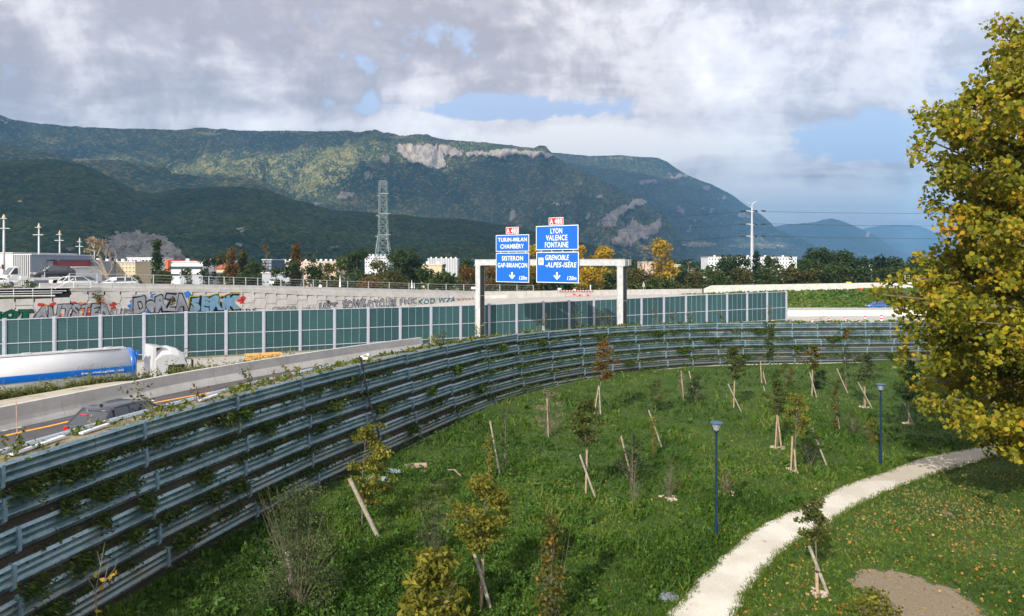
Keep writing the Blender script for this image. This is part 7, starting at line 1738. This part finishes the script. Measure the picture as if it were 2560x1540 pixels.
# yellow flowers
x, y = scatter(420, 12, 60, (1000, 2300), .8); k = on_lawn(x, y) & ~path_mask(x, y); x, y = x[k], y[k]; p = np.stack([x, y, lawn_z(x, y) + .24], 1)
v, f, tt = leaves(p, .055, np.full(len(p), .95), .8, 1.0); o = link('yellow_flowers', npmesh('yellow_flowers', v, f, LM['yellow'], False, {'tint': tt})); tag(o, 'tiny yellow flowers dotted through the lawn', 'flowers', kind='stuff')

# foliage hanging from the wall ledges
prt, prs = [], []
for r in range(NROW):
    s = S0 + 4
    while s < S1 - 6:
        s += rng.exponential(.33)
        dn = fbm(s * .22, r * 3.1, 0, 3, 51)
        if dn < .40: continue
        o_ = -r * STEP - .02; c = off(s, o_ - .10, dz=-r * PITCH - PITCH + .16 if False else -r * PITCH - PH - .10)
        if c.z < .1 or c.x > 56: continue
        p_, n_ = wt(s); k_ = (26 if c.y < 40 else 14) if dn > .47 else 10; w_ = rng.uniform(.18, .45)
        tdir = np.array([-n_[1], n_[0]])
        al = rng.normal(0, w_, k_); ou = np.abs(rng.normal(.0, .09, k_)) + .03
        pts = np.stack([c.x + tdir[0] * al + n_[0] * ou, c.y + tdir[1] * al + n_[1] * ou, c.z - .05 + rng.normal(0, .10, k_) - ou * .5], 1)
        sz = rng.uniform(.028, .055, k_) * (1 + c.y * .016)
        prt.append(leaves(pts, sz, np.clip(rng.normal(.34 + (c.y > 52) * .28 * rng.uniform(), .2, k_), 0, 1), 0, 3.4, droop=np.array([n_[0] * 1.2, n_[1] * 1.2, -.5])))
v, f, tt = merge(prt); o = link('ledge_plants', npmesh('ledge_plants', v, f, LM['ivy'], False, {'tint': tt})); tag(o, 'creeping evergreen plants hanging from the ledges of tiered steel wall', 'plants', kind='stuff')
# bigger overhanging bushes on the near ledges
prt = []
for (px, row, w_, n_l) in ((60, 1, .9, 90), (170, 1, 1.0, 150), (215, 1, .6, 90), (140, 2, .5, 60), (235, 2, 1.0, 160), (300, 2, .5, 70), (330, 3, .6, 70), (30, 4, .7, 90), (215, 3, .5, 60), (290, 4, .5, 60), (560, 1, .6, 70), (600, 1, .5, 60), (650, 2, .6, 60), (480, 3, .7, 80), (560, 4, .7, 90), (620, 5, .8, 120), (410, 5, .9, 140), (500, 4, .6, 70), (160, 4, .8, 120), (60, 5, .8, 120), (820, 2, .7, 80), (930, 3, .8, 90), (860, 4, .7, 80), (1060, 3, .7, 70), (1130, 2, .6, 60), (1250, 1, .7, 60), (1350, 1, .7, 70), (1180, 4, .8, 80), (1000, 5, .8, 90), (1500, 1, .9, 70), (1640, 1, 1.0, 70), (1900, 1, 1.0, 80), (1780, 2, 1.1, 80), (1990, 3, 1.0, 80), (1700, 3, 1.1, 80), (2080, 2, 1.2, 80), (1850, 4, 1.1, 80), (1560, 4, 1.0, 70), (2220, 4, 1.0, 80)):
    s = s_at_px(px); c = off(s, -(row * STEP) - .05, dz=-row * PITCH - .0); p_, n_ = wt(s); tdir = np.array([-n_[1], n_[0]]); n_l = int(n_l * 3.4); w_ *= .8
    al = rng.normal(0, w_ * .5, n_l); ou = np.abs(rng.normal(0, .16, n_l)); pts = np.stack([c.x + tdir[0] * al + n_[0] * ou, c.y + tdir[1] * al + n_[1] * ou, c.z + .12 + rng.normal(0, .11, n_l) - ou * .8], 1)
    prt.append(leaves(pts, rng.uniform(.026, .05, n_l) * (1 + c.y * .018), np.clip(rng.normal(.45, .22, n_l), 0, 1), 0, 3.6, droop=np.array([n_[0] * 1.3 + tdir[0] * .5, n_[1] * 1.3 + tdir[1] * .5, -.3])))
v, f, tt = merge(prt); o = link('ledge_bushes', npmesh('ledge_bushes', v, f, LM['ivy'], False, {'tint': tt})); tag(o, 'denser juniper-like clumps spilling over the wall panels', 'bushes', kind='stuff')
# low growth on the planting strip at the top
prt = []
s = S0 + 3
while s < S1 - 4:
    s += rng.exponential(.16); c = off(s, rng.uniform(.05, 1.1), dz=-.04)
    if c.x > 56: continue
    dn = fbm(s * .3, 5.5, 0, 3, 61)
    if rng.uniform() > .25 + (dn > .45) * .6: continue
    k_ = 12; sp_ = rng.uniform(.08, .3); pts = np.stack([c.x + rng.normal(0, sp_, k_), c.y + rng.normal(0, sp_, k_), c.z + np.abs(rng.normal(0, .09, k_))], 1)
    prt.append(leaves(pts, rng.uniform(.04, .09, k_) * (1 + c.y * .012), np.clip(rng.normal(.72, .2, k_), 0, 1), .1, 2.6, droop=np.array([0, 0, .6])))
v, f, tt = merge(prt); o = link('strip_plants', npmesh('strip_plants', v, f, LM['ivy'], False, {'tint': tt})); tag(o, 'low dry grass and creeping plants along the top of wall', 'plants', kind='stuff')
# individual taller sprigs along the top
def sprig(label, px, h, mat='sap_g', lean=0.0, n=26, o_=.5, w=.25, leaf=.07):
    s = s_at_px(px); c = off(s, o_, dz=-.05); t = thing('roadside_sprig', label, 'plant', tuple(c), 0, 'sprigs growing on top of the wall')
    m = MB(); L_ = []
    for _ in range(5 if n > 10 else 3):
        e_ = Vector((lean * h * rng.uniform(.5, 1.2) + rng.normal() * w, rng.normal() * w, h * rng.uniform(.6, 1))); m.tube([(0, 0, 0), e_ * .5 + Vector((rng.normal() * .05, 0, .05)), e_], [.012, .008, .003], 4, False); L_.append(e_)
    o = m.obj('stems', M_bark, t); o['kind'] = 'stuff'
    pts = np.array([np.array(random.choice(L_)) * rng.uniform(.35, 1.0) + rng.normal(0, .05, 3) for _ in range(n)])
    v, f, tt = leaves(pts, rng.uniform(.7, 1.3, n) * leaf * (1 + c.y * .006), np.clip(rng.normal(.55, .2, n), 0, 1), .1, 2.0); link('leaves', npmesh('leaves', v, f, LM[mat], False, {'tint': tt}), t)
for a in (('leafy sprig leaning over the road above rear of dark car', 415, 1.35, 'sap_g', -.7, 60), ('tall leafy sprig above wall right of brown seed heads', 655, 1.25, 'sap_g', -.3, 60), ('leafless dark twig fan in front of dark car rear', 262, 1.2, 'bare', -.3, 6), ('rust-brown seed heads on stalks beside guard rail', 518, .75, 'rust', 0, 40),
          ('small brown seed heads further along the guard rail', 716, .6, 'rust', 0, 16), ('bushy low sprig at left near marker rod', 75, .8, 'sap_g', .2, 80), ('yellow-green tuft on wall top near left third', 755, .6, 'sap_y', 0, 70), ('yellow tuft right before left gantry column', 1108, .8, 'sap_y', .1, 70),
          ('green sprig behind yellow tuft near left gantry column', 1120, 1.2, 'sap_g', -.1, 60), ('sprig crossing foot of left gantry column', 1205, 1.4, 'sap_y', .3, 60), ('tall green sprig between gantry columns, left one', 1352, 1.9, 'sap_g', .2, 90), ('tall feathery sprig between gantry columns, middle one', 1462, 2.6, 'grey', -.2, 90),
          ('tall feathery sprig left of right gantry column', 1520, 2.4, 'grey', -.4, 90), ('brownish sprig hugging the right gantry column', 1536, 1.6, 'sap_o', 0, 50), ('tall thin sprig right of the right gantry column', 1650, 2.8, 'grey', -.1, 70), ('spreading sprig before green barrier right part', 1700, 1.9, 'grey', -.3, 80),
          ('sprig pair in front of the green barrier', 1722, 1.7, 'sap_g', .3, 60), ('leafy sprig near right end of green barrier', 1815, 1.6, 'sap_g', -.3, 60), ('sprig at the very end of green barrier', 1925, 2.2, 'sap_o', .1, 60), ('flat arching twig on wall top beyond barrier end', 2060, 1.4, 'bare', .3, 16)): sprig(*a, w=.25 if a[1] < 1000 else .45)
for i, (px, row) in enumerate(((1370, 5), (1095, 0), (860, 0))): pass
# climbing shrubs rooted in the ledges of the far wall
for (lab, px, row, w_, h_, mt) in (('leafy shrub climbing the far wall right of right gantry column', 1920, 2.6, .8, 2.6, 'mid'), ('dark round bush on lower wall tiers near plane tree', 2215, 4.5, .9, 1.1, 'green'), ('rusty shrub on upper tiers of the far wall', 2110, 1.0, .6, .9, 'sap_r'), ('green bush on lower far wall tiers below barrier end', 1700, 4.8, 1.2, 1.2, 'mid'), ('light green bush on the far wall tiers centre', 1985, 3.8, 1.2, 1.5, 'sap_g'), ('dark hanging bush low on near wall section', 650, 4.6, .55, .9, 'green'), ('green fern-like bush at foot of near wall', 520, 6.3, .9, .9, 'mid')):
    s = s_at_px(px); c = off(s, -row * STEP - .3, dz=-row * PITCH - .4); t = thing('wall_shrub', lab, 'shrub', tuple(c)); L_ = [(rng.normal() * w_ * .3, rng.normal() * .12, rng.uniform(-.5, .5) * h_, (w_ * .35, .28, h_ * .22)) for _ in range(9)]
    link('foliage', crown_mesh('foliage', L_, .07 + c.y * .0012, mt, .9, shell=.2, aspect=2), t); m = MB()
    for L1 in L_: m.tube([(0, .1, -h_ * .4), L1[:3]], [.015, .006], 4, False)
    o = m.obj('stems', M_bark, t); o['kind'] = 'stuff'

# weeds between slip road and motorway
LM['tall'] = leafmat('tall_weed', [(0, (.045, .065, .015)), (.5, (.10, .13, .03)), (1, (.22, .22, .08))], .35)
prt = []; pb = []
for _ in range(15000):
    px = rng.uniform(-60, 735); f_ = rng.uniform(0, 1); d = rng.uniform(30, 52)
    s_, = (s_at_px(px),)
    x_, y_ = (px - CX) / F * d, d
    i = int(np.argmin((wall_top[:, 0] - x_) ** 2 + (wall_top[:, 1] - y_) ** 2)); ofs = math.hypot(wall_top[i, 0] - x_, wall_top[i, 1] - y_); rw = RW(wall_s[i]); e = ofs - rw
    s_ = wall_s[i]; z_ = verge_z(s_, e, wall_top[i, 2]); kv = KV(s_)
    if e < (4.75 if kv > 1.5 else 3.8) * kv or e > 5.4 * kv + 1.5: continue
    lush = fbm(px * .012, .3, 0, 3, 81); h_ = rng.uniform(.4, .85) * (.65 + 1.0 * max(0, lush - .35)) * 1.5 * (.72 if rng.uniform() < .93 else 1.5)
    k_ = 16; q = rng.uniform(0, 1, k_) ** .8; ln = rng.normal(0, .25, 2)
    pts = np.stack([x_ + ln[0] * q * h_ * .5 + rng.normal(0, .09, k_), y_ + ln[1] * q * h_ * .5 + rng.normal(0, .09, k_), z_ + q * h_], 1)
    prt.append(leaves(pts, rng.uniform(.06, .13, k_) * (1.2 - q * .6), np.clip(.35 + q * .45 + rng.normal(0, .12, k_), 0, 1), 0, 2.6, droop=np.array([0, 0, .5])))
    pb.append((x_, y_, z_, h_))
v, f, tt = merge(prt); o = link('roadside_weeds', npmesh('roadside_weeds', v, f, LM['tall'], False, {'tint': tt})); tag(o, 'tall tangled weeds on bank between concrete barrier and motorway', 'weeds', kind='stuff')
pb = np.array(pb); v, f, tt = blades(np.repeat(pb[:, :3], 4, 0) + rng.normal(0, .12, (len(pb) * 4, 3)) * [1, 1, 0], np.repeat(pb[:, 3], 4) * rng.uniform(.5, 1.25, len(pb) * 4), .03, rng.uniform(.4, 1, len(pb) * 4), .25)
o = link('weed_stalks', npmesh('weed_stalks', v, f, LM['tall'], False, {'tint': tt})); tag(o, 'upright dry stalks among the roadside weeds', 'weeds', kind='stuff')
# tufts on the gravel verge
prt = []
for _ in range(240):
    px = rng.uniform(-100, 420); s = s_at_px(px); e = rng.uniform(.8, 3.6) * KV(s_at_px(px)); c = off(s, RW(s) + e, dz=ROAD_DZ - .12)
    k_ = 18; pts = np.stack([c.x + rng.normal(0, .18, k_), c.y + rng.normal(0, .18, k_), c.z + np.abs(rng.normal(0, .07, k_))], 1); prt.append(leaves(pts, rng.uniform(.05, .10, k_), np.clip(rng.normal(.6, .2, k_), 0, 1), .1, 2.5))
v, f, tt = merge(prt); o = link('verge_tufts', npmesh('verge_tufts', v, f, LM['tall'], False, {'tint': tt})); tag(o, 'sparse green tufts on the pale gravel verge', 'tufts', kind='stuff')
# green bank turf at right, grass along the barrier
prt = []
for (n, xa, xb) in ((9000, 1575, 2700),):
    px = rng.uniform(xa, xb, n); f_ = rng.uniform(0, 1, n); d = 150 + f_ * 19; zt_ = np.array([lerp(p, [1575, 1700, 1850, 1980, 2280, 3300], [744, 738, 731, 728, 721, 712]) for p in px]); z1_ = CZ - (zt_ - HY) / F * 168; zm_ = CZ - ((zt_ + 771) / 2 - 1 - HY) / F * 159
    z_ = np.where(d < 159, ZM + (zm_ - ZM) * (d - 150) / 9, zm_ + (z1_ - zm_) * np.clip((d - 159) / 9, 0, 1)); pts = np.stack([(px - CX) / F * d, d, z_ + .1], 1)
    prt.append(leaves(pts, rng.uniform(.3, .7, n), np.clip(rng.normal(.55, .2, n) + (fbm(px * .02, d * .2, 0, 3, 5) - .5), 0, 1), .3, 1.6))
v, f, tt = merge(prt); LM['bank'] = leafmat('bank_grass', [(0, (.03, .07, .010)), (.5, (.075, .135, .018)), (1, (.17, .20, .035))], .3)
o = link('bank_grass', npmesh('bank_grass', v, f, LM['bank'], False, {'tint': tt})); tag(o, 'lush green grass covering the bank beyond the motorway', 'grass', kind='stuff')
# bushes on the left ledge and the plant growing out of the graffiti wall
def pxbush(label, px, py, rx, ry, mt, o_, leaf=.20, name='bush', n_=8, dens=1.6):
    q = rp(px, 0, o_); s = q.y / F; z = zrel(px, py + ry, q.y); t = thing(name, label, 'bush', (q.x, q.y, z)); L_ = []
    for _ in range(n_): a = rng.uniform(0, 6.28); L_.append((rx * s * .6 * math.cos(a) * rng.uniform(0, 1), rx * s * .3 * math.sin(a), ry * s * (1 + rng.uniform(-.6, .6)), (rx * s * .42, rx * s * .3, ry * s * .42)))
    link('foliage', crown_mesh('foliage', L_, leaf, mt, dens, shell=.2, aspect=2), t); m = MB()
    for L1 in L_[:5]: m.tube([(0, 0, 0), L1[:3]], [.05, .02], 4, False)
    o = m.obj('stems', M_bark, t); o['kind'] = 'stuff'
pxbush('olive bush growing out of the graffiti wall above silver letters', 241, 742, 17, 20, 'olive', .45)
pxbush('small green tuft growing on silver and white graffiti', 426, 752, 12, 10, 'olive', .4)
pxbush('tiny dark plant tuft on wall above black graffiti', 816, 753, 7, 4, 'green', .4, .14)
pxbush('pale flowering bush behind the white railing', 85, 712, 30, 14, 'grey', -1.8, .16)
pxbush('low olive bush behind white railing near left edge', 15, 722, 34, 16, 'olive', -1.2)
pxbush('dry bush behind the white railing right part', 130, 722, 26, 14, 'olive', -1.3)
pxbush('dark green bush behind the railing middle', 55, 730, 24, 12, 'mid', -1.0)
pxbush('reddish dry bush under the ledge gate rail', 165, 722, 14, 9, 'olive', -1.0, .15)
